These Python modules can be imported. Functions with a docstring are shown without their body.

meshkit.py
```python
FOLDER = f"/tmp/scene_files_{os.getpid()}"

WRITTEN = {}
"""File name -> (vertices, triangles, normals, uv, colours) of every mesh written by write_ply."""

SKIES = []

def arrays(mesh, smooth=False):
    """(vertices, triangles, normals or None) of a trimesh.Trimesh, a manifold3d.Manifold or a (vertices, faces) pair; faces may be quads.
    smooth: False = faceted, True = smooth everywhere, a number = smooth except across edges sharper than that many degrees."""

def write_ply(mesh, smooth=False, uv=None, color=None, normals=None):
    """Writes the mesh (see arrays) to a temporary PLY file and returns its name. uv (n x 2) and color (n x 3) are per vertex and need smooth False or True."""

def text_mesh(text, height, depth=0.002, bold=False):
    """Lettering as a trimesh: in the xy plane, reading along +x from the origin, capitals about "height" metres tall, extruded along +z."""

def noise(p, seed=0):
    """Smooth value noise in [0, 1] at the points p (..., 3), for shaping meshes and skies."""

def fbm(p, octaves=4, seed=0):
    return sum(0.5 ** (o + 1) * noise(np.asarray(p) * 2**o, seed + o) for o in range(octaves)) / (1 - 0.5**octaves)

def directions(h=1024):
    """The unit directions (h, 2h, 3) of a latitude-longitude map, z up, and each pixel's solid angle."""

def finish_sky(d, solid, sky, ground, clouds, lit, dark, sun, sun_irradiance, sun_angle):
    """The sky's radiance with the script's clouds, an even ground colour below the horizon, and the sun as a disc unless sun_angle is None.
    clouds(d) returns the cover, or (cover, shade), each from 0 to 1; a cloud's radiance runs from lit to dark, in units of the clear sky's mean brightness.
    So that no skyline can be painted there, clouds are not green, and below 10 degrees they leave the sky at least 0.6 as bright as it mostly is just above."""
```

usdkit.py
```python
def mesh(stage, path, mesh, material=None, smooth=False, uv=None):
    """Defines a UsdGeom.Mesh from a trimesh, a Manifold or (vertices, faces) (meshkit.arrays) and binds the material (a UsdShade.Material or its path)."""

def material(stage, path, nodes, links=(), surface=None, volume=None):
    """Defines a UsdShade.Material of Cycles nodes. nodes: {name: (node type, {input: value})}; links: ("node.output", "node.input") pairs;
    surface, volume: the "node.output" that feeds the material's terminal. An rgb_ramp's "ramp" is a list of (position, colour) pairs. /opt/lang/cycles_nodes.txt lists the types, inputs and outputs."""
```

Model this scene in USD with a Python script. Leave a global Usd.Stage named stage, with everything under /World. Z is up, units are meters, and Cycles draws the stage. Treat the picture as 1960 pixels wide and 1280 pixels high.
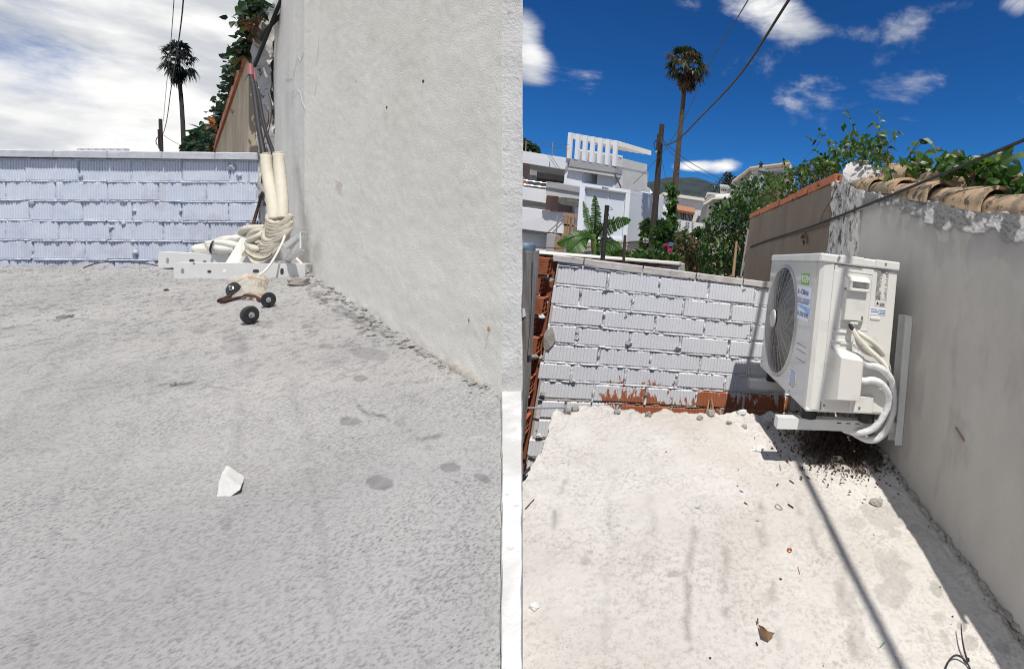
import math, random, re
import numpy as np, trimesh, usdkit, meshkit
from pxr import Usd, UsdGeom, UsdLux, UsdShade, Gf, Sdf
from scipy.interpolate import CubicSpline
from scipy.spatial import ConvexHull

stage = Usd.Stage.CreateInMemory()
UsdGeom.SetStageUpAxis(stage, UsdGeom.Tokens.z)
UsdGeom.SetStageMetersPerUnit(stage, 1.0)
stage.DefinePrim('/World', 'Xform')
stage.DefinePrim('/World/Looks', 'Scope')
V = lambda *a: np.array(a, float)
unit = lambda v: np.asarray(v, float) / np.linalg.norm(v)

# ---------------------------------------------------------------- camera, sky, sun, exposure
FPX, PX, PY = 900.0, 1480.0, 440.0            # focal length and principal point of the lens, in photograph pixels
def ray(x, y): return V((x - PX) / FPX, 1.0, (PY - y) / FPX)
def at(x, y, d): return ray(x, y) * d
# the right hand yard stands on a tilted street: X right, Y away along its wall, Z up, seen by the level camera
E_Y = unit(ray(1249, 498)); _r = ray(4750, 900)
E_X = unit(_r - _r.dot(E_Y) * E_Y); E_Z = np.cross(E_X, E_Y)
ORG = ray(1567, 486) * 1.9
RM = np.eye(4); RM[:3, 0], RM[:3, 1], RM[:3, 2], RM[:3, 3] = E_X, E_Y, E_Z, ORG
def R(x, y, z): return ORG + x * E_X + y * E_Y + z * E_Z
def loc(p): q = np.asarray(p) - ORG; return V(q.dot(E_X), q.dot(E_Y), q.dot(E_Z))
def hit(x, y, p, n): r = ray(x, y); return r * (np.dot(n, p) / np.dot(n, r))
SUN = unit(0.07 * E_X - 0.345 * E_Y + 0.665 * E_Z)

EXPOSURE = 0.74
SKY_STRENGTH = 0.15
SUN_INTENSITY = 0.74
cam = UsdGeom.Camera.Define(stage, '/World/camera')
cam.CreateHorizontalApertureAttr(36.0); cam.CreateVerticalApertureAttr(36.0 * 668 / 1024)
cam.CreateFocalLengthAttr(36.0 * FPX / 1960)
cam.CreateHorizontalApertureOffsetAttr(36.0 * (980 - PX) / 1960)
cam.CreateVerticalApertureOffsetAttr(-36.0 * (640 - PY) / 1960)
cam.CreateClippingRangeAttr(Gf.Vec2f(0.02, 20000))
cam.AddRotateXOp().Set(90.0)
cam.CreateExposureAttr(EXPOSURE)

# clouds: a bank over the left, extended unseen behind the camera to brighten ambient light, a few loose ones elsewhere; (direction, half sizes, amount)
PUFFS = [((1000, 45), (.065, .06), .31), ((1016, 118), (.06, .065), .34), ((1465, 8), (.12, .07), .30), ((1530, 52), (.10, .055), .30), ((1375, 318), (.08, .026), .36),
         ((1318, 318), (.06, .018), .32), ((1620, 65), (.12, .04), .18), ((1745, 45), (.07, .07), .15), ((1820, 12), (.09, .05), .10), ((1945, 5), (.07, .05), .30)]
def sky_material():
    n = {'tc': ('texture_coordinate', {}), 'sky': ('sky_texture', {'sky_type': 'single_scattering', 'sun_disc': False, 'sun_elevation': math.asin(SUN[2]),
         'sun_rotation': math.atan2(SUN[0], SUN[1]), 'altitude': 600.0, 'air_density': 0.8, 'aerosol_density': 0.25, 'ozone_density': 3.0}),
         'sat': ('mix', {'mix_type': 'multiply', 'fac': 1.0, 'color2': (.05, .19, .35)}),
         'map': ('mapping', {'scale': (1.0, 1.0, 1.9)}),
         'n1': ('noise_texture', {'scale': 4.6, 'detail': 10.0, 'roughness': 0.60, 'distortion': 0.3}),
         'n2': ('noise_texture', {'scale': 4.2, 'detail': 7.0, 'roughness': 0.55}),
         'mp2': ('mapping', {'scale': (1.0, 1.0, 2.6), 'location': (4.2, 1.3, 0.7)}),
         'bd': ('vector_math', {'math_type': 'dot_product', 'vector2': (-0.8, -0.4, 0.0)}),
         'bank': ('map_range', {'range_type': 'smoothstep', 'from_min': 0.10, 'from_max': 0.36, 'to_min': 0.0, 'to_max': 0.44, 'clamp': True}),
         'low': ('map_range', {'from_min': 0.04, 'from_max': 0.2, 'to_min': 0.06, 'to_max': 0.0, 'clamp': True}),
         'sum0': ('math', {'math_type': 'add'}),
         'fac': ('map_range', {'range_type': 'smoothstep', 'from_min': 0.60, 'from_max': 0.90, 'clamp': True}),
         'shade': ('map_range', {'range_type': 'smoothstep', 'from_min': 0.40, 'from_max': 0.60, 'clamp': True}),
         'ccol': ('mix', {'color1': (2.5, 2.6, 2.75), 'color2': (4.3, 4.25, 4.15)}),
         'mix': ('mix', {}), 'bg': ('background_shader', {'strength': SKY_STRENGTH})}
    L = [('tc.generated', 'map.vector'), ('map.vector', 'n1.vector'), ('tc.generated', 'mp2.vector'), ('mp2.vector', 'n2.vector'), 
         ('tc.generated', 'bd.vector1'), ('bd.value', 'bank.value'), ('n1.fac', 'sum0.value1'), ('bank.result', 'sum0.value2')]
    last = 'sum0.value'
    for i, ((px, py), (sx, sz), amt) in enumerate(PUFFS):
        c = unit(ray(px, py))
        n[f'sub{i}'] = ('vector_math', {'math_type': 'subtract', 'vector2': tuple(c)})
        n[f'mul{i}'] = ('vector_math', {'math_type': 'multiply', 'vector2': (1 / sx, 1 / sx, 1 / sz)})
        n[f'len{i}'] = ('vector_math', {'math_type': 'length'})
        n[f'amt{i}'] = ('map_range', {'range_type': 'smoothstep', 'from_min': 1.0, 'from_max': 0.0, 'to_min': 0.0, 'to_max': amt, 'clamp': True})
        n[f'add{i}'] = ('math', {'math_type': 'add'})
        L += [('tc.generated', f'sub{i}.vector1'), (f'sub{i}.vector', f'mul{i}.vector1'), (f'mul{i}.vector', f'len{i}.vector1'), (f'len{i}.value', f'amt{i}.value'),
              (last, f'add{i}.value1'), (f'amt{i}.result', f'add{i}.value2')]
        last = f'add{i}.value'
    L += [(last, 'fac.value'), ('n2.fac', 'shade.value'), ('shade.result', 'ccol.fac'), ('sky.color', 'sat.color1'), ('fac.result', 'mix.fac'), ('sat.color', 'mix.color1'), ('ccol.color', 'mix.color2'), ('mix.color', 'bg.color')]
    return usdkit.material(stage, '/World/Looks/sky_light', n, L, surface='bg.background')
dome = UsdLux.DomeLight.Define(stage, '/World/sky')
dome.CreateIntensityAttr(1.0)
UsdShade.MaterialBindingAPI.Apply(dome.GetPrim()).Bind(sky_material())
for k, v in (('label', 'bright cloud bank on the left, extended unseen behind the camera for light, and deep blue sky with loose clouds on the right'), ('category', 'sky'), ('kind', 'structure')): dome.GetPrim().SetCustomDataByKey(k, v)
sun = UsdLux.DistantLight.Define(stage, '/World/sun')
sun.CreateIntensityAttr(SUN_INTENSITY); sun.CreateAngleAttr(0.5); sun.CreateNormalizeAttr(True); sun.CreateColorAttr(Gf.Vec3f(1.0, 0.95, 0.88))
_z = SUN; _x = unit(np.cross([0, 0, 1], _z)); _y = np.cross(_z, _x)
sun.AddTransformOp().Set(Gf.Matrix4d(*_x, 0, *_y, 0, *_z, 0, 0, 0, 0, 1))

# ---------------------------------------------------------------- helpers
_used = {}
def numbered(parent, name):
    k = _used.get((parent, name), -1) + 1; _used[(parent, name)] = k
    return name if k == 0 else f'{name}_{k:03d}'
def setdata(prim, label=None, cat=None, group=None, kind=None):
    for k, v in (('label', label), ('category', cat), ('group', group), ('kind', kind)):
        if v: prim.SetCustomDataByKey(k, v)
class Thing:
    def __init__(s, name, label, cat, base=(0, 0, 0), group=None, kind=None):
        s.base = np.asarray(base, float); s.path = '/World/' + numbered('/World', name)
        x = UsdGeom.Xform.Define(stage, s.path); x.AddTranslateOp().Set(Gf.Vec3d(*map(float, s.base)))
        s.prim = x.GetPrim(); setdata(s.prim, label, cat, group, kind)
    def part(s, name, mesh, material, parent=None, label=None, kind=None, smooth=False, data=None):
        up = parent or s.path
        path = up + '/' + numbered(up, name)
        v, f, n = meshkit.arrays(mesh, smooth)
        m = usdkit.mesh(stage, path, mesh_shift(mesh, -s.base), material, smooth)
        if data:
            for k, arr in data.items(): UsdGeom.PrimvarsAPI(m).CreatePrimvar(k, Sdf.ValueTypeNames.FloatArray, 'vertex').Set([float(t) for t in arr])
        setdata(m.GetPrim(), label=label, kind=kind)
        return path
def mesh_shift(mesh, off):
    v, f, _ = meshkit.arrays(mesh)
    return trimesh.Trimesh(v + off, f, process=False)
def solo(name, mesh, material, label, cat, base=None, group=None, kind=None, smooth=False, data=None):
    v, f, _ = meshkit.arrays(mesh)
    base = np.array([v[:, 0].mean(), v[:, 1].mean(), v[:, 2].min()]) if base is None else np.asarray(base, float)
    path = '/World/' + numbered('/World', name)
    m = usdkit.mesh(stage, path, trimesh.Trimesh(v - base, f, process=False), material, smooth)
    m.AddTranslateOp().Set(Gf.Vec3d(*map(float, base)))
    if data:
        for k, arr in data.items(): UsdGeom.PrimvarsAPI(m).CreatePrimvar(k, Sdf.ValueTypeNames.FloatArray, 'vertex').Set([float(t) for t in arr])
    setdata(m.GetPrim(), label, cat, group, kind)
    return path
def cat(*ms):
    ms = [m for x in ms for m in (x if isinstance(x, (list, tuple)) else [x])]
    vs, fs, o = [], [], 0
    for m in ms:
        v, f, _ = meshkit.arrays(m); vs.append(v); fs.append(f + o); o += len(v)
    return trimesh.Trimesh(np.vstack(vs), np.vstack(fs), process=False)
def tf(mesh, M):
    v, f, _ = meshkit.arrays(mesh)
    if np.linalg.det(M[:3, :3]) < 0: f = f[:, ::-1]
    return trimesh.Trimesh(v @ M[:3, :3].T + M[:3, 3], f, process=False)
def toR(mesh): return tf(mesh, RM)
def hull(pts):
    h = trimesh.convex.convex_hull(np.asarray(pts, float)); return trimesh.Trimesh(h.vertices, h.faces, process=False)
def box(lo, hi, c=0.0):
    lo, hi = np.minimum(lo, hi).astype(float), np.maximum(lo, hi).astype(float)
    c = min(c, (hi - lo).min() * .49)
    if c <= 0: m = trimesh.creation.box(extents=hi - lo); m.apply_translation((lo + hi) / 2); return m
    pts = []
    for s in np.ndindex(2, 2, 2):
        p = np.where(np.array(s) == 0, lo, hi); g = np.where(np.array(s) == 0, 1, -1) * c
        for k in range(3):
            q = p + g; q[k] = p[k]; pts.append(q)
    return hull(pts)
def tube(path, r, n=8, smooth_path=0, caps=True):
    P = np.asarray(path, float)
    if smooth_path:
        t = np.r_[0, np.cumsum(np.linalg.norm(np.diff(P, axis=0), axis=1))]
        rr = np.broadcast_to(r, len(P)) if np.ndim(r) else None
        tt = np.linspace(0, t[-1], smooth_path)
        if rr is not None: r = np.interp(tt, t, rr)
        P = CubicSpline(t, P)(tt) if len(P) > 2 else np.stack([np.interp(tt, t, P[:, k]) for k in range(3)], 1)
    r = np.broadcast_to(r, len(P)).astype(float)
    T = np.gradient(P, axis=0); T /= np.linalg.norm(T, axis=1, keepdims=True)
    u = np.cross(T[0], [0, 0, 1.0]); u = np.cross(T[0], [1.0, 0, 0]) if np.linalg.norm(u) < 1e-3 else u; u /= np.linalg.norm(u)
    vs, a = [], np.arange(n) * 2 * math.pi / n
    for i in range(len(P)):
        u = u - T[i] * u.dot(T[i]); u /= np.linalg.norm(u); w = np.cross(T[i], u)
        vs.append(P[i] + r[i] * (np.cos(a)[:, None] * u + np.sin(a)[:, None] * w))
    v = np.vstack(vs); f = []
    for i in range(len(P) - 1):
        for k in range(n):
            p, q = i * n + k, i * n + (k + 1) % n; f += [[p, q, q + n], [p, q + n, p + n]]
    if caps:
        v = np.vstack([v, P[0], P[-1]]); b = len(P) * n
        for k in range(n): f += [[b, (k + 1) % n, k], [b + 1, b - n + k, b - n + (k + 1) % n]]
    return trimesh.Trimesh(v, f, process=False)
def cyl(a, b, r, n=16, r2=None): return tube([a, b], [r, r if r2 is None else r2], n)
def lathe(profile, axis, origin, n=24):
    """profile [(radius, height)], about axis through origin"""
    w = unit(axis); u = unit(np.cross(w, [0.3, 0.2, 1.0]) if abs(w[2]) < .9 else np.cross(w, [1.0, 0, 0])); q = np.cross(w, u)
    a = np.arange(n) * 2 * math.pi / n; vs = []
    for r, h in profile: vs.append(np.asarray(origin) + h * w + max(r, 1e-5) * (np.cos(a)[:, None] * u + np.sin(a)[:, None] * q))
    f = []
    for i in range(len(profile) - 1):
        for k in range(n):
            p, t = i * n + k, i * n + (k + 1) % n; f += [[p, t, t + n], [p, t + n, p + n]]
    return trimesh.Trimesh(np.vstack(vs), f, process=False)
def grid(P):
    """P (r, c, 3) -> triangles"""
    r, c = P.shape[:2]; i = np.arange(r * c).reshape(r, c)
    a, b, d, e = i[:-1, :-1].ravel(), i[:-1, 1:].ravel(), i[1:, 1:].ravel(), i[1:, :-1].ravel()
    return trimesh.Trimesh(P.reshape(-1, 3), np.vstack([np.c_[a, b, d], np.c_[a, d, e]]), process=False)
def prism(front, off):
    """closed prism: front polygon (world points, roughly planar) and its copy moved by off"""
    P = np.asarray(front, float); n = len(P)
    c = P.mean(0); _, _, vt = np.linalg.svd(P - c); q = (P - c) @ vt[:2].T
    from shapely.geometry import Polygon
    pg = Polygon(q)
    v2, f2 = trimesh.creation.triangulate_polygon(pg if pg.is_valid else pg.buffer(0), engine='earcut')
    d = ((q[:, None] - v2[None]) ** 2).sum(-1).argmin(0)
    f2 = d[f2]
    nrm = np.zeros(3)
    for t in f2: nrm += np.cross(P[t[1]] - P[t[0]], P[t[2]] - P[t[0]])
    if nrm.dot(off) > 0: f2 = f2[:, ::-1]
    v = np.vstack([P, P + off]); f = [list(t) for t in f2] + [[t[2] + n, t[1] + n, t[0] + n] for t in f2]
    area = np.zeros(3)
    for k in range(n): area += np.cross(P[k] - c, P[(k + 1) % n] - c)
    ccw = area.dot(off) < 0
    for k in range(n):
        a, b = k, (k + 1) % n
        f += [[a, a + n, b + n], [a, b + n, b]] if ccw else [[a, b + n, a + n], [a, b, b + n]]
    return trimesh.Trimesh(v, f, process=False)
def pxp(poly, d, thick, dirv=(0, 1, 0)):
    """a prism whose front has these outlines; d: one distance, or (distance at x0, distance at x1, x0, x1)"""
    D = (lambda x: d) if np.ndim(d) == 0 else (lambda x: d[0] + (d[1] - d[0]) * (x - d[2]) / (d[3] - d[2]))
    return prism([at(x, y, D(x)) for x, y in poly], thick * unit(dirv))
def rock(c, r, seed, sq=(1, 1, .7), sub=2, rough=.35):
    m = trimesh.creation.icosphere(subdivisions=sub, radius=1.0); v = m.vertices
    k = 1 + rough * (meshkit.fbm(v * 1.4 + seed * 7.3, 3, seed) - .5) * 2
    rg = np.random.default_rng(seed); pl = rg.normal(size=(5, 3)); pl /= np.linalg.norm(pl, axis=1)[:, None]
    v = v * k[:, None]
    for p in pl:
        dd = v @ p; v = v - np.clip(dd - .72, 0, None)[:, None] * p
    return trimesh.Trimesh(v * np.array(sq) * r + np.asarray(c), m.faces, process=False)

# ---------------------------------------------------------------- materials
LOOK = '/World/Looks/'
def mat(name, c1, c2=None, scale=8.0, rough=0.7, bump=0.0, bscale=60.0, spec=0.4, metal=0.0, spots=None, stretch=(1, 1, 1), detail=6.0, dist=0.01, lo=.35, hi=.65, grime=None, extra=None):
    """principled: c1..c2 by noise, optional small spots (colour, scale, amount) and grime (colour, scale, amount)"""
    c2 = c2 or tuple(x * .8 for x in c1)
    n = {'g': ('geometry', {}), 'm': ('mapping', {'scale': stretch}), 'n': ('noise_texture', {'scale': scale, 'detail': detail, 'roughness': .62}),
         'r': ('map_range', {'from_min': lo, 'from_max': hi, 'clamp': True}), 'c': ('mix', {'color1': c1, 'color2': c2}),
         'p': ('principled_bsdf', {'roughness': rough, 'specular_ior_level': spec, 'metallic': metal})}
    L = [('g.position', 'm.vector'), ('m.vector', 'n.vector'), ('n.fac', 'r.value'), ('r.result', 'c.fac')]
    out = 'c.color'
    for tag, q in (('gr', grime), ('sp', spots)):
        if q:
            col, sc, amt = q[:3]
            n[tag + 'n'] = ('noise_texture', {'scale': sc, 'detail': 4.0, 'roughness': .6})
            t0 = q[3] if len(q) > 3 else .60
            n[tag + 'r'] = ('map_range', {'range_type': 'smoothstep', 'from_min': t0, 'from_max': t0 + .09, 'to_max': amt, 'clamp': True})
            n[tag + 'c'] = ('mix', {'color2': col})
            L += [('m.vector', tag + 'n.vector'), (tag + 'n.fac', tag + 'r.value'), (tag + 'r.result', tag + 'c.fac'), (out, tag + 'c.color1')]
            out = tag + 'c.color'
    if extra:                                  # (attribute, colour): stains and paint that belong to the surface, from a vertex primvar
        for i, (attr, col) in enumerate(extra):
            n[f'a{i}'] = ('attribute', {'attribute': attr}); n[f'x{i}'] = ('mix', {'color2': col})
            L += [(f'a{i}.fac', f'x{i}.fac'), (out, f'x{i}.color1')]; out = f'x{i}.color'
    L.append((out, 'p.base_color'))
    if bump:
        n['bn'] = ('noise_texture', {'scale': bscale, 'detail': 5.0, 'roughness': .65}); n['b'] = ('bump', {'strength': bump, 'distance': dist})
        L += [('m.vector', 'bn.vector'), ('bn.fac', 'b.height'), ('b.normal', 'p.normal')]
    return usdkit.material(stage, LOOK + name, n, L, surface='p.BSDF')
def leafmat(name, c1, c2, c3, trans=.35):
    n = {'g': ('geometry', {}), 'r': ('rgb_ramp', {'ramp': [(0, c1), (.5, c2), (1, c3)]}), 'p': ('principled_bsdf', {'roughness': .42, 'specular_ior_level': .45}),
         't': ('translucent_bsdf', {}), 'h': ('hsv', {'value': 1.5, 'saturation': 1.1}), 'm': ('mix_closure', {'fac': trans})}
    L = [('g.random_per_island', 'r.fac'), ('r.color', 'p.base_color'), ('r.color', 'h.color'), ('h.color', 't.color'), ('p.BSDF', 'm.closure1'), ('t.BSDF', 'm.closure2')]
    return usdkit.material(stage, LOOK + name, n, L, surface='m.closure')
def glassmat(name, tint=(.9, .95, 1)):
    n = {'f': ('fresnel', {'IOR': 1.5}), 't': ('transparent_bsdf', {'color': tint}), 'g': ('glossy_bsdf', {'color': (.9, .9, .9), 'roughness': .03}), 'm': ('mix_closure', {})}
    return usdkit.material(stage, LOOK + name, n, [('f.fac', 'm.fac'), ('t.BSDF', 'm.closure1'), ('g.BSDF', 'm.closure2')], surface='m.closure')

def concrete(name, base, pale, dark, pit, tint, vs=95.0, ns=30.0, amt=.75, pits=.62, lowk=.22):
    n = {'g': ('geometry', {}),
         'n1': ('noise_texture', {'scale': 2.2, 'detail': 5.0, 'roughness': .6}), 'r1': ('map_range', {'from_min': .36, 'from_max': .64, 'clamp': True}), 'c1': ('mix', {'color1': base, 'color2': pale}),
         'n2': ('noise_texture', {'scale': ns, 'detail': 9.0, 'roughness': .80}), 'r2': ('map_range', {'from_min': .48, 'from_max': .60, 'to_max': amt, 'clamp': True}), 'c2': ('mix', {'color2': dark}),
         'n5': ('noise_texture', {'scale': 5.0, 'detail': 6.0, 'roughness': .65}), 'r5': ('map_range', {'from_min': .38, 'from_max': .62, 'to_min': lowk, 'to_max': 1.0, 'clamp': True}), 'mu5': ('math', {'math_type': 'multiply'}),
         'v': ('voronoi_texture', {'scale': vs, 'randomness': 1.0}), 'vw': ('noise_texture', {'scale': 6.0, 'detail': 5.0}), 'r3': ('map_range', {'range_type': 'smoothstep', 'from_min': .30, 'from_max': .10, 'to_max': 1.0, 'clamp': True}),
         'vk': ('map_range', {'from_min': .48, 'from_max': .68, 'to_max': pits, 'clamp': True}), 'mul': ('math', {'math_type': 'multiply'}), 'c3': ('mix', {'color2': pit}),
         'n4': ('noise_texture', {'scale': 1.3, 'detail': 3.0}), 'r4': ('map_range', {'from_min': .55, 'from_max': .72, 'to_max': .5, 'clamp': True}), 'c4': ('mix', {'color2': tint}),
         'a': ('attribute', {'attribute': 'stain'}), 'c5': ('mix', {'color2': tuple(x * .60 for x in base)}),
         'a2': ('attribute', {'attribute': 'groove_and_shade'}), 'c6': ('mix', {'color2': pit}),
         'bn': ('noise_texture', {'scale': 150.0, 'detail': 6.0, 'roughness': .75}), 'bm': ('math', {'math_type': 'subtract'}), 'b': ('bump', {'strength': .55, 'distance': .005}),
         'p': ('principled_bsdf', {'roughness': .93, 'specular_ior_level': .2})}
    P = 'g.position'
    L = [(P, 'n1.vector'), ('n1.fac', 'r1.value'), ('r1.result', 'c1.fac'), (P, 'n2.vector'), ('n2.fac', 'r2.value'), (P, 'n5.vector'), ('n5.fac', 'r5.value'), ('r2.result', 'mu5.value1'), ('r5.result', 'mu5.value2'), ('mu5.value', 'c2.fac'), ('c1.color', 'c2.color1'),
         (P, 'v.vector'), ('v.distance', 'r3.value'), (P, 'vw.vector'), ('vw.fac', 'vk.value'), ('r3.result', 'mul.value1'), ('vk.result', 'mul.value2'), ('mul.value', 'c3.fac'), ('c2.color', 'c3.color1'),
         (P, 'n4.vector'), ('n4.fac', 'r4.value'), ('r4.result', 'c4.fac'), ('c3.color', 'c4.color1'), ('a.fac', 'c5.fac'), ('c4.color', 'c5.color1'), ('a2.fac', 'c6.fac'), ('c5.color', 'c6.color1'), ('c6.color', 'p.base_color'),
         (P, 'bn.vector'), ('bn.fac', 'bm.value1'), ('mul.value', 'bm.value2'), ('bm.value', 'b.height'), ('b.normal', 'p.normal')]
    return usdkit.material(stage, LOOK + name, n, L, surface='p.BSDF')

M = {}
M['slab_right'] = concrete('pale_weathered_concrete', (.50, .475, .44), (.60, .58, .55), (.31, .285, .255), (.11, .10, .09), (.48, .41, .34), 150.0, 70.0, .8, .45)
M['slab_left'] = concrete('weathered_concrete_shade_toned', (.305, .303, .302), (.37, .366, .36), (.125, .124, .127), (.06, .06, .064), (.32, .28, .25), 120.0, 165.0, .85, .6, .6)  # same concrete as the right slab, overcast shade put into its colour
def brickpaint():
    n = {'g': ('geometry', {}), 'm': ('mapping', {'scale': (1.0, 1.0, .38)}), 'n': ('noise_texture', {'scale': 34.0, 'detail': 7.0, 'roughness': .7}), 'a': ('attribute', {'attribute': 'bare'}),
         's': ('math', {'math_type': 'add'}), 'f': ('map_range', {'range_type': 'smoothstep', 'from_min': .97, 'from_max': 1.03, 'clamp': True}),
         'n2': ('noise_texture', {'scale': 14.0, 'detail': 5.0}), 'w': ('mix', {'color1': (.60, .615, .655), 'color2': (.68, .69, .71)}), 't': ('mix', {'color1': (.30, .095, .045), 'color2': (.40, .15, .075)}),
         'n3': ('noise_texture', {'scale': 90.0, 'detail': 3.0}), 'r3': ('map_range', {'from_min': .56, 'from_max': .72, 'to_max': .22, 'clamp': True}), 'd': ('mix', {'color2': (.40, .37, .36)}),
         'c': ('mix', {}), 'b': ('bump', {'strength': .25, 'distance': .002}), 'p': ('principled_bsdf', {'roughness': .75, 'specular_ior_level': .25})}
    L = [('g.position', 'm.vector'), ('m.vector', 'n.vector'), ('n.fac', 's.value1'), ('a.fac', 's.value2'), ('s.value', 'f.value'), ('g.position', 'n2.vector'), ('n2.fac', 'w.fac'), ('n2.fac', 't.fac'),
         ('g.position', 'n3.vector'), ('n3.fac', 'r3.value'), ('r3.result', 'd.fac'), ('w.color', 'd.color1'), ('f.result', 'c.fac'), ('d.color', 'c.color1'), ('t.color', 'c.color2'), ('c.color', 'p.base_color'), ('n3.fac', 'b.height'), ('b.normal', 'p.normal')]
    return usdkit.material(stage, LOOK + 'white_painted_clay', n, L, surface='p.BSDF')
M['brick_paint'] = brickpaint()
M['brick_paint_left'] = mat('white_painted_clay_shade_toned', (.50, .555, .66), (.58, .62, .70), 9, .75, .25, 90, .25, spots=((.30, .32, .36), 70, .35, .62), grime=((.47, .48, .56), 5, .6, .52), dist=.002)  # cooler copy of the white brick paint, bluish shade put into the colour
M['coping_left'] = mat('white_coping_shade_toned', (.55, .57, .62), (.46, .48, .53), 12, .8, .3, 80, .25, spots=((.24, .25, .27), 60, .5, .60), dist=.003)  # coping cooled in colour to carry the same bluish shade
M['mortar_left'] = mat('painted_mortar_shade', (.50, .54, .62), (.40, .43, .49), 30, .9, .5, 120, .2, spots=((.10, .11, .13), 40, .7, .60), dist=.004)  # joint mortar with bluish shade put into its colour
M['mortar_white'] = mat('painted_mortar', (.62, .63, .645), (.52, .52, .52), 30, .9, .5, 120, .2, spots=((.30, .28, .26), 40, .6, .62), dist=.004)
M['mortar_grey'] = mat('bare_grey_mortar', (.40, .38, .35), (.28, .26, .24), 30, .95, .7, 100, .2, dist=.006)
M['dark_gap'] = mat('dirty_recessed_mortar', (.16, .15, .14), (.09, .085, .08), 20, .95, .4, 100, .1)
M['coping'] = mat('weathered_white_coping', (.62, .60, .57), (.48, .45, .42), 14, .85, .4, 90, .2, spots=((.24, .22, .20), 55, .7, .58), dist=.004)
M['terracotta'] = mat('raw_hollow_brick_clay', (.40, .14, .065), (.30, .095, .045), 18, .85, .3, 120, .2, spots=((.45, .30, .22), 40, .4, .62), dist=.003)
M['terra_dark'] = mat('shadowy_brick_cell_clay', (.25, .085, .04), (.18, .06, .03), 18, .9)  # clay darkened in colour for the shade inside the open cells
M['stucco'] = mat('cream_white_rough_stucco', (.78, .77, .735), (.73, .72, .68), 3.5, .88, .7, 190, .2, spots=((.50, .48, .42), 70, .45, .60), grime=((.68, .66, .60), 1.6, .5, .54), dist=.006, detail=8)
M['stucco_streak'] = mat('streaked_thin_stucco', (.70, .70, .69), (.62, .62, .61), 6, .85, .4, 150, .2, stretch=(1, 1, .12), spots=((.42, .41, .38), 30, .3, .64), dist=.003)
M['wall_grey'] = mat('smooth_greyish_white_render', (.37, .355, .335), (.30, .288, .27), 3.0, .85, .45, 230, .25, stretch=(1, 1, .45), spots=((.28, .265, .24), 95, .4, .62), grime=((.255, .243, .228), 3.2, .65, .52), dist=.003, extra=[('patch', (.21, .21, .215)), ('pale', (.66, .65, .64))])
M['rough_white'] = mat('peeling_white_limewash', (.58, .57, .55), (.47, .46, .44), 16, .9, .9, 60, .2, spots=((.07, .065, .06), 23, .9, .55), grime=((.28, .28, .29), 5, .8, .54), dist=.012, stretch=(1, 1, .55))
M['brown_render'] = mat('brown_grey_cement_render', (.185, .150, .120), (.140, .112, .092), 3, .92, .4, 120, .2, stretch=(1, 1, .3), spots=((.26, .22, .17), 20, .4, .64), dist=.003)
M['tan_render'] = mat('streaked_tan_cement_render', (.42, .36, .275), (.30, .25, .19), 5, .92, .4, 120, .2, stretch=(1, 1, .14), spots=((.20, .15, .10), 18, .5, .62), dist=.003)
M['orange_edge'] = mat('orange_brick_edge', (.42, .155, .085), (.34, .12, .065), 12, .9, .4, 90, .2, dist=.004)
M['pink_edge'] = mat('faded_orange_brick_edge', (.50, .23, .15), (.42, .18, .11), 12, .9, .4, 90, .2, dist=.004)
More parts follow.
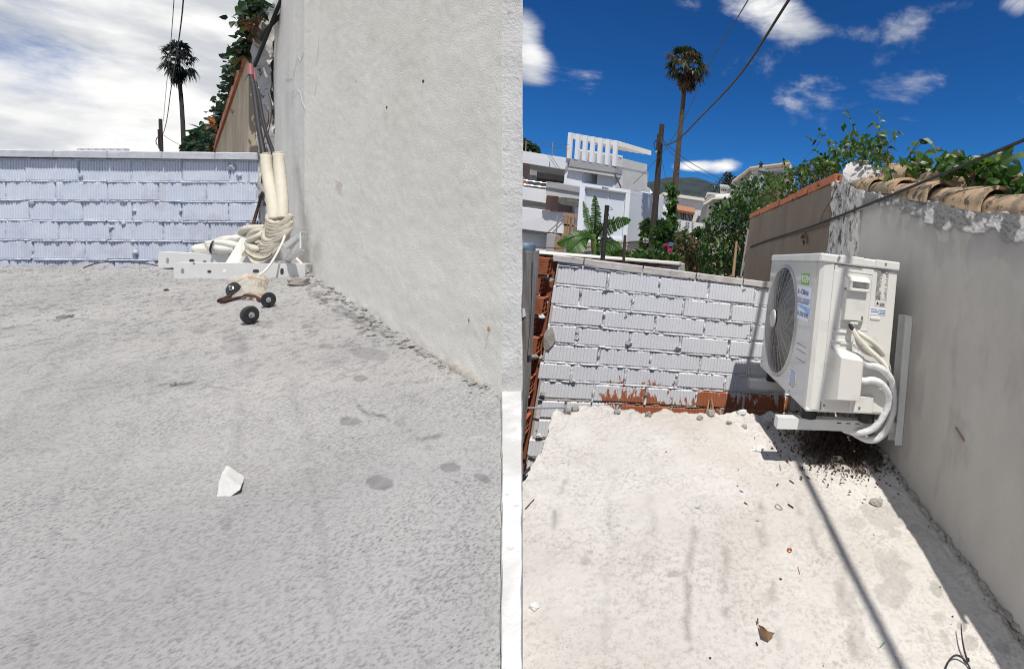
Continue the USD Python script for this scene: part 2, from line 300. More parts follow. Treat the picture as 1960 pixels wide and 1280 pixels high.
M['roof_tile'] = mat('weathered_sandy_roof_tile', (.47, .345, .225), (.36, .255, .165), 7, .9, .5, 110, .2, spots=((.07, .065, .055), 24, .85, .53), grime=((.20, .17, .135), 7, .8, .50), dist=.003)
M['ridge_stone'] = mat('sandy_ridge_mortar', (.46, .36, .25), (.34, .28, .215), 7, .95, .8, 70, .2, spots=((.10, .095, .09), 14, .8, .60), dist=.01)
M['plaster_chunk'] = mat('broken_white_plaster', (.62, .60, .57), (.26, .26, .265), 14, .9, .9, 80, .2, lo=.42, hi=.60, dist=.006)
M['limewash'] = mat('grimy_white_limewash', (.66, .66, .655), (.55, .55, .54), 7, .88, .6, 110, .2, spots=((.34, .33, .31), 46, .5, .60), grime=((.45, .44, .42), 3.5, .6, .55), dist=.005)
M['core_left'] = mat('painted_bedding_mortar_shade', (.49, .54, .63), (.42, .46, .54), 25, .9, .5, 100, .2, spots=((.10, .105, .12), 34, .85, .61), dist=.004)  # bedding mortar tinted with the bluish shade of the left wall
M['core_right'] = mat('painted_bedding_mortar', (.60, .61, .63), (.50, .50, .50), 25, .9, .5, 100, .2, spots=((.08, .075, .07), 30, .9, .60), dist=.004)
M['ac_white'] = mat('glossy_white_enamel_steel', (.66, .655, .62), (.62, .615, .585), 3, .30, .0, 50, .5, grime=((.52, .505, .47), 9, .35, .55))
M['ac_front'] = mat('white_enamel_reflection_toned', (.47, .47, .47), (.45, .45, .45), 3, .10, .0, 50, .75)  # white enamel greyed, dark reflections of the fan side put into the colour
M['ac_plastic'] = mat('matt_white_plastic', (.64, .63, .595), (.61, .60, .57), 3, .42, .05, 300, .4, grime=((.50, .485, .45), 11, .35, .55))
M['ac_seam'] = mat('dark_seam_line', (.12, .12, .12))
M['grille'] = mat('grey_white_grille_wire', (.52, .51, .50), (.49, .48, .47), 5, .45)
M['fan_dark'] = mat('dark_grey_fan_plastic', (.045, .045, .047), (.035, .035, .037), 5, .5)
M['black_rubber'] = mat('black_rubber', (.013, .013, .016), (.020, .020, .023), 30, .55, .15, 300)
M['black_wire'] = mat('black_cable_sheath', (.018, .018, .019), (.03, .03, .03), 20, .6)
M['grey_wire'] = mat('thin_dark_grey_wire', (.05, .05, .055), (.07, .07, .075), 20, .6)
M['zinc'] = mat('zinc_bolt', (.50, .50, .50), (.40, .40, .40), 40, .35, .1, 200, metal=.9)
M['bracket'] = mat('powder_coated_white_steel', (.66, .665, .655), (.60, .605, .595), 6, .42, .05, 150, .45, spots=((.30, .22, .16), 45, .55, .69))
M['foil_white'] = mat('wrapped_white_foam_pipe', (.68, .685, .69), (.60, .605, .61), 24, .5, .75, 75, .4, dist=.006, spots=((.45, .45, .44), 40, .4, .62))
M['conduit'] = mat('cream_corrugated_conduit', (.62, .60, .52), (.57, .55, .47), 20, .45)
M['cream_foam'] = mat('cream_foam_pipe_sleeve', (.53, .50, .42), (.45, .42, .35), 7, .65, .2, 60, .3, stretch=(1, 1, .25), spots=((.40, .36, .27), 20, .35, .63))
M['tape'] = mat('yellowed_white_tape', (.51, .48, .40), (.40, .36, .28), 9, .5, .3, 70, .35, spots=((.52, .40, .20), 12, .4, .62))
M['hose'] = mat('off_white_hose', (.64, .63, .58), (.57, .56, .51), 12, .5, .1, 200)
M['card'] = mat('off_white_board', (.64, .63, .60), (.60, .59, .55), 6, .6)
M['red_cap'] = mat('dull_red_plastic_cap', (.27, .085, .085), (.22, .07, .07), 20, .55)
M['green_print'] = mat('green_sticker_print', (.16, .36, .045), (.15, .34, .04), 5, .4)
M['blue_print'] = mat('blue_ink_print', (.04, .09, .26), (.04, .09, .26), 5, .45)
M['sky_print'] = mat('light_blue_print', (.13, .32, .68), (.30, .48, .75), 14, .4)
M['white_print'] = mat('white_ink_print', (.8, .8, .8), (.78, .78, .78), 5, .45)
M['sticker'] = mat('pale_blue_white_sticker', (.62, .66, .74), (.64, .67, .74), 5, .35)
M['label_paper'] = mat('silvery_label', (.60, .60, .57), (.58, .58, .55), 5, .4)
M['ink'] = mat('black_ink_print', (.035, .035, .04), (.05, .05, .055), 5, .5)
M['yellow_print'] = mat('yellow_warning_print', (.75, .60, .05), (.74, .58, .05), 5, .45)
M['red_print'] = mat('red_ink_print', (.50, .12, .08), (.48, .12, .08), 5, .45)
M['grey_wood'] = mat('silver_grey_weathered_wood', (.27, .26, .25), (.15, .145, .14), 10, .9, .6, 60, .2, stretch=(6, 6, .35), dist=.004)
M['raw_wood'] = mat('raw_brown_timber', (.36, .23, .14), (.26, .165, .10), 10, .85, .3, 60, stretch=(3, 3, .5))
M['post_dark'] = mat('charred_dark_post', (.030, .028, .028), (.05, .045, .042), 20, .85, .4, 60)
M['rusty'] = mat('rusty_dark_iron', (.055, .038, .032), (.09, .05, .035), 25, .8, .3, 90)
M['pole_wood'] = mat('dark_creosoted_wood', (.030, .023, .020), (.052, .038, .031), 6, .9, .3, 50, stretch=(3, 3, .3))
M['white_build'] = mat('white_painted_render', (.66, .67, .69), (.62, .63, .65), .6, .8, .1, 30)
M['cream_build'] = mat('cream_white_render', (.74, .72, .66), (.68, .66, .60), .8, .85, .1, 30)
M['board_concrete'] = mat('board_marked_grey_concrete', (.34, .34, .34), (.26, .26, .265), 1.5, .9, .2, 20, stretch=(.4, .4, 4))
M['pale_concrete'] = mat('pale_grey_concrete', (.50, .50, .48), (.44, .44, .42), 1.5, .9, .2, 20)
M['pink_concrete'] = mat('reddish_concrete_column', (.34, .225, .185), (.28, .185, .15), 3, .9)
M['interior'] = mat('unlit_room_plaster', (.10, .098, .095), (.07, .07, .07), 1, .9)  # shade of rooms and openings put into the plaster colour
M['container'] = mat('light_grey_container_panel', (.60, .645, .70), (.57, .615, .67), .7, .5)
M['container_frame'] = mat('white_container_frame', (.70, .745, .80), (.68, .72, .77), .7, .45)
M['pane'] = glassmat('window_glass')
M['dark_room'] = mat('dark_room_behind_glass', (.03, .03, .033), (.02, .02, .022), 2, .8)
M['house_tile'] = mat('faded_red_clay_tiles', (.40, .19, .11), (.30, .14, .085), 4, .9, .3, 20, spots=((.12, .10, .09), 5, .5, .6))
M['brick_edge'] = mat('flat_clay_bricks', (.30, .165, .10), (.23, .12, .075), 8, .9, .3, 50)
M['iron'] = mat('dark_blue_window_iron', (.03, .035, .05), (.04, .045, .06), 8, .5)
M['grey_pipe'] = mat('blue_grey_pvc', (.33, .38, .42), (.27, .31, .35), 6, .5)
M['blue_tank'] = mat('faded_blue_grey_plastic_tank', (.145, .20, .25), (.11, .155, .20), 8, .5)
M['pine_far'] = leafmat('dark_needles', (.012, .022, .014), (.018, .03, .018), (.026, .040, .022), .12)
M['hill'] = mat('forested_hillside_haze_toned', (.014, .024, .028), (.026, .040, .040), .02, .95, lo=.42, hi=.58)  # blue of the far air put into the hillside colour
M['ground'] = mat('dry_earth_and_gravel', (.24, .21, .175), (.15, .14, .11), .5, .95, .6, 8, dist=.05)
M['soil'] = mat('rough_grey_cement_floor', (.20, .19, .18), (.13, .125, .12), 6, .95, .6, 60)
M['leaf_vine'] = leafmat('glossy_vine_leaf', (.040, .095, .016), (.070, .140, .024), (.14, .19, .038))
M['leaf_pale'] = leafmat('pale_yellow_green_leaf', (.10, .15, .025), (.17, .20, .035), (.25, .23, .05))
M['leaf_dark'] = leafmat('dark_green_leaf', (.014, .036, .012), (.024, .058, .016), (.042, .085, .022))
M['leaf_blue'] = leafmat('bluish_dark_leaf', (.012, .030, .022), (.018, .042, .026), (.03, .06, .03), .25)
M['leaf_dry'] = leafmat('dry_brown_leaf', (.16, .085, .040), (.23, .14, .07), (.10, .06, .035), .2)
M['leaf_litter'] = leafmat('dark_rotting_leaf', (.045, .026, .016), (.085, .05, .03), (.03, .02, .014), .1)
M['leaf_rust'] = leafmat('orange_brown_leaf', (.35, .12, .03), (.42, .17, .04), (.30, .10, .03), .3)
M['banana'] = leafmat('banana_leaf_green', (.05, .12, .018), (.075, .16, .026), (.10, .19, .035), .45)
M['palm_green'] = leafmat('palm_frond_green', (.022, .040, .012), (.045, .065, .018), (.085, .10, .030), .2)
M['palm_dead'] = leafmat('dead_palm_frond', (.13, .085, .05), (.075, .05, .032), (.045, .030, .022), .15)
M['palm_shade'] = leafmat('backlit_dark_palm_frond', (.012, .020, .014), (.018, .028, .018), (.028, .038, .022), .12)  # darker copy of the frond green, backlit look put into the colour
M['bark'] = mat('brown_grey_palm_bark', (.11, .078, .06), (.065, .048, .038), 5, .95, .6, 20, stretch=(1, 1, 4))
M['bark_dark'] = mat('backlit_dark_palm_bark', (.050, .042, .040), (.035, .030, .030), 5, .95, .6, 20, stretch=(1, 1, 4))  # bark darkened in colour for the backlit silhouette
M['twig'] = mat('brown_twig', (.10, .065, .042), (.06, .042, .03), 30, .9)
M['stem_green'] = mat('green_stem', (.07, .11, .025), (.10, .12, .035), 20, .7)
M['purple'] = leafmat('jacaranda_haze', (.10, .075, .14), (.07, .055, .09), (.05, .05, .06), .2)
M['stone'] = mat('grey_rubble', (.36, .34, .31), (.26, .245, .225), 18, .95, .8, 80, dist=.006)
M['rubble_left'] = mat('grey_mortar_crumbs', (.30, .295, .285), (.19, .187, .18), 20, .95, .8, 80, dist=.006)
M['chip'] = mat('white_plaster_chip', (.68, .68, .66), (.58, .575, .555), 20, .85, .5, 120, dist=.003)
M['copper'] = mat('copper', (.75, .33, .17), (.65, .27, .13), 30, .3, metal=.9)
M['blue_plastic'] = mat('blue_plastic', (.05, .14, .30), (.05, .13, .27))
M['green_plastic'] = mat('green_plastic', (.02, .28, .10), (.02, .25, .09))
M['magenta_cloth'] = mat('magenta_cloth', (.35, .03, .10), (.25, .02, .07), 6, .9)
def bagmat():
    n = {'g': ('geometry', {}), 'n': ('noise_texture', {'scale': 18.0, 'detail': 4.0}), 'r': ('map_range', {'from_min': .48, 'from_max': .66, 'clamp': True}), 'c': ('mix', {'color1': (.62, .60, .53), 'color2': (.48, .22, .06)}),
         'p': ('principled_bsdf', {'roughness': .18, 'specular_ior_level': .6}), 't': ('transparent_bsdf', {'color': (.95, .93, .88)}), 'm': ('mix_closure', {'fac': .5})}
    return usdkit.material(stage, LOOK + 'clear_plastic_bag', n, [('g.position', 'n.vector'), ('n.fac', 'r.value'), ('r.result', 'c.fac'), ('c.color', 'p.base_color'), ('p.BSDF', 'm.closure1'), ('t.BSDF', 'm.closure2')], surface='m.closure')
M['bag'] = bagmat()
M['rust_dark'] = mat('rusty_iron', (.06, .024, .016), (.03, .015, .012), 50, .8)
# ================================================================ LARGE STRUCTURE
rng = np.random.default_rng(11)
# ---- terrain: one sheet out to the horizon, and the far mountain
def terrain():
    rr = np.geomspace(0.6, 6000, 90); th = np.linspace(-math.pi, math.pi, 121)
    Rr, T = np.meshgrid(rr, th, indexing='ij'); x, y = Rr * np.sin(T), Rr * np.cos(T)
    z = -2.7 + .22 * (meshkit.fbm(np.stack([x / 6, y / 6, 0 * x], -1), 4, 3) - .5)
    z += np.clip((y - 8) / 14, 0, 1) ** 1.5 * 1.1 + np.clip((Rr - 60) / 1400, 0, 3) * 24 * (y > -1e9)
    return grid(np.stack([x, y, z], -1))
solo('ground', terrain(), M['ground'], 'dry earth ground sloping up behind the walls to the horizon', 'ground', base=(0, 0, -2.7), kind='structure', smooth=True)
def mountain():
    us = np.linspace(-1500, 1800, 200); ds = np.linspace(1500, 3200, 40)
    U, D = np.meshgrid(us, ds, indexing='ij')
    ridge = 70 + 62 * np.exp(-((U + 425) / 210) ** 2) + 52 * np.exp(-((U + 760) / 240) ** 2) + 40 * np.exp(-((U + 120) / 240) ** 2) + 36 * np.exp(-((U - 500) / 500) ** 2)
    prof = np.sin(np.clip((D - 1500) / 1700, 0, 1) * math.pi) ** .9
    z = (ridge * 1.62) * prof * (1 + .32 * (meshkit.fbm(np.stack([U / 240, D / 240, 0 * U], -1), 5, 8) - .5)) + 5
    return grid(np.stack([U, D, z], -1)[:, ::-1])
solo('hills', mountain(), M['hill'], 'dark forested mountain ridge with the blue of far air in its colour far behind the white houses', 'mountain', base=(0, 1500, 0), kind='structure', smooth=True)

# ---- right yard: sloping concrete slab
S0, SK = -0.865, 0.20
def hitS(x, y):
    """point of the right slab (local X, Y) under a line of sight"""
    n = np.cross(E_X, unit(E_Y + SK * E_Z)); q = loc(hit(x, y, R(0, 0, S0), n)); return q[0], q[1]
def slabR_h(X, Y):
    P = np.stack([X, Y, 0 * X], -1)
    h = .010 * (meshkit.fbm(P * 5, 4, 21) - .5) + .0045 * (meshkit.fbm(P * 40, 3, 22) - .5)
    edge = np.clip((Y - .16) / .28, 0, 1)
    h += edge * (.032 * (meshkit.fbm(P * 22, 4, 23) - .45) + .012)
    wall = np.clip((X - .33) / .12, 0, 1)
    h += wall * (.030 * (meshkit.fbm(P * 24, 4, 24) - .40) + .006)
    left = np.clip((-.84 - X) / .1, 0, 1)
    h += left * .03 * (meshkit.fbm(P * 20, 4, 25) - .5)
    cn = np.clip((X - .05) / .2, 0, 1) * np.clip((Y - .12) / .15, 0, 1)
    h += cn * (.05 * (meshkit.fbm(P * 16, 4, 26) - .42))
    return h
def zR(X, Y): return S0 + SK * Y + slabR_h(np.asarray(X, float), np.asarray(Y, float))
def slabR(px, py, up=0.0):
    X, Y = hitS(px, py); return X, Y, float(zR(X, Y)) + up
def pxof(P): return PX + FPX * P[..., 0] / P[..., 1], PY - FPX * P[..., 2] / P[..., 1]
def blots(P, X, Y, spots, seed):
    """worn patches: the elliptical marks that the surface carries (centre seen at x, y; half sizes; strength; turn)"""
    x, y = pxof(P); s = np.zeros(x.shape)
    w = meshkit.fbm(np.stack([X * 30, Y * 30, 0 * X], -1), 3, seed) - .5
    for cx, cy, a, b, k, turn in spots:
        c, sn = math.cos(math.radians(turn)), math.sin(math.radians(turn)); dx, dy = x - cx, y - cy
        q = np.hypot((dx * c + dy * sn) / a, (-dx * sn + dy * c) / b) + .9 * w
        s = np.maximum(s, k * np.clip((1.12 - q) / .15, 0, 1) * (.55 + .9 * meshkit.fbm(np.stack([X * 55, Y * 55, 0 * X], -1), 3, seed + 1)))
    return s
def lines(P, X, Y, ls, seed):
    x, y = pxof(P); s = np.zeros(x.shape); w = meshkit.fbm(np.stack([X * 26, Y * 26, 0 * X], -1), 4, seed)
    for x0, y0, x1, y1, wd, k in ls:
        d = V(x1 - x0, y1 - y0); L = np.linalg.norm(d); d /= L
        t = (x - x0) * d[0] + (y - y0) * d[1]; wob = (meshkit.fbm(np.stack([t / 45, 0 * t + x0, 0 * t], -1), 3, seed + 5) - .5) * 26; o = np.abs((x - x0) * -d[1] + (y - y0) * d[0] + wob)
        s = np.maximum(s, k * np.clip(1 - o / wd, 0, 1) * np.clip(t / 20 + .5, 0, 1) * np.clip((L - t) / 20 + .5, 0, 1) * np.clip((w - .34) * 4.5, 0, 1))
    return s
RX = np.r_[np.linspace(-.96, .465, 300)]; RY = np.r_[np.linspace(-1.75, -.75, 70)[:-1], np.linspace(-.75, 0.0, 150)[:-1], np.linspace(0, 1, 90)]
gy, gx = np.meshgrid(RY, RX, indexing='ij')
far = .425 + .05 * (meshkit.fbm(np.stack([gx * 14, 0 * gx, 0 * gx], -1), 4, 31) - .5) * 2 + np.clip(gx - .02, 0, 1) * .3
yy = np.where(gy > 0, gy * far, gy)
lef = -.945 + .03 * (meshkit.fbm(np.stack([yy * 12, 0 * gx + 3, 0 * gx], -1), 4, 32) - .5) * 2
xx = np.where(gx < -.80, -.80 + (gx + .80) / (.16) * (-.80 - lef), gx)
zz = zR(xx, yy)
loosew = np.stack([xx, yy, zz], -1)
PW = ORG + loosew[..., :1] * E_X + loosew[..., 1:2] * E_Y + loosew[..., 2:] * E_Z
stain = blots(PW, xx, yy, [(1690, 990, 42, 22, .42, 20), (1640, 1000, 20, 12, .3, 0), (1705, 1080, 34, 26, .42, 20), (1712, 1130, 30, 34, .45, 20), (1793, 1130, 9, 17, .7, -30), (1841, 1199, 9, 7, .85, 30), (1860, 1230, 12, 17, .6, -40),
    (1807, 1217, 8, 14, .5, -30), (1800, 1180, 14, 10, .4, 30), (1292, 1098, 15, 7, .65, 0), (1120, 1073, 9, 8, .5, 0), (1622, 1150, 20, 46, .35, -20), (1640, 1230, 22, 40, .3, -20), (1715, 1020, 14, 10, .5, 0), (1755, 1010, 14, 8, .3, 0), (1920, 1240, 16, 9, .5, 30), (1560, 1000, 14, 30, .3, -20)], 41)
groove_and_shade = lines(PW, xx, yy, [(1325, 1005, 1316, 1250, 12, .42), (1382, 1020, 1395, 1200, 12, .38), (1450, 965, 1476, 1110, 13, .5), (1476, 1100, 1500, 1280, 13, .32), (1250, 900, 1235, 1200, 14, .18), (1180, 900, 1150, 1260, 14, .16), (1590, 1000, 1640, 1260, 12, .25), (1066, 950, 1062, 1010, 9, .5), (1525, 950, 1585, 1080, 9, .35), (1085, 905, 1070, 1000, 8, .35)], 42)
soil_shade_ = np.clip(1.25 - np.hypot((xx - .27) / .20, (yy - .20) / .16) + 1.1 * (meshkit.fbm(np.stack([xx * 22, yy * 22, 0 * xx], -1), 4, 48) - .5), 0, 1)
groove_and_shade = np.maximum(groove_and_shade, .95 * np.clip(soil_shade_ * 2.2, 0, 1))  # dark soil under the unit, also painted to extend its cast shadow
groove_and_shade = np.maximum(groove_and_shade, np.clip((xx - .425) / .02, 0, 1) * .8 * np.clip((meshkit.fbm(np.stack([xx * 30, yy * 30, 0 * xx], -1), 3, 47) - .35) * 4, 0, 1))
top = grid(PW)
e_far = np.vstack([PW[-1], PW[-1] - .22 * E_Z + .03 * E_Y]).reshape(2, -1, 3); e_left = np.stack([PW[:, 0] - .24 * E_Z + .0 * E_X, PW[:, 0]])
ns = len(top.vertices)
slab_mesh = cat(top, grid(e_far[::-1]), grid(e_left[::-1]))
z0 = np.zeros(len(slab_mesh.vertices) - ns)
solo('concrete_slab', slab_mesh, M['slab_right'], 'sunlit pale concrete slab with broken back edge below the outdoor unit', 'concrete slab', base=R(-.25, 0, S0 - .2), kind='structure', smooth=True, data={'stain': np.r_[stain.ravel(), z0], 'groove_and_shade': np.r_[groove_and_shade.ravel(), z0]})
# lower cement floor seen left of and behind the slab
low = grid(np.array([[R(x, y, -1.42 + .02 * math.sin(7 * x + 5 * y)) for x in np.linspace(-2.2, .7, 14)] for y in np.linspace(-1.6, 1.3, 14)]))
solo('cement_floor', low, M['soil'], 'rough grey cement floor lying lower beside the sunlit slab', 'floor', kind='structure')

# ---- right yard: painted hollow brick wall
bw = Thing('brick_wall', 'white painted hollow brick wall with bare orange bricks at its foot', 'brick wall', R(-.55, 1.1, -1.45))
BY = 1.10
def ribbed(x0, x1, z0_, z1, y, ribs=15, depth=.0026, thick=.07, seed=0):
    """a hollow clay block: vertical ribs on its face (local X, Y, Z), chamfered sides"""
    r_ = random.Random(seed); w = x1 - x0; xs, ys = [], []
    for k in range(ribs):
        a = x0 + w * k / ribs; b = w / ribs; d = depth * r_.uniform(.6, 1.2)
        xs += [a + .08 * b, a + .22 * b, a + .74 * b, a + .92 * b]; ys += [y + d, y, y + r_.uniform(0, .0008), y + d]
    xs = [x0] + xs + [x1]; ys = [y + .010] + ys + [y + .010]
    n = len(xs); vs = []
    zl = [(z0_, .006), (z0_ + .006, 0), (z1 - .006, 0), (z1, .006)]
    for zv, push in zl: vs += [(xs[i], ys[i] + push, zv) for i in range(n)]
    f = []
    for j in range(3):
        for i in range(n - 1): a, b = j * n + i, j * n + i + 1; f += [[a, b, b + n], [a, b + n, a + n]]
    v = np.array(vs, float); k = len(v)
    back = np.array([[x0, y + thick, z0_], [x1, y + thick, z0_], [x1, y + thick, z1], [x0, y + thick, z1]])
    v = np.vstack([v, back])
    for i in range(n - 1): f += [[i + 1, i, k] if i < n // 2 else [i + 1, i, k + 1], [3 * n + i, 3 * n + i + 1, k + 3] if i < n // 2 else [3 * n + i, 3 * n + i + 1, k + 2]]
    h = n // 2; f += [[h, k, k + 1], [3 * n + h, k + 2, k + 3]]
    f += [[0, n, k], [n, 2 * n, k], [2 * n, k + 3, k], [2 * n, 3 * n, k + 3], [n - 1, k + 1, 2 * n - 1], [2 * n - 1, k + 1, 3 * n - 1], [3 * n - 1, k + 1, k + 2], [3 * n - 1, k + 2, 4 * n - 1], [k, k + 3, k + 2], [k, k + 2, k + 1]]
    return trimesh.Trimesh(v, f, process=False)
rows = [-.193, -.308, -.420, -.527, -.634, -.738, -.838, -.942, -1.045, -1.15, -1.255, -1.36]
off = {1: -.877, 2: -.722, 3: -.579, 4: -.709, 5: -.576, 6: -.706, 7: -.574, 8: -.711, 9: -.57, 10: -.71, 11: -.58}
rb = random.Random(5)
for k in range(1, 12):
    zt, zb = rows[k - 1], rows[k]; j0 = off[k] - .2925 * 3; xsj = [j0 + .2925 * i for i in range(12)]
    Lf = -1.165 + .012 * rb.uniform(-1, 1) + (.03 if k in (8, 9) else 0); Rt = .42
    for a, b in zip(xsj[:-1], xsj[1:]):
        a2, b2 = max(a, Lf), min(b, Rt)
        if b2 - a2 < .035: continue
        gl, gr = rb.uniform(.004, .009), rb.uniform(.004, .009); dz = -.0105 * (a2 + .55) / 1.2
        m = ribbed(a2 + gl, b2 - gr, zb + dz + rb.uniform(.005, .010), zt + dz - rb.uniform(.002, .006), BY + rb.uniform(-.004, .004), max(3, round((b2 - a2) / .0195)), seed=rb.randrange(9999))
        v = m.vertices
        bk_ = rb.uniform(-.10, .14)
        bare = np.clip(bk_ + np.interp(v[:, 2], [-1.0, -.93, -.84, -.74, -.60], [.66, .54, .38, .14, -.3]) + .16 * (meshkit.noise(np.c_[v[:, 0] * 9, v[:, 2] * 9, 0 * v[:, 0]], 4) - .5)
                       + .12 * np.clip((v[:, 0] + .75) * 3, -1, 1) * (v[:, 2] < -.84) - .3 * np.clip(-(v[:, 0] + .80) * 9, 0, 1) - .13 * np.clip((v[:, 0] + .22) * 6, 0, 1), -.5, 1)
        bw.part('brick', toR(m), M['brick_paint'], data={'bare': bare})
bw.part('wall_core', toR(box((-1.15, BY + .012, -1.45), (.44, BY + .09, -.196))), M['core_right'])
def joint(x0, x1, z, h, y, seed, amp=.012, vert=False, bias=.0):
    """a squeezed-out mortar joint: a lumpy strip, in places too shallow to fill the gap"""
    n = max(3, int((x1 - x0) / .0052)); u = np.linspace(x0, x1, n); w = np.linspace(-1, 1, 6); U, W = np.meshgrid(u, w, indexing='ij')
    q = np.stack([U * 34, W * .9 + seed, 0 * U + seed * .37], -1)
    d = (meshkit.fbm(q, 3, seed) - .44 + bias) * amp * 2.4 * (1 - .85 * W ** 2) - .012 * W ** 2 + .002
    c = z + W * h * (.75 + .5 * meshkit.noise(np.stack([U * 22, 0 * W, 0 * U + seed], -1), seed + 3))
    P = np.stack([c, y - d, U], -1) if vert else np.stack([U, y - d, c], -1)
    return grid(P if vert else P[:, ::-1])
for k in range(1, 12):
    zz_ = rows[k - 1] if k > 1 else rows[0] - .004
    for i in range(5):
        a = -1.15 + i * .314; dz = -.0105 * (a + .157 + .55) / 1.2
        bw.part('mortar_joint', toR(joint(a, a + .314, zz_ + dz + .002, .0095, BY + .005, 60 + k * 7 + i, .012, bias=.03 if k < 8 else -.12)), M['mortar_white'] if k < 8 else M['mortar_grey'], smooth=True)
    j0 = off[k] - .2925 * 2
    for i in range(6):
        xj = j0 + .2925 * i
        if -1.12 < xj < .40:
            dz = -.0105 * (xj + .55) / 1.2; lo = rb.random() < .45
            bw.part('mortar_joint', toR(joint(rows[k] + dz + .004, (rows[k - 1] if not lo else rows[k - 1] - .012 * rb.random()) + dz, xj, .0115, BY + .004, 300 + k * 9 + i, .020, True, bias=.0 if lo else .06)), M['mortar_white'] if k < 8 else M['mortar_grey'], smooth=True)
cj = [-1.19, -1.02, -.69, -.375, -.083, .42]
for a, b in zip(cj[:-1], cj[1:]):
    z1 = -.134 - .0215 * (a + 1.19) / 1.27; z2 = -.134 - .0215 * (b + 1.19) / 1.27
    m = hull([(x, y, z) for x, zt in ((a + .004, z1), (b - .004, z2)) for y, zo in ((BY - .012, -.003), (BY - .009, 0), (BY + .10, 0)) for z in (zt + zo,)] + [(x, y, zt - .034) for x, zt in ((a + .004, z1), (b - .004, z2)) for y in (BY - .010, BY + .1)])
    m = trimesh.Trimesh(m.vertices, m.faces).subdivide().subdivide(); v = m.vertices + .0035 * (meshkit.fbm(np.asarray(m.vertices) * 30, 3, 71)[:, None] - .5) * np.array([0, 1, 1.2])
    bw.part('coping_brick', toR(trimesh.Trimesh(v, m.faces, process=False)), M['coping'])
for i, (zx, zy, r) in enumerate([(530, 275, .017), (175, 215, .024), (150, 355, .016), (850, 300, .013), (1160, 345, .010), (1395, 270, .016), (690, 330, .010), (672, 610, .022), (980, 640, .020), (500, 490, .012), (1110, 770, .012), (320, 850, .014), (100, 1195, .022), (125, 925, .02), (120, 700, .016), (1415, 560, .012), (955, 850, .012), (345, 570, .014), (655, 430, .012)]):
    q = loc(hit(1000 + .3047 * zx, 470 + .3047 * zy, R(0, BY - .008, 0), E_Y))
    bw.part('mortar_lump', toR(rock(q, r * .62, 80 + i, (1.25, .4, .8), 3, 1.7)), M['mortar_grey'] if i in (1, 13) else M['mortar_white'], smooth=True)
bw.part('mortar_smear', toR(rock(loc(hit(1000 + .3047 * 168, 470 + .3047 * 590, R(0, BY - .002, 0), E_Y)), .06, 97, (.5, .12, 1.1), 3, .5)), M['mortar_grey'], label='bare grey cement smear at the broken left end', smooth=True)

# ---- toothed end of raw hollow bricks left of it
tp = Thing('brick_pillar', 'stack of raw orange hollow bricks with open cells at the toothed wall end', 'brick pillar', R(-1.25, 1.0, -1.5))
def hollow(x0, x1, y0, y1, z0_, z1, seed):
    """hollow brick lying along Y: ribbed near face towards -Y, open cells on the +X end"""
    r_ = random.Random(seed); ms = []; t = .007
    ms += [box((x0, y0, z1 - t), (x1, y1, z1)), box((x0, y0, z0_), (x1, y1, z0_ + t)), box((x0, y1 - t, z0_), (x1, y1, z1))]
    n = 9
    for k in range(n):
        za, zb = z0_ + (z1 - z0_) * k / n, z0_ + (z1 - z0_) * (k + 1) / n
        ms.append(box((x0, y0 - .0035 * r_.uniform(.6, 1.1), za + .0012), (x1 - .002, y0 + t, zb - .0018), .001))
    for k in (1, 2): zc = z0_ + (z1 - z0_) * k / 3; ms.append(box((x0, y0 + t, zc - .003), (x1 - .003, y1 - t, zc + .003)))
    yc = (y0 + y1) / 2; ms.append(box((x0, yc - .003, z0_ + t), (x1 - .002, yc + .003, z1 - t)))
    return cat(ms)
for k in range(11):
    zt = -.155 - .107 * k; x1 = -1.205 + (.028 if k % 2 == 0 else -.006) + rb.uniform(-.006, .006); sh = -.004 * k
    tp.part('brick', toR(hollow(x1 - .145, x1, .99 + rb.uniform(-.006, .006), 1.12, zt - .094 + rb.uniform(0, .004), zt, 700 + k)), M['terracotta'])
    tp.part('brick_cell', toR(box((x1 - .05, 1.0, zt - .09), (x1 - .045, 1.11, zt - .005))), M['terra_dark'])
    tp.part('mortar_joint', toR(joint(x1 - .14, x1 + .005, zt - .1005, .009, .997, 500 + k, .012, bias=.02)), M['mortar_grey'], smooth=True)
    if k in (2, 4, 5, 8, 10): tp.part('mortar_lump', toR(rock((x1 + rb.uniform(-.05, .01), .992, zt - .1), .018, 520 + k, (1.2, .8, .8), 2, .9)), M['mortar_white'] if k in (2, 5) else M['mortar_grey'], smooth=True)
tp.part('wall_core', toR(box((-1.34, 1.12, -1.5), (-1.17, 1.16, -.16))), M['terra_dark'])
fc = Thing('wooden_fence', 'silver grey weathered board fence left of the orange brick pillar', 'fence', R(-1.45, .93, -1.5))
def board(pts, dpt, th, seed):
    m = pxp(pts, dpt, th); m = trimesh.Trimesh(m.vertices, m.faces).subdivide().subdivide().subdivide()
    v = m.vertices; v = v + .004 * (meshkit.fbm(np.asarray(v) * np.array([60, 60, 6]), 3, seed)[:, None] - .5) * np.array([.4, 1.6, .6])
    return trimesh.Trimesh(v, m.faces, process=False)
fc.part('board', board([(1002, 481), (1016, 482), (1016, 560), (1014, 640), (1012, 720), (1005, 785), (999, 850), (985, 850), (990, 640)], 2.40, .022, 3), M['grey_wood'])
fc.part('board', board([(985, 485), (1001, 482), (988, 900), (970, 900)], 2.412, .022, 4), M['grey_wood'])
fc.part('board', board([(1021, 480), (1028.5, 480), (1024, 560), (1018.5, 615), (1015, 680), (1010, 680), (1017, 600)], 2.385, .02, 5), M['grey_wood'], label='narrow split batten')
fc.part('paint_flake', pxp([(1000, 590), (1004, 592), (1006, 605), (1000, 608)], 2.395, .003), M['white_print'])
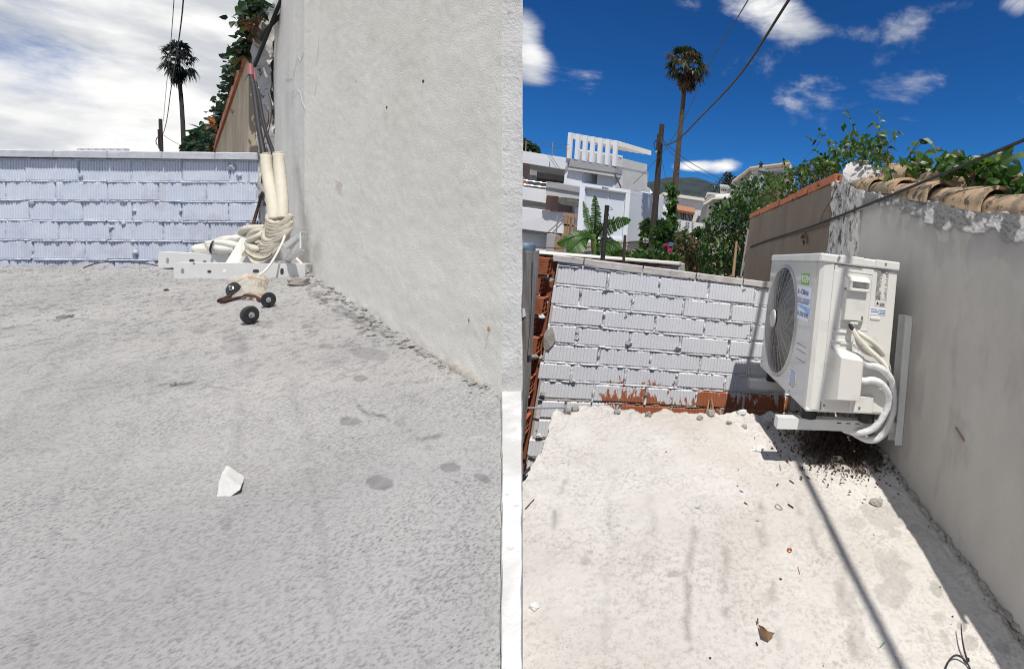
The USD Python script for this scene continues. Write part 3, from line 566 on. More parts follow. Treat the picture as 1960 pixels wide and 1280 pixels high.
tk = Thing('water_tank', 'faded blue grey plastic drum lid behind the weathered board fence', 'tank', at(1006, 500, 3.2))
tk.part('drum', lathe([(0, 0), (.058, 0), (.060, .16), (.056, .20), (.0, .20)], (0.08, 0, 1), at(1003, 510, 3.2) - V(0, 0, .05), 28), M['blue_tank'], smooth=40)
tk.part('lid', lathe([(0, 0), (.064, 0), (.066, .012), (.064, .03), (.052, .045), (0, .05)], (0.08, 0, 1), at(1004, 477, 3.2), 28), M['blue_tank'], smooth=40)

# ---- right yard: long rendered wall with a tiled top
rw = Thing('rendered_wall', 'grey white rendered wall with barrel tiles on top behind the outdoor unit', 'wall', R(.5, 0, -1.2))
WX = .45
def plaster_low(Y): return .2245 + .2175 * Y
ys_ = np.r_[np.linspace(-2.6, -.95, 40)[:-1], np.linspace(-.95, 1.085, 460)]; ts = 1 - (1 - np.linspace(0, 1, 210)) ** 1.9
YY, TT = np.meshgrid(ys_, ts, indexing='ij')
topz = plaster_low(YY) + .062 + .030 * (meshkit.fbm(np.stack([YY * 8, 0 * YY, 0 * YY], -1), 3, 51) - .5) + np.clip((YY - .70) / .1, 0, 1) * .02
ZZ = -1.5 + (topz + 1.5) * TT
P3 = np.stack([YY, ZZ, 0 * YY], -1)
brk = plaster_low(YY) - .005 - .03 * np.exp(-((YY + .12) / .15) ** 2) + .05 * (meshkit.fbm(np.stack([YY * 13, ZZ * 6, 0 * YY], -1), 4, 52) - .5) * 2
lump = np.clip((ZZ - brk) / .006, 0, 1) * (YY < .62)
pier = np.clip((YY - (.615 + .03 * (meshkit.noise(np.stack([ZZ * 14, 0 * ZZ, 0 * ZZ], -1), 2) - .5))) / .012, 0, 1)
d_ = .0025 * (meshkit.fbm(P3 * 6, 3, 53) - .5) + lump * (.010 + .016 * (meshkit.fbm(P3 * 22, 4, 54) - .42) + .014 * (meshkit.fbm(P3 * 70, 3, 58) - .5)) + pier * (.010 + .030 * (meshkit.fbm(P3 * np.array([22, 15, 1]), 4, 55) - .5))
PWl = ORG + (WX - d_)[..., None] * E_X + YY[..., None] * E_Y + ZZ[..., None] * E_Z
inner = (lump < .5) & (pier < .5)
pc = np.clip((meshkit.fbm(P3 * 15, 6, 56) - .43) * 16, 0, 1)
patch = np.where(lump > .5, .85 * pc, .75 * np.clip(1 - (brk - ZZ) / .14, 0, 1) * np.clip((meshkit.fbm(P3 * 14, 6, 57) - .42) * 10, 0, 1) * (pier < .5))
pale = np.where(lump > .5, 1 - pc, 0) * .9
half = int(np.argmax(ys_ > .615))
wall_grid = grid(PWl[:half + 1][::1])
f_ = wall_grid.faces[:, ::-1]
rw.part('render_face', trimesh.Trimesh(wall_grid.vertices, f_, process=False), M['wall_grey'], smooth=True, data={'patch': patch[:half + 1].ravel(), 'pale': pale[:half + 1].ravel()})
g2 = grid(PWl[half:]); rw.part('rough_pier', trimesh.Trimesh(g2.vertices, g2.faces[:, ::-1], process=False), M['rough_white'], smooth=True, label='rough unrendered white end of the wall')
pw = PWl[-1]; rw.part('pier_end', grid(np.stack([pw, pw + .3 * E_X])), M['rough_white'])
rw.part('wall_body', toR(hull([(WX + .02, y, z) for y, zt in ((-2.6, plaster_low(-2.6) - .02), (1.07, plaster_low(1.07) - .02)) for z in (-1.5, zt)] + [(WX + .36, y, z) for y, zt in ((-2.6, plaster_low(-2.6) + .03), (1.07, plaster_low(1.07) + .03)) for z in (-1.5, zt)])), M['pale_concrete'])
# pier head: the rough rounded lump that carries the first tile
rw.part('pier_head', toR(rock((WX + .12, .93, .50), .17, 61, (.75, .95, 1.05), 4, .6)), M['rough_white'], smooth=True)
def barrel(y0, y1, r0, r1, xc, slope, seed, th=.013, zoff=0.0, roll=0.0, n=14):
    """half-round tile, its axis along the wall, wider at its near end"""
    ny = 9; t = np.linspace(0, 1, ny); a = np.linspace(-.08, math.pi + .08, n) + roll
    o, i_ = [], []
    for k in range(ny):
        y = y0 + (y1 - y0) * t[k]; r = r0 + (r1 - r0) * t[k]; zc = plaster_low(y) + zoff + slope * (t[k] - .5)
        w = .006 * (meshkit.fbm(np.c_[a * 2, a * 0 + y * 9, a * 0], 3, seed) - .5)
        o.append(np.c_[xc - np.cos(a) * (r + w), a * 0 + y, zc + np.sin(a) * (r + w)]); i_.append(np.c_[xc - np.cos(a) * (r - th + w), a * 0 + y, zc + np.sin(a) * (r - th + w)])
    o, i_ = np.array(o), np.array(i_)
    parts = [grid(o), trimesh.Trimesh(grid(i_).vertices, grid(i_).faces[:, ::-1], process=False), grid(np.stack([i_[0], o[0]])), grid(np.stack([o[-1], i_[-1]])), grid(np.stack([o[:, 0], i_[:, 0]], 1)), grid(np.stack([i_[:, -1], o[:, -1]], 1))]
    m = cat(parts); return trimesh.Trimesh(m.vertices, m.faces[:, ::-1], process=False)
tiles = [(.93, .58, .066, .086, .53, .0), (.66, .28, .064, .094, .525, .01), (.37, -.05, .066, .096, .53, .01), (.05, -.38, .066, .098, .525, .01), (-.28, -.76, .068, .100, .53, .01), (-.66, -1.15, .068, .1, .53, 0.0), (-1.05, -1.6, .068, .1, .53, 0.0)]
for k, (y0, y1, r0, r1, xc, sl) in enumerate(tiles):
    rw.part('roof_tile', toR(barrel(y0, y1, r0, r1, xc + .012 * math.sin(k * 2.3), .012 + .008 * math.sin(k * 1.7), 140 + k, zoff=.062 + .006 * math.sin(k * 3.1), roll=.05 * math.sin(k * 1.9))), M['roof_tile'], smooth=35)
for k, (y0, y1, xc, zo, r) in enumerate([(.78, .42, .70, .165, .08), (.46, .10, .71, .15, .085), (.14, -.24, .72, .145, .085), (-.2, -.58, .72, .14, .085), (-.52, -.95, .73, .135, .085)]):
    rw.part('ridge_tile', toR(barrel(y0, y1, r, r + .012, xc, -.03, 160 + k, zoff=zo)), M['roof_tile'], smooth=35)
for k in range(16):
    y = .86 - k * .115; rw.part('bedding_stone', toR(rock((.62 + rng.uniform(-.02, .03), y, plaster_low(y) + .125 + rng.uniform(-.015, .02)), rng.uniform(.05, .075), 180 + k, (.8, 1.2, .75), 3, .6)), M['ridge_stone'], smooth=True)
for k in range(15):
    y = .50 - k * .075; rw.part('plaster_lump', toR(rock((WX + .008, y, plaster_low(y) + .05 + rng.uniform(-.012, .01)), rng.uniform(.022, .036), 210 + k, (.55, 1.3, .7), 3, .9)), M['plaster_chunk'], smooth=True)
for k in range(9):
    y = .72 + k * .045; rw.part('plaster_lump', toR(rock((WX - .006, y, plaster_low(y) + .02 + rng.uniform(-.04, .09)), rng.uniform(.016, .032), 240 + k, (.6, 1.2, .9), 2, 1.0)), M['rough_white'], smooth=True)
lowf = rw.part
# brown rendered wall running on behind it
bn = Thing('brown_wall', 'brown grey cement wall with orange brick edge beyond the sunlit white brick wall', 'wall', R(.5, 2.5, -1.4))
bn.part('render_face', toR(box((.455, 1.10, -1.6), (.60, 3.92, .545))), M['brown_render'])
nb = 10
for k in range(nb):
    y0 = 1.095 + 2.83 * k / nb; y1 = 1.095 + 2.83 * (k + 1) / nb - .004
    bn.part('edge_brick', toR(box((.446 + .004 * math.sin(k * 2.1), y0, .547), (.61, y1, .607 + .006 * math.sin(k * 1.3)), .004)), M['orange_edge'])

# ---- raised left terrace
LZ0, LZS = -0.554, 0.114
def hitL(x, y, up=0.0):
    d = (LZ0 + up) / ((PY - y) / FPX - LZS); return at(x, y, d)
LD = V(-1.311, 1, LZS)                                      # run of the left stucco wall, away from the camera
LW0 = at(960, 760, 1.18); LW0[2] = LZ0 + LZS * 1.18
def lwall(t, z=None): p = LW0 + (t - 1.18) * LD; return p if z is None else V(p[0], p[1], z)
def slabL_h(x, y):
    P = np.stack([x, y, 0 * x], -1)
    h = .007 * (meshkit.fbm(P * 3, 3, 121) - .5) + .0022 * (meshkit.fbm(P * 40, 3, 122) - .5)
    dist = (x - (LW0[0] + (y - 1.18) * LD[0]))              # negative: left of the wall foot
    near = np.clip(1 + dist / .22, 0, 1) * (y > 1.0)
    h += near * .045 * (meshkit.fbm(P * 20, 4, 123) - .45)
    h += np.clip((y - 2.3) / .5, 0, 1) * .035 * (meshkit.fbm(P * 14, 4, 124) - .5)
    return h
vs_ = np.geomspace(.36, 2.95, 400); us_ = np.r_[np.linspace(-2.3, -1.68, 16)[:-1], np.linspace(-1.68, -.578, 380)]
gv, gu = np.meshgrid(vs_, us_, indexing='ij'); lx, ly = gu * gv, gv
ly = np.where(ly > 2.7, 2.7 + (ly - 2.7) * (.76 + .5 * (meshkit.fbm(np.stack([lx * 7, 0 * lx, 0 * lx], -1), 4, 125) - .5)), ly)
lz = LZ0 + LZS * ly + slabL_h(lx, ly); PL = np.stack([lx, ly, lz], -1)
stL = blots(PL, lx, ly, [(705, 676, 34, 11, .62, 12), (690, 723, 14, 6, .8, 0), (668, 806, 19, 8, .8, 0), (728, 925, 25, 13, .85, 0), (862, 894, 22, 10, .8, 0), (925, 915, 16, 8, .75, 20), (625, 662, 15, 6, .6, 0), (590, 623, 12, 5, .55, 0), (617, 652, 8, 3, .6, 0), (450, 655, 24, 26, .35, 30), (380, 632, 15, 10, .4, 0), (440, 630, 12, 8, .3, 0), (495, 620, 28, 7, .45, 0), (640, 690, 30, 10, .25, 0)], 141)
grL = lines(PL, lx, ly, [(664, 645, 728, 630, 5, .8), (688, 762, 712, 790, 5, .85), (712, 792, 770, 815, 5, .8), (770, 815, 830, 850, 7, .7), (745, 735, 785, 728, 5, .8), (790, 850, 850, 835, 7, .6), (300, 738, 375, 738, 5, .8), (375, 740, 470, 750, 3, .5), (0, 735, 250, 600, 4, .35), (40, 745, 330, 590, 3, .25), (330, 640, 180, 1000, 14, .22), (470, 640, 420, 1180, 18, .2), (200, 600, -60, 900, 16, .2), (560, 700, 640, 1200, 16, .18), (120, 900, 60, 1270, 12, .2), (590, 560, 640, 575, 7, .85), (0, 623, 40, 623, 3, .8), (60, 590, 160, 592, 5, .6), (640, 575, 720, 630, 6, .7), (720, 640, 860, 700, 5, .75), (860, 706, 960, 762, 6, 1.3), (840, 690, 900, 722, 6, 1.2), (600, 565, 720, 632, 8, .9)], 142)
grL = np.maximum(grL, .55 * np.clip((meshkit.fbm(np.stack([lx * 70, ly * 60, 0 * lx], -1), 3, 143) - .60) * 9, 0, 1) * np.clip((ly - .7) / 1.2, .1, 1))
lt = grid(PL); eL = np.stack([PL[-1], PL[-1] + V(0, .03, -.5)]); eR = np.stack([PL[:, -1], PL[:, -1] + V(0, 0, -1.5)])
mL = cat(lt, grid(eL[::-1]), grid(eR)); zl_ = np.zeros(len(mL.vertices) - len(lt.vertices))
solo('concrete_terrace', mL, M['slab_left'], 'speckled concrete terrace with overcast shade in its grey colour below the cream stucco wall', 'concrete terrace', base=(-1.5, 1.4, -.5), kind='structure', smooth=True, data={'stain': np.r_[stL.ravel(), zl_], 'groove_and_shade': np.r_[grL.ravel(), zl_]})
# stucco wall
sw = Thing('stucco_wall', 'tall cream stucco wall rising along the shade-toned terrace', 'wall', lwall(2.2, -.5))
tt_ = np.geomspace(1.18, 3.54, 220); zz2 = np.linspace(0, 1, 170); T2, Z2 = np.meshgrid(tt_, zz2, indexing='ij')
base = LW0 + (T2[..., None] - 1.18) * LD
ztop = 1.32 + .16 * (T2 - 1.18) + .03 * (meshkit.fbm(np.stack([T2 * 6, 0 * T2, 0 * T2], -1), 3, 150) - .5)
zw = base[..., 2] - .12 + (ztop - base[..., 2] + .12) * Z2
NW = unit(np.cross(V(-1.311, 1, 0), V(0, 0, 1))); NW = -NW if NW[1] > 0 else NW      # towards the terrace
q3 = np.stack([T2, zw, 0 * T2], -1)
dsp = .0030 * (meshkit.fbm(q3 * np.array([48, 48, 1]), 3, 151) - .5) * np.clip((3.25 - T2) / .4, .25, 1) + .006 * (meshkit.fbm(q3 * 5, 3, 152) - .5) + .02 * np.clip((base[..., 2] + .05 - zw) / .12, 0, 1) * (meshkit.fbm(q3 * 20, 3, 153) - .4)
PS = np.stack([base[..., 0], base[..., 1], zw], -1) + dsp[..., None] * NW
js = int(np.argmax(tt_ > 2.75)); gw = grid(PS[:js + 1]); gs = grid(PS[js:])
flip = lambda g: trimesh.Trimesh(g.vertices, g.faces[:, ::-1], process=False)
sgn = np.cross(PS[1, 0] - PS[0, 0], PS[0, 1] - PS[0, 0]).dot(NW)
orient = (lambda g: g) if False else (lambda g: g if np.cross(g.vertices[g.faces[0][1]] - g.vertices[g.faces[0][0]], g.vertices[g.faces[0][2]] - g.vertices[g.faces[0][0]]).dot(NW) > 0 else flip(g))
sw.part('stucco_face', orient(gw), M['stucco'], smooth=True)
sw.part('streaked_face', orient(gs), M['stucco_streak'], smooth=True)
endp = PS[0]; thick = V(.0525, .0, 0)
sw.part('wall_end', cat(grid(np.stack([endp, endp + thick])), grid(np.stack([endp + thick, endp + thick + V(-1.0, 1.15, 0)]))), M['limewash'], label='sunlit white near end shaped onto the stucco wall to fill the strip')  # near end made up to fill the white strip beside the yard
sw.part('wall_body', hull([p + o for p in (lwall(1.2, -.7), lwall(1.2, 1.25), lwall(3.5, -.7), lwall(3.5, 1.6)) for o in (-.02 * NW, -.02 * NW + V(.02, .02, 0))]), M['pale_concrete'])
# foot fillet of grey mortar at the near end of the wall
ft = np.linspace(1.19, 1.62, 40); aa = np.linspace(0, math.pi / 2, 6); Fp = []
for t in ft:
    p = lwall(t); hgt = np.interp(t, [1.19, 1.3, 1.62], [.003, .020, .003]) * (.8 + .5 * meshkit.noise(V(t * 30, 0, 0), 5)); Fp.append([p + NW * (hgt * .9 * math.cos(a)) + V(0, 0, hgt * math.sin(a) - .004) for a in aa])
sw.part('mortar_fillet', orient(grid(np.array(Fp))), M['stone'], smooth=True)
for k, (px, py, a, c_) in enumerate([(938, 628, .005, 'rust'), (812, 156, .0035, 'dark'), (742, 206, .0035, 'dark'), (683, 157, .002, 'dark'), (900, 612, .004, 'rust')]):
    p = hit(px, py, LW0, NW); sw.part('chip_mark', rock(p + NW * .003, a, 260 + k, (.9, .6, 1.6), 1, .5), M['rusty'] if c_ == 'dark' else M['raw_wood'])
for k, pts in enumerate([[(583, 100), (577, 116), (571, 108), (562, 146), (553, 141), (546, 142)], [(559, 206), (562, 174), (570, 171), (576, 178), (580, 196), (586, 208)], [(611, 60), (610, 95), (607, 125), (606, 165), (603, 185)]]):
    sw.part('scratch', tube([hit(x, y, LW0, NW) + NW * .0025 for x, y in pts], .0009, 5), M['limewash'])
sw.part('wire_stub', tube([hit(x, y, LW0, NW) + NW * .004 for x, y in ((645, 347), (650, 349), (656, 356))], .002, 5), M['raw_wood'])
rub = []
for k in range(150):
    t = 1.2 + 1.75 * (k / 150) + rng.uniform(-.01, .01); o = abs(rng.normal()) * .030 + .004; p = lwall(t) + NW * o
    p[2] = LZ0 + LZS * p[1] + float(slabL_h(np.array([p[0]]), np.array([p[1]]))[0]) + .001; rub.append(rock(p, rng.uniform(.003, .010) * (1.5 if 1.5 < t < 2.6 else 1), 2000 + k, (1.1, 1, .55), 1, 1.0))
solo('rubble', cat(rub), M['rubble_left'], 'crumbled mortar rubble along the foot of the stucco wall', 'rubble', kind='stuff', smooth=30)
rub = []
for k in range(130):
    y = -1.3 + 1.7 * k / 130; rub.append(rock((.45 - abs(rng.normal()) * .014, y, float(zR(.44, y)) + rng.uniform(-.002, .010)), rng.uniform(.006, .017), 2300 + k, (.8, 1.2, .8), 1, 1.0))
solo('rubble', toR(cat(rub)), M['stone'], 'knobbly mortar rubble along the foot of the shaded grey wall', 'rubble', kind='stuff', smooth=30)
# rough pier between stucco and brick wall, and its head
pr = Thing('rough_pier', 'rough pitted white pier between the shade-toned brick wall and the stucco wall', 'wall pier', at(520, 450, 3.46))
pg_ = np.array([[at(np.interp(k, [0, 20], [np.interp(y, [0, 20, 100, 180, 300, 520], [505, 487, 481, 487, 493, 497]), np.interp(y, [0, 8, 40, 100, 150, 300, 450, 520], [541, 538, 528, 523, 517, 532, 560, 566])]), y, np.interp(k, [0, 20], [3.40, 3.46])) for k in range(21)] for y in np.linspace(8, 520, 90)])
pq = pg_.reshape(-1, 3); pn = (meshkit.fbm(pq * np.array([24, 24, 14]), 4, 155) - .5) * .05
pg_ = (pq + np.c_[0 * pn, -pn, 0 * pn]).reshape(pg_.shape)
pr.part('pier_face', grid(pg_[::-1]), M['rough_white'], smooth=True)
pr.part('pier_side', grid(np.stack([pg_[:, 0], pg_[:, 0] + V(.05, .5, 0)])), M['rough_white'])
pr.part('pier_top', grid(np.stack([pg_[0], pg_[0] + V(.05, .5, .02)])), M['rough_white'])
# white edging added to fill the strip between the terrace and the lower yard
kb = np.array([[V(u * d, d, z_) for u, z_ in ((-.578, LZ0 + LZS * d - .05), (-.578, LZ0 + LZS * d + .012), (-.5755, LZ0 + LZS * d + .016), (-.536, LZ0 + LZS * d + .016), (-.5335, LZ0 + LZS * d + .012), (-.5335, LZ0 + LZS * d - 1.2))] for d in np.linspace(.40, 1.179, 60)])
kb = kb + .003 * (meshkit.fbm(kb * 30, 3, 77)[..., None] - .5)
solo('added_kerb', grid(kb[:, ::-1]), M['limewash'], 'narrow white edging added to fill the strip along the terrace edge', 'added_kerb', smooth=30)

# left brick wall
lb = Thing('brick_wall', 'white brick wall with bluish shade in its colour closing the far end of the grey terrace', 'brick wall', at(250, 520, 3.5))
LBD = 3.5
def lbp(zx, zy): p = at(.2579 * zx, 270 + .2579 * zy, LBD); return p[0], p[2]
rz = [lbp(0, y)[1] for y in (132, 297, 441, 590, 737, 878, 1020, 1160)]
lj = {0: [185, 583, 970, 1348, 1702, 1930], 1: [40, 410, 795, 1172, 1530, 1905], 2: [-165, 212, 605, 980, 1345, 1695, 1925], 3: [40, 428, 820, 1205, 1548, 1905], 4: [-150, 238, 622, 1012, 1385, 1750, 1925], 5: [60, 455, 845, 1230, 1600, 1915], 6: [-150, 250, 640, 1020, 1400, 1780, 1915]}
rl = random.Random(8); sag = lambda x: .0135 * (x + 5.76) / 1.95 * -1
for k in range(7):
    xs0 = [lbp(j, 0)[0] for j in lj[k]]; xs0 = [xs0[0] - .385 * i for i in range(4, 0, -1)] + xs0
    for a, b in zip(xs0[:-1], xs0[1:]):
        g1, g2_ = rl.uniform(.004, .010), rl.uniform(.004, .010); s_ = sag((a + b) / 2)
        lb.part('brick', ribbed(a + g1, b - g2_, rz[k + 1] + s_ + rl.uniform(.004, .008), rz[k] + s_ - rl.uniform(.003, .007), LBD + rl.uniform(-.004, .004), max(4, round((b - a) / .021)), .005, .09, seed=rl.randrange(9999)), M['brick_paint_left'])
    for i in range(6):
        a = -7.2 + i * .56; s_ = sag(a + .28)
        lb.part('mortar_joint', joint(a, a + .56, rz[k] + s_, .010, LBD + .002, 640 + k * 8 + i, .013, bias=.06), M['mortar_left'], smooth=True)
    for i, x in enumerate(xs0[1:]):
        s_ = sag(x); lo = rl.random() < .6
        lb.part('mortar_joint', joint(rz[k + 1] + s_ + .005, rz[k] + s_ - (.05 if lo else .01), x, .011, LBD + .006, 760 + k * 9 + i, .011, True, bias=-.02), M['mortar_left'], smooth=True)
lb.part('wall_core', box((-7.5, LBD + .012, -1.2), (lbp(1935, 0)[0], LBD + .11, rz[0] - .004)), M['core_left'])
lc = [-1600, -1200, -800, -395, 8, 443, 838, 1240, 1632, 1945]
for a, b in zip(lc[:-1], lc[1:]):
    (xa, za), (xb, zb) = lbp(a, 67 + a * .0125), lbp(b, 67 + b * .0125)
    m = hull([(x, y, z + zo) for x, z in ((xa + .006, za), (xb - .006, zb)) for y, zo in ((LBD - .032, -.006), (LBD - .027, 0), (LBD + .12, 0), (LBD - .032, -.052), (LBD + .12, -.052))])
    m = trimesh.Trimesh(m.vertices, m.faces).subdivide().subdivide(); v = m.vertices + .005 * (meshkit.fbm(np.asarray(m.vertices) * 16, 3, 72)[:, None] - .5) * np.array([0, 1, 1])
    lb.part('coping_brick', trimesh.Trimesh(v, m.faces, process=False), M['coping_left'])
for i, (zx, zy, r) in enumerate([(1730, 190, .028), (1780, 260, .018), (1000, 520, .016), (1010, 830, .022), (920, 612, .016), (830, 640, .018), (600, 260, .014), (240, 455, .018), (1345, 520, .014), (1650, 120, .015)]):
    x, z = lbp(zx, zy); lb.part('mortar_lump', rock((x, LBD - .004, z), r, 330 + i, (1.1, .5, .9), 2, .9), M['mortar_left'], smooth=True)
# tan wall behind it
tn = Thing('tan_wall', 'streaked tan cement wall with pink brick edge rising behind the shade-toned brick wall', 'wall', at(460, 300, 4.6))
A0, A1, B0, B1 = at(476, 104, 3.5), at(504, 520, 3.5), at(408, 302, 6.2), at(408, 420, 6.2)
A1b = V(A0[0], A0[1], -.6); B1b = V(B0[0], B0[1], -.6)
tn.part('render_face', prism([A0, A0 + V(.14, .0, 0), V(A0[0] + .14, A0[1], -.6), A1b, B1b, B0][0:1] + [B0, B1b, A1b], V(.12, .16, 0)), M['tan_render'])
ed = B0 - A0
for k in range(9):
    p, q = A0 + ed * (k / 9), A0 + ed * ((k + 1) / 9 - .004); wv = V(-.012, -.012, 0)
    tn.part('edge_brick', hull([a + o + u for a in (p, q) for o in (wv, V(.14, .17, 0)) for u in (V(0, 0, .004), V(0, 0, .085))]), M['pink_edge'])
# ================================================================ OBJECTS: outdoor unit and its bracket
ac = Thing('outdoor_unit', 'white air conditioning outdoor unit with round fan grille hung on the rendered wall', 'air conditioner', R(.17, .37, -.605))
def z6(zx, zy): return 1420 + .3203 * zx, 460 + .3203 * zy
def EF(zx, zy, y=-.03):
    q = loc(hit(*z6(zx, zy), R(0, y, 0), E_Y)); return q[0], q[2]
def FF(px, py, x=0.0):
    q = loc(hit(px, py, R(x, 0, 0), E_X)); return q[1], q[2]
from shapely.geometry import Polygon, Point, box as sbox
FC, FR = (.455, -.315), .262
plate = sbox(0.0, -.605, .755, -.032).buffer(-.012).buffer(.012, quad_segs=4).difference(Point(*FC).buffer(FR - .012, quad_segs=16))
fp = trimesh.creation.extrude_polygon(plate, .012, engine='earcut')          # in (Y, Z), thickness along X
v = np.asarray(fp.vertices); fp = trimesh.Trimesh(np.c_[v[:, 2], v[:, 0], v[:, 1]], np.asarray(fp.faces), process=False)
ac.part('front_panel', toR(fp), M['ac_front'])
ac.part('corner_post', toR(hull([(0.001, -.001, z) for z in (-.603, -.032)] + [(.006, -.016, z) for z in (-.603, -.032)] + [(.022, -.027, z) for z in (-.603, -.032)] + [(.060, -.031, z) for z in (-.603, -.032)] + [(.06, .01, z) for z in (-.603, -.032)] + [(.012, .004, z) for z in (-.603, -.032)])), M['ac_white'])
ac.part('end_panel', toR(box((.0625, -.030, -.605), (.342, -.018, -.034), .003)), M['ac_white'])
ac.part('rear_panel', toR(cat(box((.33, -.018, -.605), (.34, .75, -.034)), box((.013, .745, -.605), (.34, .754, -.034)))), M['ac_white'])
ac.part('base_pan', toR(cat(box((.004, -.026, -.612), (.338, .75, -.598), .004), box((.05, .05, -.58), (.3, .7, -.575)))), M['ac_white'])
tc_ = box((-.004, -.036, -.031), (.346, .759, .004), .006)
ac.part('top_cover', toR(tc_), M['ac_white'])
for y0, x0 in ((-.031, .075), (-.031, .235)): ac.part('cover_lip', toR(box((x0, -.0405, -.029), (x0 + .11, -.030, .0055), .004)), M['ac_white'])
for zx, zy in ((582, 103), (860, 142)):
    x, z = EF(zx, zy, -.04); ac.part('screw', toR(lathe([(0, .004), (.004, .0035), (.0062, 0)], (0, -1, 0), (x, -.0405, z), 12)), M['zinc'])
x, z = EF(708, 128, -.04); ac.part('screw_hole', toR(lathe([(0, .0012), (.0035, .001), (.0035, 0)], (0, -1, 0), (x, -.036, z), 10)), M['ac_seam'])
# fan: ring, wire grille, blades in a dark well
ringp = [(FR + .008, 0), (FR + .006, .005), (FR + .001, .008), (FR - .004, .009), (FR - .007, .007), (FR - .009, .002), (FR - .009, -.006)]
ring = ac.part('fan_ring', toR(lathe(ringp, (-1, 0, 0), (0, FC[0], FC[1]), 64)), M['ac_front'], smooth=40)
def gx_(r): return -.004 - .022 * (1 - (r / FR) ** 2)
gm = []
for r in np.linspace(.042, FR - .010, 24):
    a = np.linspace(0, 2 * math.pi, 57); P = np.stack([np.full(57, gx_(r)), FC[0] + r * np.cos(a), FC[1] + r * np.sin(a)], 1); gm.append(tube(P, .0013, 4, caps=False))
ac.part('grille_wires', toR(cat(gm)), M['grille'], smooth=True)
for k in range(28):
    a = 2 * math.pi * k / 28 + .05; r0 = .045 if k % 2 == 0 else .13
    rr_ = np.linspace(r0, FR - .008, 6); P = np.stack([gx_(rr_) + .003, FC[0] + rr_ * np.cos(a + .35 * (rr_ - r0)), FC[1] + rr_ * np.sin(a + .35 * (rr_ - r0))], 1)
    ac.part('grille_spoke', toR(tube(P, .0016, 4)), M['grille'])
ac.part('grille_hub', toR(lathe([(0, .048), (.030, .046), (.041, .041), (.043, .034), (.0, .034)], (-1, 0, 0), (0, FC[0], FC[1]), 32)), M['grille'], smooth=40)
ac.part('fan_well', toR(lathe([(FR - .011, 0), (FR - .011, -.13), (0, -.13)], (-1, 0, 0), (.012, FC[0], FC[1]), 40)), M['fan_dark'])
for k in range(3):
    bl = []
    for i in range(9):
        t = i / 8; row = []
        for j in range(5):
            r = .05 + (.215 - .05) * j / 4; a = 2 * math.pi * k / 3 + (t - .5) * 1.45 + .35 * j / 4
            row.append((.045 + .05 * (t - .5), FC[0] + r * math.cos(a), FC[1] + r * math.sin(a)))
        bl.append(row)
    g = grid(np.array(bl)); ac.part('fan_blade', toR(cat(g, trimesh.Trimesh(g.vertices + V(.003, 0, 0), g.faces[:, ::-1], process=False))), M['fan_dark'], smooth=True)
ac.part('fan_hub', toR(lathe([(0, 0), (.05, 0), (.05, -.05), (0, -.05)], (-1, 0, 0), (.02, FC[0], FC[1]), 24)), M['fan_dark'])
# pressed lines, stickers and print on the front
for py in (660, 672, 690): 
    y1, z1 = FF(1533, py); ac.part('pressed_line', toR(box((-.0012, .03, z1 - .0008), (.001, .155, z1 + .0008))), M['ac_seam'])
pl = [FF(x, y) for x, y in ((1540, 513), (1551, 515), (1553, 519), (1541, 610))]
yl = .035
def strip_front(y0, y1, z0_, z1, mat_, name, x=-.0012, label=None, parent=None): return ac.part(name, toR(box((x, y0, z0_), (.0005, y1, z1))), mat_, label=label, parent=parent)
g_ = [FF(x, y) for x, y in ((1535.5, 523), (1551, 524), (1533, 544.5), (1548, 545.5))]
gy0, gy1 = sorted([(g_[0][0] + g_[2][0]) / 2, (g_[1][0] + g_[3][0]) / 2]); gz1, gz0 = (g_[0][1] + g_[1][1]) / 2, (g_[2][1] + g_[3][1]) / 2
gs_ = strip_front(gy0, gy1, gz0, gz1, M['green_print'], 'brand_sticker', label='green square sticker')
def text_front(t, h, y_right, z, mat_, parent, wide=1.0, x=-.0016, bold=True, name='lettering'):
    """lettering on the fan side, read from the left: its text runs towards the near end (-Y); y_right is where it starts"""
    m = meshkit.text_mesh(t, h, .0006, bold); v = np.asarray(m.vertices)
    ac.part(name, toR(trimesh.Trimesh(np.c_[x - v[:, 2] * 1.0, y_right - v[:, 0] * wide, z + v[:, 1]], np.asarray(m.faces), process=False)), mat_, parent=parent)
text_front('ECRA', .021, gy1 - .008, (gz0 + gz1) / 2 - .006, M['white_print'], gs_, .62 * (gy1 - gy0) / .045)
strip_front(gy0 + .012, gy1 - .012, gz0 + .012, gz0 + .015, M['white_print'], 'print_line', x=-.0016, parent=gs_)
s_ = [FF(x, y) for x, y in ((1526, 548), (1554, 548), (1521, 612), (1549, 612))]
sy0, sy1 = sorted([(s_[0][0] + s_[2][0]) / 2, (s_[1][0] + s_[3][0]) / 2]); sz1, sz0 = (s_[0][1] + s_[1][1]) / 2, (s_[2][1] + s_[3][1]) / 2
st_ = strip_front(sy0, sy1, sz0, sz1, M['sticker'], 'installer_sticker', label='pale installer sticker with blue print')
sh_ = sz1 - sz0; sw_ = sy1 - sy0
text_front('A-Clima', .020, sy1 - .012 * 1, sz1 - .034, M['blue_print'], st_, .62 * sw_ / .09)
for i, (a, b, w_) in enumerate(((.06, .42, .46), (.48, .95, .47), (.10, .42, .54), (.48, .95, .55), (.1, .9, .62))):
    strip_front(sy1 - b * sw_, sy1 - a * sw_, sz1 - w_ * sh_ * .8 - .003, sz1 - w_ * sh_ * .8 + .002, M['red_print'] if i == 0 else M['blue_print'], 'print_line', x=-.0016, parent=st_)
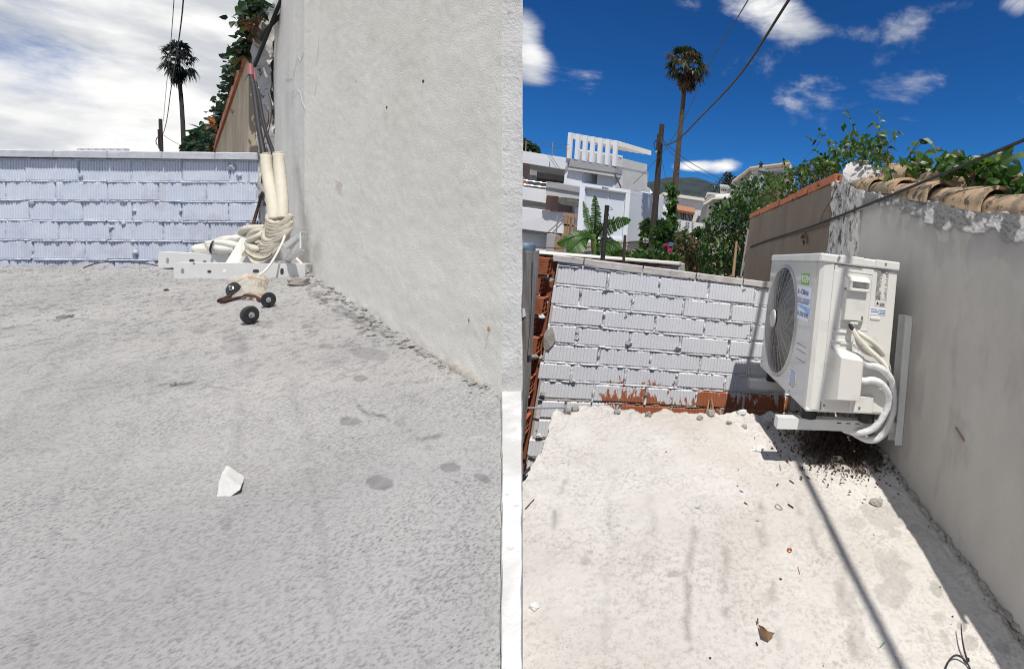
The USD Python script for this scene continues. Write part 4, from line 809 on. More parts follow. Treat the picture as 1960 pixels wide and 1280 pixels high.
wv_ = [(sy1 - .08 * sw_, sz1 - .58 * sh_), (sy1 - .4 * sw_, sz1 - .56 * sh_), (sy1 - .98 * sw_, sz1 - .60 * sh_), (sy1 - .98 * sw_, sz1 - .78 * sh_), (sy1 - .6 * sw_, sz1 - .68 * sh_), (sy1 - .3 * sw_, sz1 - .64 * sh_)]
ac.part('print_swoosh', toR(prism([(-.0018, a, b) for a, b in wv_], V(.001, 0, 0))), M['sky_print'], parent=st_)
text_front('654 320 390', .017, sy1 - .006, sz0 + .016, M['blue_print'], st_, .56 * sw_ / .09)
w_ = [FF(x, y) for x, y in ((1512, 702), (1527, 710), (1510, 738), (1523, 742))]
wy0, wy1 = sorted([(w_[0][0] + w_[2][0]) / 2, (w_[1][0] + w_[3][0]) / 2]); wz1, wz0 = (w_[0][1] + w_[1][1]) / 2, (w_[2][1] + w_[3][1]) / 2
ws_ = strip_front(wy0, wy1, wz0, wz1, M['sticker'], 'warning_sticker', label='pale warning sticker with yellow triangle')
for i in range(7): strip_front(wy0 + .02, wy1 - .006 - .004 * (i % 3), wz1 - .012 - i * .010, wz1 - .008 - i * .010, M['blue_print'], 'print_line', x=-.0016, parent=ws_)
yc_ = wy0 + .014; zc_ = (wz0 + wz1) / 2 - .015
ac.part('warning_triangle', toR(prism([(-.0018, yc_ + .013, zc_ - .012), (-.0018, yc_, zc_ + .014), (-.0018, yc_ - .013, zc_ - .012)], V(.001, 0, 0))), M['yellow_print'], parent=ws_)
strip_front(yc_ - .0015, yc_ + .0015, zc_ - .008, zc_ + .006, M['ink'], 'print_line', x=-.0022, parent=ws_)
for px, py in ((1460, 701), (1510.5, 748)):
    y, z = FF(px, py); ac.part('screw_hole', toR(lathe([(0, .0012), (.004, .001), (.004, 0)], (-1, 0, 0), (0, y, z), 10)), M['ac_seam'])
# end panel: ribs, handle cover, valve cover, labels
def rect(c, y=-.03):
    q = [EF(*p, y) for p in c]; return min((q[0][0] + q[3][0]) / 2, (q[1][0] + q[2][0]) / 2), max((q[0][0] + q[3][0]) / 2, (q[1][0] + q[2][0]) / 2), (q[2][1] + q[3][1]) / 2, (q[0][1] + q[1][1]) / 2
x0, x1, z0_, z1 = rect([(562, 180), (590, 180), (488, 962), (458, 962)]); ac.part('pressed_rib', toR(box((x0, -.0325, z0_), (x1, -.029, z1), .002)), M['ac_white'])
ac.part('seam', toR(box((.0600, -.0308, -.604), (.0625, -.018, -.036))), M['ac_seam'])
x0, x1, z0_, z1 = rect([(612, 188), (782, 200), (745, 555), (575, 500)]); fr = sbox(x0, z0_, x1, z1).buffer(.004); fr = fr.difference(fr.buffer(-.004))
m = trimesh.creation.extrude_polygon(fr, .002, engine='earcut'); v = np.asarray(m.vertices); ac.part('cover_rim', toR(trimesh.Trimesh(np.c_[v[:, 0], -.030 - v[:, 2], v[:, 1]], np.asarray(m.faces), process=False)), M['ac_white'])
x0, x1, z0_, z1 = rect([(632, 210), (772, 222), (728, 492), (600, 480)], -.052)
rx0, rx1, rz0, rz1 = rect([(657, 245), (757, 252), (752, 292), (650, 285)], -.055)
hc = ac.part('handle_cover', toR(cat(hull([(x0, -.03, z0_), (x1, -.03, z0_), (x1, -.03, rz0 - .012), (x0, -.03, rz0 - .012), (x0 + .006, -.052, z0_ + .006), (x1 - .006, -.052, z0_ + .006), (x1 - .006, -.052, rz0 - .012), (x0 + .006, -.052, rz0 - .012)]),
    hull([(x0, -.03, rz1), (x1, -.03, rz1), (x1, -.03, z1), (x0, -.03, z1), (x0 + .004, -.070, rz1), (x1 - .004, -.070, rz1), (x1 - .004, -.060, z1 - .008), (x0 + .004, -.060, z1 - .008)]),
    box((x0 + .002, -.070, rz0 - .012), (x1 - .002, -.052, rz0), .003), box((x0 + .002, -.068, rz0 - .002), (rx0, -.03, rz1 + .002)), box((rx1, -.068, rz0 - .002), (x1 - .002, -.03, rz1 + .002)))), M['ac_plastic'])
ac.part('handle_recess', toR(box((rx0, -.034, rz0), (rx1, -.0295, rz1))), M['ac_plastic'], parent=hc)
ac.part('cable_nipple', toR(box((x0 + .035, -.05, z0_ - .012), (x0 + .07, -.03, z0_ + .002), .003)), M['ac_plastic'], parent=hc)
xk, zk = EF(720, 462, -.053); ac.part('clip', toR(box((xk - .004, -.055, zk - .008), (xk + .002, -.051, zk + .006), .001)), M['ac_seam'], parent=hc)
for zx, zy in ((600, 545), (590, 600), (650, 615)):
    x, z = EF(zx, zy); ac.part('pressed_rib', toR(box((x - .045, -.036, z - .005), (x + .02, -.029, z + .005), .002)), M['ac_white'])
xv0, xv1, zv0, zv1 = rect([(590, 655), (738, 690), (698, 962), (520, 960)], -.075)
vc = hull([(xv0 - .02, -.03, zv0 - .01), (xv1, -.03, zv0 - .01), (xv1, -.03, zv1), (xv0 - .02, -.03, zv1 + .01), (xv0 + .016, -.085, zv0 + .008), (xv1 - .008, -.085, zv0 + .008), (xv1, -.076, zv0 + .014), (xv0 + .016, -.085, zv1 - .020), (xv1 - .010, -.085, zv1 - .028), (xv1, -.076, zv1 - .03), (xv0 + .03, -.06, zv1), (xv1 - .02, -.06, zv1 - .006)])
ac.part('valve_cover', toR(vc), M['ac_plastic'])
x, z = EF(735, 585); ac.part('recess_plate', toR(box((xv1 - .04, -.0312, zv0), (xv1 + .045, -.0295, zv1 + .02))), M['ac_plastic'])  # plain white plastic plate beside the valve cover
xf0, xf1, zf0, zf1 = rect([(655, 932), (785, 925), (785, 1012), (640, 1010)], -.036)
ac.part('foot_plate', toR(box((xf0, -.040, -.606), (xf1, -.030, zf1), .004)), M['ac_plastic'])
x, z = EF(703, 1000, -.042); ac.part('screw', toR(lathe([(0, .004), (.004, .0035), (.006, 0)], (0, -1, 0), (x, -.040, z), 12)), M['zinc'])
x, z = EF(490, 985); ac.part('screw_hole', toR(lathe([(0, .0012), (.004, .001), (.004, 0)], (0, -1, 0), (x, -.031, z), 10)), M['ac_seam'])
x0, x1, z0_, z1 = rect([(770, 455), (832, 460), (815, 520), (755, 555)]); ac.part('pressed_rib', toR(box((x0, -.0335, z1 - .012), (x1, -.029, z1), .002)), M['ac_white'])
# rating plate
x0, x1, z0_, z1 = rect([(812, 178), (884, 182), (852, 398), (790, 388)]); lx0, lx1, lz0, lz1 = x0, x1, z0_, z1
rp = ac.part('rating_plate', toR(box((x0, -.0310, z0_), (x1, -.0295, z1))), M['label_paper'], label='rating plate with rows of small print')
def prow(a, b, t, h, mt=None, parent=rp, y=-.0316, X=None):
    X0, X1, Z0, Z1 = X or (lx0, lx1, lz0, lz1); w, hh = X1 - X0, Z1 - Z0
    ac.part('print_line', toR(box((X0 + a * w, y, Z1 - t * hh - h), (X0 + b * w, -.0305, Z1 - t * hh))), mt or M['ink'], parent=parent)
prow(.33, .72, .035, .0042)
for i in range(22):
    t = .09 + i * .031; r_ = random.Random(900 + i); prow(.05, .05 + r_.uniform(.22, .48), t, .0018)
    if r_.random() < .8: prow(.95 - r_.uniform(.08, .24), .95, t, .0018)
for a in (.03, .985): prow(a - .008, a + .008, .02, (lz1 - lz0) * .86)
for t in (.018, .075, .80): prow(.02, .99, t, .0012)
m = meshkit.text_mesh('CE', .010, .0006, True); v = np.asarray(m.vertices); ac.part('lettering', toR(trimesh.Trimesh(np.c_[lx0 + .004 + v[:, 0], -.0314 - v[:, 2], lz0 + .026 + v[:, 1]], np.asarray(m.faces), process=False)), M['ink'], parent=rp)
ac.part('warning_triangle', toR(prism([(lx0 + .006, -.0316, lz0 + .006), (lx0 + .020, -.0316, lz0 + .006), (lx0 + .013, -.0316, lz0 + .018)], V(0, .001, 0))), M['ink'], parent=rp)
for i in range(9): prow(.45 + i * .05, .45 + i * .05 + (.03 if i % 3 else .018), .91, .013)
x0, x1, z0_, z1 = rect([(768, 402), (866, 412), (858, 450), (762, 442)])
ss = ac.part('small_sticker', toR(box((x0, -.0310, z0_), (x1, -.0295, z1))), M['sticker'], label='small white sticker with blue lines')
for a, b, t in ((.06, .42, .15), (.5, .95, .2), (.06, .55, .5), (.6, .95, .5), (.55, .95, .75)): prow(a, b, t, .0028, M['blue_print'], ss, -.0316, (x0, x1, z0_, z1))
# rubber feet under the unit
for X, Y in ((.045, .045), (.045, .64), (.285, .02)):
    f_ = ac.part('rubber_foot', toR(lathe([(0, 0), (.031, 0), (.033, .008), (.033, .034), (.026, .042), (0, .042)], (0, 0, 1), (X, Y, -.655), 24)), M['black_rubber'], smooth=40)
    ac.part('bolt', toR(cat(lathe([(0, 0), (.013, 0), (.013, .008), (0, .008)], (0, 0, 1), (X, Y, -.613), 6), cyl((X, Y, -.61), (X, Y, -.575), .005, 8))), M['zinc'], parent=f_)
# bracket arms and wall rails
br = Thing('wall_bracket', 'white steel wall bracket carrying the outdoor unit, two arms and a rail', 'bracket', R(.3, .3, -.7))
def channel(a, b, w, h, t=.003, up=V(0, 0, 1)):
    """U channel from a to b, open below"""
    a, b = np.asarray(a, float), np.asarray(b, float); d = unit(b - a); s = unit(np.cross(d, up)); u = np.cross(s, d)
    def bar(o0, o1, p0, p1): return hull([e + s * q + u * r for e in (a, b) for q in (o0, o1) for r in (p0, p1)])
    return cat(bar(-w / 2, w / 2, h - t, h), bar(-w / 2, -w / 2 + t, 0, h - t - .0004), bar(w / 2 - t, w / 2, 0, h - t - .0004))
br.part('arm', toR(channel((-.085, .045, -.697), (.448, .045, -.697), .046, .042)), M['bracket'])
br.part('arm_end', toR(box((-.088, .022, -.697), (-.0852, .068, -.6555))), M['bracket'])
br.part('arm', toR(channel((-.075, .64, -.697), (.448, .64, -.697), .046, .042)), M['bracket'])
x, y_, z = loc(hit(1732, 600, R(.44, 0, 0), E_X)); 
r0 = loc(hit(1738, 604, R(.432, 0, 0), E_X)); r1 = loc(hit(1716, 742, R(.432, 0, 0), E_X)); ym = (r0[1] + r1[1]) / 2
br.part('wall_rail', toR(cat(box((.444, ym - .03, -.74), (.448, ym + .03, r0[2])), box((.418, ym - .032, -.74), (.448, ym - .028, r0[2])), box((.418, ym + .028, -.74), (.448, ym + .032, r0[2])))), M['bracket'])
br.part('wall_rail', toR(cat(box((.444, .61, -.9), (.448, .67, -.18)), box((.418, .608, -.9), (.448, .612, -.18)))), M['bracket'])
for X in (.16, .20, .24): br.part('slot', toR(box((X, .0215, -.668), (X + .02, .0225, -.664))), M['rusty'])
# pipes and cables of the unit (each could be pulled off by itself)
def EP(pts, seed=0):
    return np.array([R(*(lambda q: (q[0], q[1], q[2]))(loc(hit(*z6(zx, zy), R(0, y, 0), E_Y)))) for zx, zy, y in pts])
def lumpy(P, r, n, sm, amp, seed):
    m = tube(P, r, n, sm); v = np.asarray(m.vertices); k = meshkit.fbm(v * 55, 3, seed) - .5
    nn = trimesh.Trimesh(v, m.faces, process=False).vertex_normals
    return trimesh.Trimesh(v + nn * (k * amp)[:, None], m.faces, process=False)
P1 = EP([(705, 700, -.05), (745, 738, -.055), (800, 752, -.06), (860, 790, -.05), (898, 850, -.03), (905, 920, -.02), (905, 990, -.02), (885, 1080, -.02), (850, 1150, -.01), (790, 1190, .01), (730, 1182, .04), (640, 1130, .10), (540, 1095, .18), (430, 1085, .26)])
solo('insulated_pipe', lumpy(P1, .0145, 14, 110, .006, 1), M['foil_white'], 'white wrapped refrigerant pipe making the outermost loop below the unit', 'pipe', smooth=True)
P2 = EP([(690, 820, -.05), (730, 838, -.055), (790, 838, -.06), (845, 868, -.055), (875, 920, -.045), (872, 980, -.035), (845, 1050, -.03), (800, 1110, -.02), (730, 1145, .0), (650, 1140, .04), (580, 1105, .12), (520, 1085, .2)])
solo('insulated_pipe', lumpy(P2, .0140, 14, 110, .006, 2), M['foil_white'], 'white wrapped pipe leaving the valve cover lowest and curling under the bracket', 'pipe', smooth=True)
P3_ = EP([(655, 515, -.04), (690, 575, -.07), (745, 640, -.08), (800, 690, -.07), (850, 745, -.04), (875, 820, .0), (868, 920, .02), (845, 1020, .03), (820, 1110, .04), (795, 1170, .06), (700, 1150, .1)])
pc_ = tube(P3_, .010, 10, 420); vv = np.asarray(pc_.vertices).copy(); ctr = CubicSpline(np.r_[0, np.cumsum(np.linalg.norm(np.diff(P3_, axis=0), axis=1))], P3_)(np.linspace(0, np.linalg.norm(np.diff(P3_, axis=0), axis=1).sum(), 420))
for i in range(420): vv[i * 10:(i + 1) * 10] = ctr[i] + (vv[i * 10:(i + 1) * 10] - ctr[i]) * (1.12 if i % 4 < 2 else .90)
solo('corrugated_conduit', trimesh.Trimesh(vv, pc_.faces, process=False), M['conduit'], 'cream corrugated conduit running from the handle cover down behind the pipes', 'conduit', smooth=False)
P4 = EP([(690, 545, -.035), (740, 580, -.05), (800, 625, -.045), (850, 690, -.02), (880, 770, .01), (890, 860, .03), (880, 1000, .04), (850, 1120, .05), (800, 1160, .07)])
solo('conduit', tube(P4, .0095, 10, 80), M['conduit'], 'smooth cream cable sleeve beside the corrugated conduit on the unit', 'conduit', smooth=True)
solo('cable_stub', tube(EP([(650, 505, -.04), (655, 520, -.052), (668, 530, -.06)]), .009, 8, 10), M['black_rubber'], 'short black cable gland under the handle cover of the unit', 'cable')
solo('tape_scrap', tube(EP([(665, 600, -.04), (680, 640, -.06), (700, 655, -.055), (690, 668, -.05)]), [.002, .004, .003, .001], 5, 14), M['white_print'], 'torn scrap of white tape above the valve cover', 'tape')
pe = EP([(505, 1092, .2), (545, 1102, .18), (590, 1112, .14), (635, 1118, .10)])
solo('taped_pipe_end', lumpy(pe, [.012, .016, .018, .008], 10, 24, .01, 7), M['foil_white'], 'loosely taped pipe end resting below the bracket arm', 'pipe end', smooth=True)

# ================================================================ overhead cables
def thick_cable():
    pts = [at(1268, 273, 20.0), at(1276, 277, 18.2), at(1290, 272, 16.9), at(1325, 241, 13.9), at(1360, 205, 10.8), at(1430, 125, 7.1), at(1510, 0, 4.6)]
    d = unit(pts[-1] - pts[-2]); ext = []
    for k in (1.5, 3, 4.5, 6, 9):
        q = pts[-1] + d * k; X_, Y_, Z_ = loc(q); t_ = 0
        for _ in range(6): t_ = (Z_ - (S0 + SK * (Y_ + .345 * t_))) / .665
        ext.append(q + E_X * np.interp(Y_ + .345 * t_, [-2, -.7, .2, 2.0, 3.6], [.20, .13, .075, .02, 0]))
    pts += ext
    return tube(pts, [.03, .03, .028, .024, .02, .017, .015, .015, .015, .015, .015, .015], 8, 140)
solo('overhead_cable', thick_cable(), M['black_wire'], 'thick black cable sweeping up from the leaning pole to the top edge over the yard', 'cable', smooth=True)
def wire(pts, r, label, m='grey_wire', n=60, name='overhead_wire'): solo(name, tube([at(*p) for p in pts], r, 5, n), M[m], label, 'wire')
wire([(1212, 352, 20.5), (1300, 245, 17), (1354, 130, 12), (1432, 0, 8), (1480, -90, 6.5)], .011, 'thin wire crossing behind the tall palm crown to the top of the sky')
wire([(1268, 268, 20), (1300, 296, 21.5), (1345, 325, 24), (1392, 351, 27)], .016, 'upper wire dropping right from the leaning pole to the far pine')
wire([(1270, 276, 20), (1310, 314, 22), (1350, 337, 24), (1386, 352, 27)], .010, 'lower thin wire dropping right from the leaning pole')
wire([(1264, 290, 20), (1272, 330, 22), (1282, 356, 25)], .008, 'slack wire falling right behind the leaning pole')
wc = [R(.42, -2.4, .95), R(.42, -.75, .46)] ; q0 = hit(1960, 268, R(.52, 0, 0), E_X); q1 = hit(1800, 335, R(.455, 0, 0), E_X); q2 = hit(1640, 400, R(.425, 0, 0), E_X); q3_ = hit(1590, 420, R(.43, 0, 0), E_X); q4 = hit(1500, 450, R(.44, 0, 0), E_X); q5 = hit(1436, 473, R(.445, 0, 0), E_X)
solo('wall_cable', tube([q0 + (q0 - q1) * .8, q0, q1, q2, q3_, q4, q5], [.0065, .0065, .007, .0075, .0075, .0065, .006], 8, 120), M['black_wire'], 'black cable strung past the roof tiles and along the brown wall', 'cable', smooth=True)
# left side
wire([(352, -20, 10), (347, 40, 12), (337, 110, 15), (326, 180, 19), (320, 225, 22), (311, 258, 25)], .013, 'thick wire hanging left across the dark palm to the short pole', 'black_wire')
wire([(334, -20, 11), (327, 80, 15), (320, 150, 20), (313, 232, 26)], .008, 'hair thin wire left of the dark palm trunk')
wire([(312, 258, 25), (330, 270, 26), (352, 281, 27)], .012, 'short wire from the left pole to the palm trunk')
wq0, wq1, wq2, wq3 = at(560, -30, 3.0), at(520, 45, 3.30), at(494, 110, 3.36), at(474, 150, 3.62)
solo('wall_cable', tube([wq0, wq1, wq2, wq3, at(457, 194, 4.3), at(427, 291, 5.6)], .0105, 7, 90), M['black_wire'], 'dark cable running down the pier and along the tan wall on the left', 'cable', smooth=True)
solo('wall_cable', tube([at(575, -30, 3.1), at(527, 40, 3.33), at(508, 62, 3.36), at(500, 75, 3.38)], .012, 7, 40), M['black_wire'], 'short thick cable crossing the head of the rough left pier', 'cable', smooth=True)
solo('tie', tube([at(461, 194, 4.25), at(457, 200, 4.25), at(449, 196, 4.5), at(452, 190, 4.5)], .008, 5, 12), M['leaf_rust'], 'orange tie around the cable on the tan wall', 'cable tie')

# ================================================================ OBJECTS: left terrace
def tb(zx, zy, d): return at(290 + .2041 * zx, 380 + .2041 * zy, d)        # place seen in the close view of the pipe bundle
for nm, pts, cap, lab in (('sleeve', [(1145, 210, 2.62), (1140, 60, 2.66), (1110, -120, 2.72), (1075, -395, 2.80)], None, 'cream foam sleeve on the left of the pair rising from the taped bundle'),
                     ('sleeve', [(1222, 200, 2.64), (1225, 60, 2.68), (1215, -120, 2.74), (1190, -410, 2.82)], None, 'cream foam sleeve on the right of the pair rising from the taped bundle')):
    P = [tb(*p) for p in pts]; t_ = Thing('pipe_sleeve', lab, 'pipe sleeve', P[0])
    t_.part('sleeve', lumpy(P, [.027, .027, .026, .025], 18, 40, .004, 9), M['cream_foam'], smooth=True)
    t_.part('sleeve_end', lathe([(.025, 0), (.0255, .006), (.016, .006), (.015, -.03)], P[-1] - P[-2], P[-1], 18), M['cream_foam'])
for pts, lab, capl, r in (([(505, 303, 2.80), (497, 255, 2.86), (490, 205, 2.94), (484, 160, 3.02), (480, 143, 3.05)], 'thicker black pipe with red cap leaning from the left foam sleeve', (478.5, 125, 3.08), .0125),
                       ([(525, 302, 2.82), (514, 268, 2.88), (502, 225, 2.96), (494, 180, 3.04), (487.5, 156, 3.08)], 'thinner black pipe with red cap leaning from the right foam sleeve', (485, 140, 3.11), .0095)):
    P = [at(*p) for p in pts]; t_ = Thing('refrigerant_pipe', lab, 'pipe', P[0]); t_.part('pipe', tube([P[0] - V(0, .0, .15)] + P, r, 10, 50), M['black_rubber'], smooth=True); e = at(*capl)
    t_.part('cap', cat(tube([P[-1] - (e - P[-1]) * .1, e], [r * 1.12, r * 1.2], 12)), M['red_cap'], smooth=40)
# taped lump
tw = Thing('pipe_bundle', 'taped bundle of foam covered pipes folded in the terrace corner', 'pipe bundle', tb(1000, 600, 2.7))
def band(pts, w, r=.0035, n=40, tilt=0.0, seed=0):
    """flat tape laid along a path: thin and wide"""
    P = np.asarray(pts); t = np.r_[0, np.cumsum(np.linalg.norm(np.diff(P, axis=0), axis=1))]; P = CubicSpline(t, P)(np.linspace(0, t[-1], n))
    T = np.gradient(P, axis=0); T /= np.linalg.norm(T, axis=1)[:, None]; S = np.cross(T, V(0, -1, .25)); S /= np.linalg.norm(S, axis=1)[:, None]
    U = np.cross(S, T); s = np.linspace(-1, 1, 9)
    G = P[:, None] + S[:, None] * (s * w)[None, :, None] - U[:, None] * ((s ** 2 - 1) * w * .38)[None, :, None] * -1
    G = G + .006 * (meshkit.fbm(G * 40, 3, seed)[..., None] - .5)
    g = grid(G); B = G + U[:, None] * r; b = grid(B)
    return cat(g, trimesh.Trimesh(b.vertices, b.faces[:, ::-1], process=False), grid(np.stack([G[:, 0], B[:, 0]], 1)), grid(np.stack([B[:, -1], G[:, -1]], 1)))
tw.part('core', lumpy([tb(1185, 150, 2.66), tb(1180, 330, 2.64), tb(1130, 430, 2.64), tb(1060, 470, 2.66), tb(960, 430, 2.72), tb(900, 400, 2.8)], [.038, .040, .042, .040, .034, .030], 18, 50, .016, 12), M['tape'], smooth=True)
for k, (pts, w) in enumerate([([(1075, 195), (1110, 255), (1190, 245), (1285, 150)], .026), ([(1070, 265), (1110, 320), (1200, 300), (1285, 215)], .030), ([(1080, 330), (1130, 380), (1220, 340), (1280, 270)], .026), ([(1040, 350), (1060, 420), (1150, 400), (1260, 310)], .024), ([(1015, 460), (1060, 470), (1160, 440), (1255, 345)], .030),
                         ([(860, 330), (890, 290), (950, 280), (1060, 275)], .030), ([(905, 390), (945, 330), (1010, 300), (1065, 300)], .026), ([(925, 420), (970, 470), (1020, 480), (1060, 440)], .030), ([(915, 415), (950, 380), (1010, 350), (1060, 320)], .024)]):
    PT = [tb(x, y, 2.575 + .02 * abs(i - 1.5) + (.12 if k in (5, 6) else .04 if k > 6 else 0)) for i, (x, y) in enumerate(pts)]
    if k >= 5: tw.part('folded_sleeve', lumpy(PT, w * .72, 12, 30, .006, 50 + k), M['cream_foam'], smooth=True)
    else:
        for q_ in (-1, 0, 1): tw.part('tape_wrap', lumpy([p + V(0, .012, .024 * q_ * (1 - .3 * i)) for i, p in enumerate(PT)], .0125, 8, 26, .003, 70 + 3 * k + q_), M['tape'], smooth=True)
for k, (pts, w) in enumerate([([(868, 545), (900, 500), (960, 570), (1040, 580), (1130, 510), (1200, 440)], .014), ([(900, 470), (960, 520), (1040, 540), (1120, 500)], .013)]):
    tw.part('tape_loop', band([tb(x, y, 2.58) for x, y in pts], w, seed=20 + k), M['tape'], smooth=True)
cl = Thing('hose_coil', 'coil of off white drain hoses held by a black tie on the brackets', 'hose coil', tb(600, 480, 2.85))
for k, (pts, r) in enumerate([([(860, 420, 2.85), (760, 385, 2.86), (660, 395, 2.88), (560, 440, 2.9), (440, 462, 2.92), (430, 478, 2.86), (520, 480, 2.82), (640, 490, 2.80), (760, 500, 2.80)], .024), ([(840, 390, 2.80), (730, 395, 2.80), (650, 430, 2.80), (560, 430, 2.82), (600, 460, 2.79), (700, 480, 2.78), (800, 480, 2.78)], .024), ([(870, 440, 2.78), (780, 440, 2.78), (700, 420, 2.79), (600, 425, 2.80), (545, 425, 2.82)], .022), ([(420, 498, 2.86), (480, 497, 2.84), (600, 505, 2.82), (720, 515, 2.8)], .018)]):
    cl.part('hose', tube([tb(*p) for p in pts], r, 12, 60), M['hose'], smooth=True)
cl.part('cable_tie', tube([tb(580, 402, 2.77), tb(562, 430, 2.75), tb(552, 470, 2.75), tb(560, 505, 2.77)], .005, 6, 20), M['black_rubber'])
solo('folded_board', trimesh.Trimesh(*(lambda m: (m.vertices, m.faces))(prism([tb(695, 600, 2.60), tb(820, 600, 2.60), tb(925, 410, 2.66), tb(845, 358, 2.70)], V(.004, .012, -.003))), process=False), M['card'], 'off white flat strip leaning between hose coil and tape bundle', 'strip')
def bar_left(c, d0, d1, th, label, lay=None):
    """bracket profile lying on the terrace, front corners seen at c (top left, top right, bottom right, bottom left)"""
    P = [at(*q, d) for q, d in zip(c, (d0, d1, d1, d0))]; n = unit(np.cross(P[1] - P[0], P[3] - P[0])); n = n if n[1] > 0 else -n
    t_ = Thing('bracket_bar', label, 'bracket', (P[2] + P[3]) / 2)
    a, b, c_, e = P; w = .045
    t_.part('face', prism([a, b, c_, e], n * .003), M['bracket'])
    t_.part('flange', hull([p + o for p in (a, b) for o in (n * .0032, n * w, n * .0032 - V(0, 0, .003), n * w - V(0, 0, .003))]), M['bracket'])
    t_.part('flange', hull([p + o for p in (c_, e) for o in (n * .0032, n * w, n * .0032 + V(0, 0, .003), n * w + V(0, 0, .003))]), M['bracket'])
    return t_, (lambda u, v: (a * (1 - u) + b * u) * (1 - v) + (e * (1 - u) + c_ * u) * v), n
def oval(t_, f, n, u, v, ru, rv, m, name='slot'):
    c = f(u, v); eu = unit(f(u + .1, v) - f(u - .1, v)); ev = unit(f(u, v + .1) - f(u, v - .1)); a = np.linspace(0, 2 * math.pi, 17)[:-1]
    sg = lambda q, p: np.sign(q) * np.abs(q) ** p
    t_.part(name, prism([c + eu * ru * sg(math.cos(q), .7) + ev * rv * sg(math.sin(q), .7) - n * .0012 for q in a], n * .001), m)
b1, f1, n1 = bar_left([(332, 502.5), (583.5, 505), (583.5, 533), (333, 534)], 2.55, 2.58, .045, 'front white steel bracket bar lying flat before the hose coil')
for u, v, ru, rv, m in ((.068, .5, .008, .013, M['zinc']), (.27, .54, .010, .007, M['rusty']), (.625, .50, .016, .009, M['ink']), (.825, .52, .009, .017, M['ink']), (.385, .52, .008, .010, M['white_print']), (.155, .04, .006, .003, M['rusty'])): oval(b1, f1, n1, u, v, ru, rv, m)
b2, f2, n2 = bar_left([(303, 482), (480, 490), (480, 515), (303, 511)], 2.76, 2.80, .045, 'rear white steel bracket bar behind the front one under the hoses')
for u, v, ru, rv, m in ((.10, .55, .007, .016, M['zinc']), (.36, .5, .014, .008, M['rusty']), (.50, .55, .009, .006, M['rusty'])): oval(b2, f2, n2, u, v, ru, rv, m)
c3 = Thing('bracket_bar', 'slotted white steel bracket channel propped diagonally against the stucco wall', 'bracket', tb(1250, 590, 2.7))
q = [tb(1100, 590, 2.66), tb(1240, 580, 2.62), tb(1390, 470, 2.42), tb(1388, 318, 2.42), tb(1150, 480, 2.62)]
c3.part('web', prism(q, V(.004, .004, .0)), M['bracket'])
c3.part('flange', prism([tb(1388, 318, 2.419), tb(1448, 318, 2.45), tb(1392, 362, 2.45)], V(0, .004, .002)), M['bracket'])
c3.part('flange', prism([tb(1240, 582, 2.62), tb(1392, 472, 2.42), tb(1437, 482, 2.45), tb(1290, 600, 2.64)], V(0, .003, -.004)), M['bracket'])
c3.part('slot', prism([tb(1268, 460, 2.535), tb(1380, 375, 2.42), tb(1383, 392, 2.42), tb(1272, 478, 2.535)], V(-.001, -.003, 0)), M['zinc'])
solo('bracket_plate', prism([tb(1265, 610, 2.64), tb(1340, 548, 2.63), tb(1395, 606, 2.63)], V(.003, .01, 0)), M['card'], 'small white plate corner between diagonal channel and stucco wall', 'plate')
solo('thin_hose', tube([tb(1255, 330, 2.60), tb(1215, 440, 2.56), tb(1150, 560, 2.52), tb(1080, 660, 2.48), tb(1000, 722, 2.44)], .0055, 7, 40), M['hose'], 'thin white tube trailing from the tape bundle to the plastic bag', 'tube', smooth=True)
# clear bag with rust stains
bu = np.linspace(0, 1, 34); bv = np.linspace(0, 1, 24); B = np.zeros((34, 24, 3))
for i, u in enumerate(bu):
    for j, v_ in enumerate(bv):
        px = (1 - v_) * (708 + u * 405) + v_ * (750 + u * 285); py = (1 - v_) * (760 + 10 * math.sin(u * 9)) + v_ * (945 + 25 * u)
        p = hitL(290 + .2041 * px, 380 + .2041 * py); B[i, j] = p + V(0, 0, .004 + .055 * math.sin(math.pi * u) ** .6 * math.sin(math.pi * min(1, v_ + .1)) ** .8)
B = B + .035 * (meshkit.fbm(B * 26, 4, 14)[..., None] - .5) * V(.5, .5, 1)
solo('plastic_bag', grid(B), M['bag'], 'crumpled clear plastic bag with rusty stains behind the rubber feet', 'plastic bag', smooth=False)
for k, (pts) in enumerate([[(645, 975), (690, 950), (740, 925)], [(860, 900), (930, 920), (1010, 965)], [(880, 930), (960, 940), (1020, 975)], [(660, 985), (760, 960), (870, 935)]]):
    solo('rusty_screw', tube([hitL(290 + .2041 * x, 380 + .2041 * y) + V(0, 0, .008) for x, y in pts], [.011, .008, .006], 7, 10), M['rust_dark'], ['stout rusty bolt lying left of the tilted rubber foot', 'rusty screw between the tilted foot and the right rubber foot', 'lower rusty screw touching the right rubber foot', 'long rusty rod under the tilted rubber foot'][k], 'screw')
def rubber_foot(px, py, rad, ax, lab, hgt=.05):
    d = hitL(px, py + rad)[1]; r = rad / FPX * d; axis = unit(ax); c = at(px, py, d)
    sd = unit(np.cross(V(*unit(ray(px, py))[:2], 0), V(0, 0, 1))); sq = lambda m: (lambda q: trimesh.Trimesh(c + (q[0] - c) - np.outer((q[0] - c) @ sd, sd) * .30, q[1], process=False))(meshkit.arrays(m)[:2])
    t_ = Thing('rubber_foot', lab, 'rubber foot', c - V(0, 0, r))
    t_.part('rubber', sq(lathe([(0, 0), (r * .86, 0), (r * .97, .004), (r, .010), (r * .97, hgt * .55), (r * .86, hgt), (0, hgt)], -axis, c, 36)), M['black_rubber'], smooth=35)
    t_.part('bolt', sq(cat(lathe([(r * .36, .0), (r * .36, .004), (r * .2, .006), (r * .2, .006)], axis, c, 6), cyl(c, c + axis * .022, r * .17, 10))), M['zinc'])
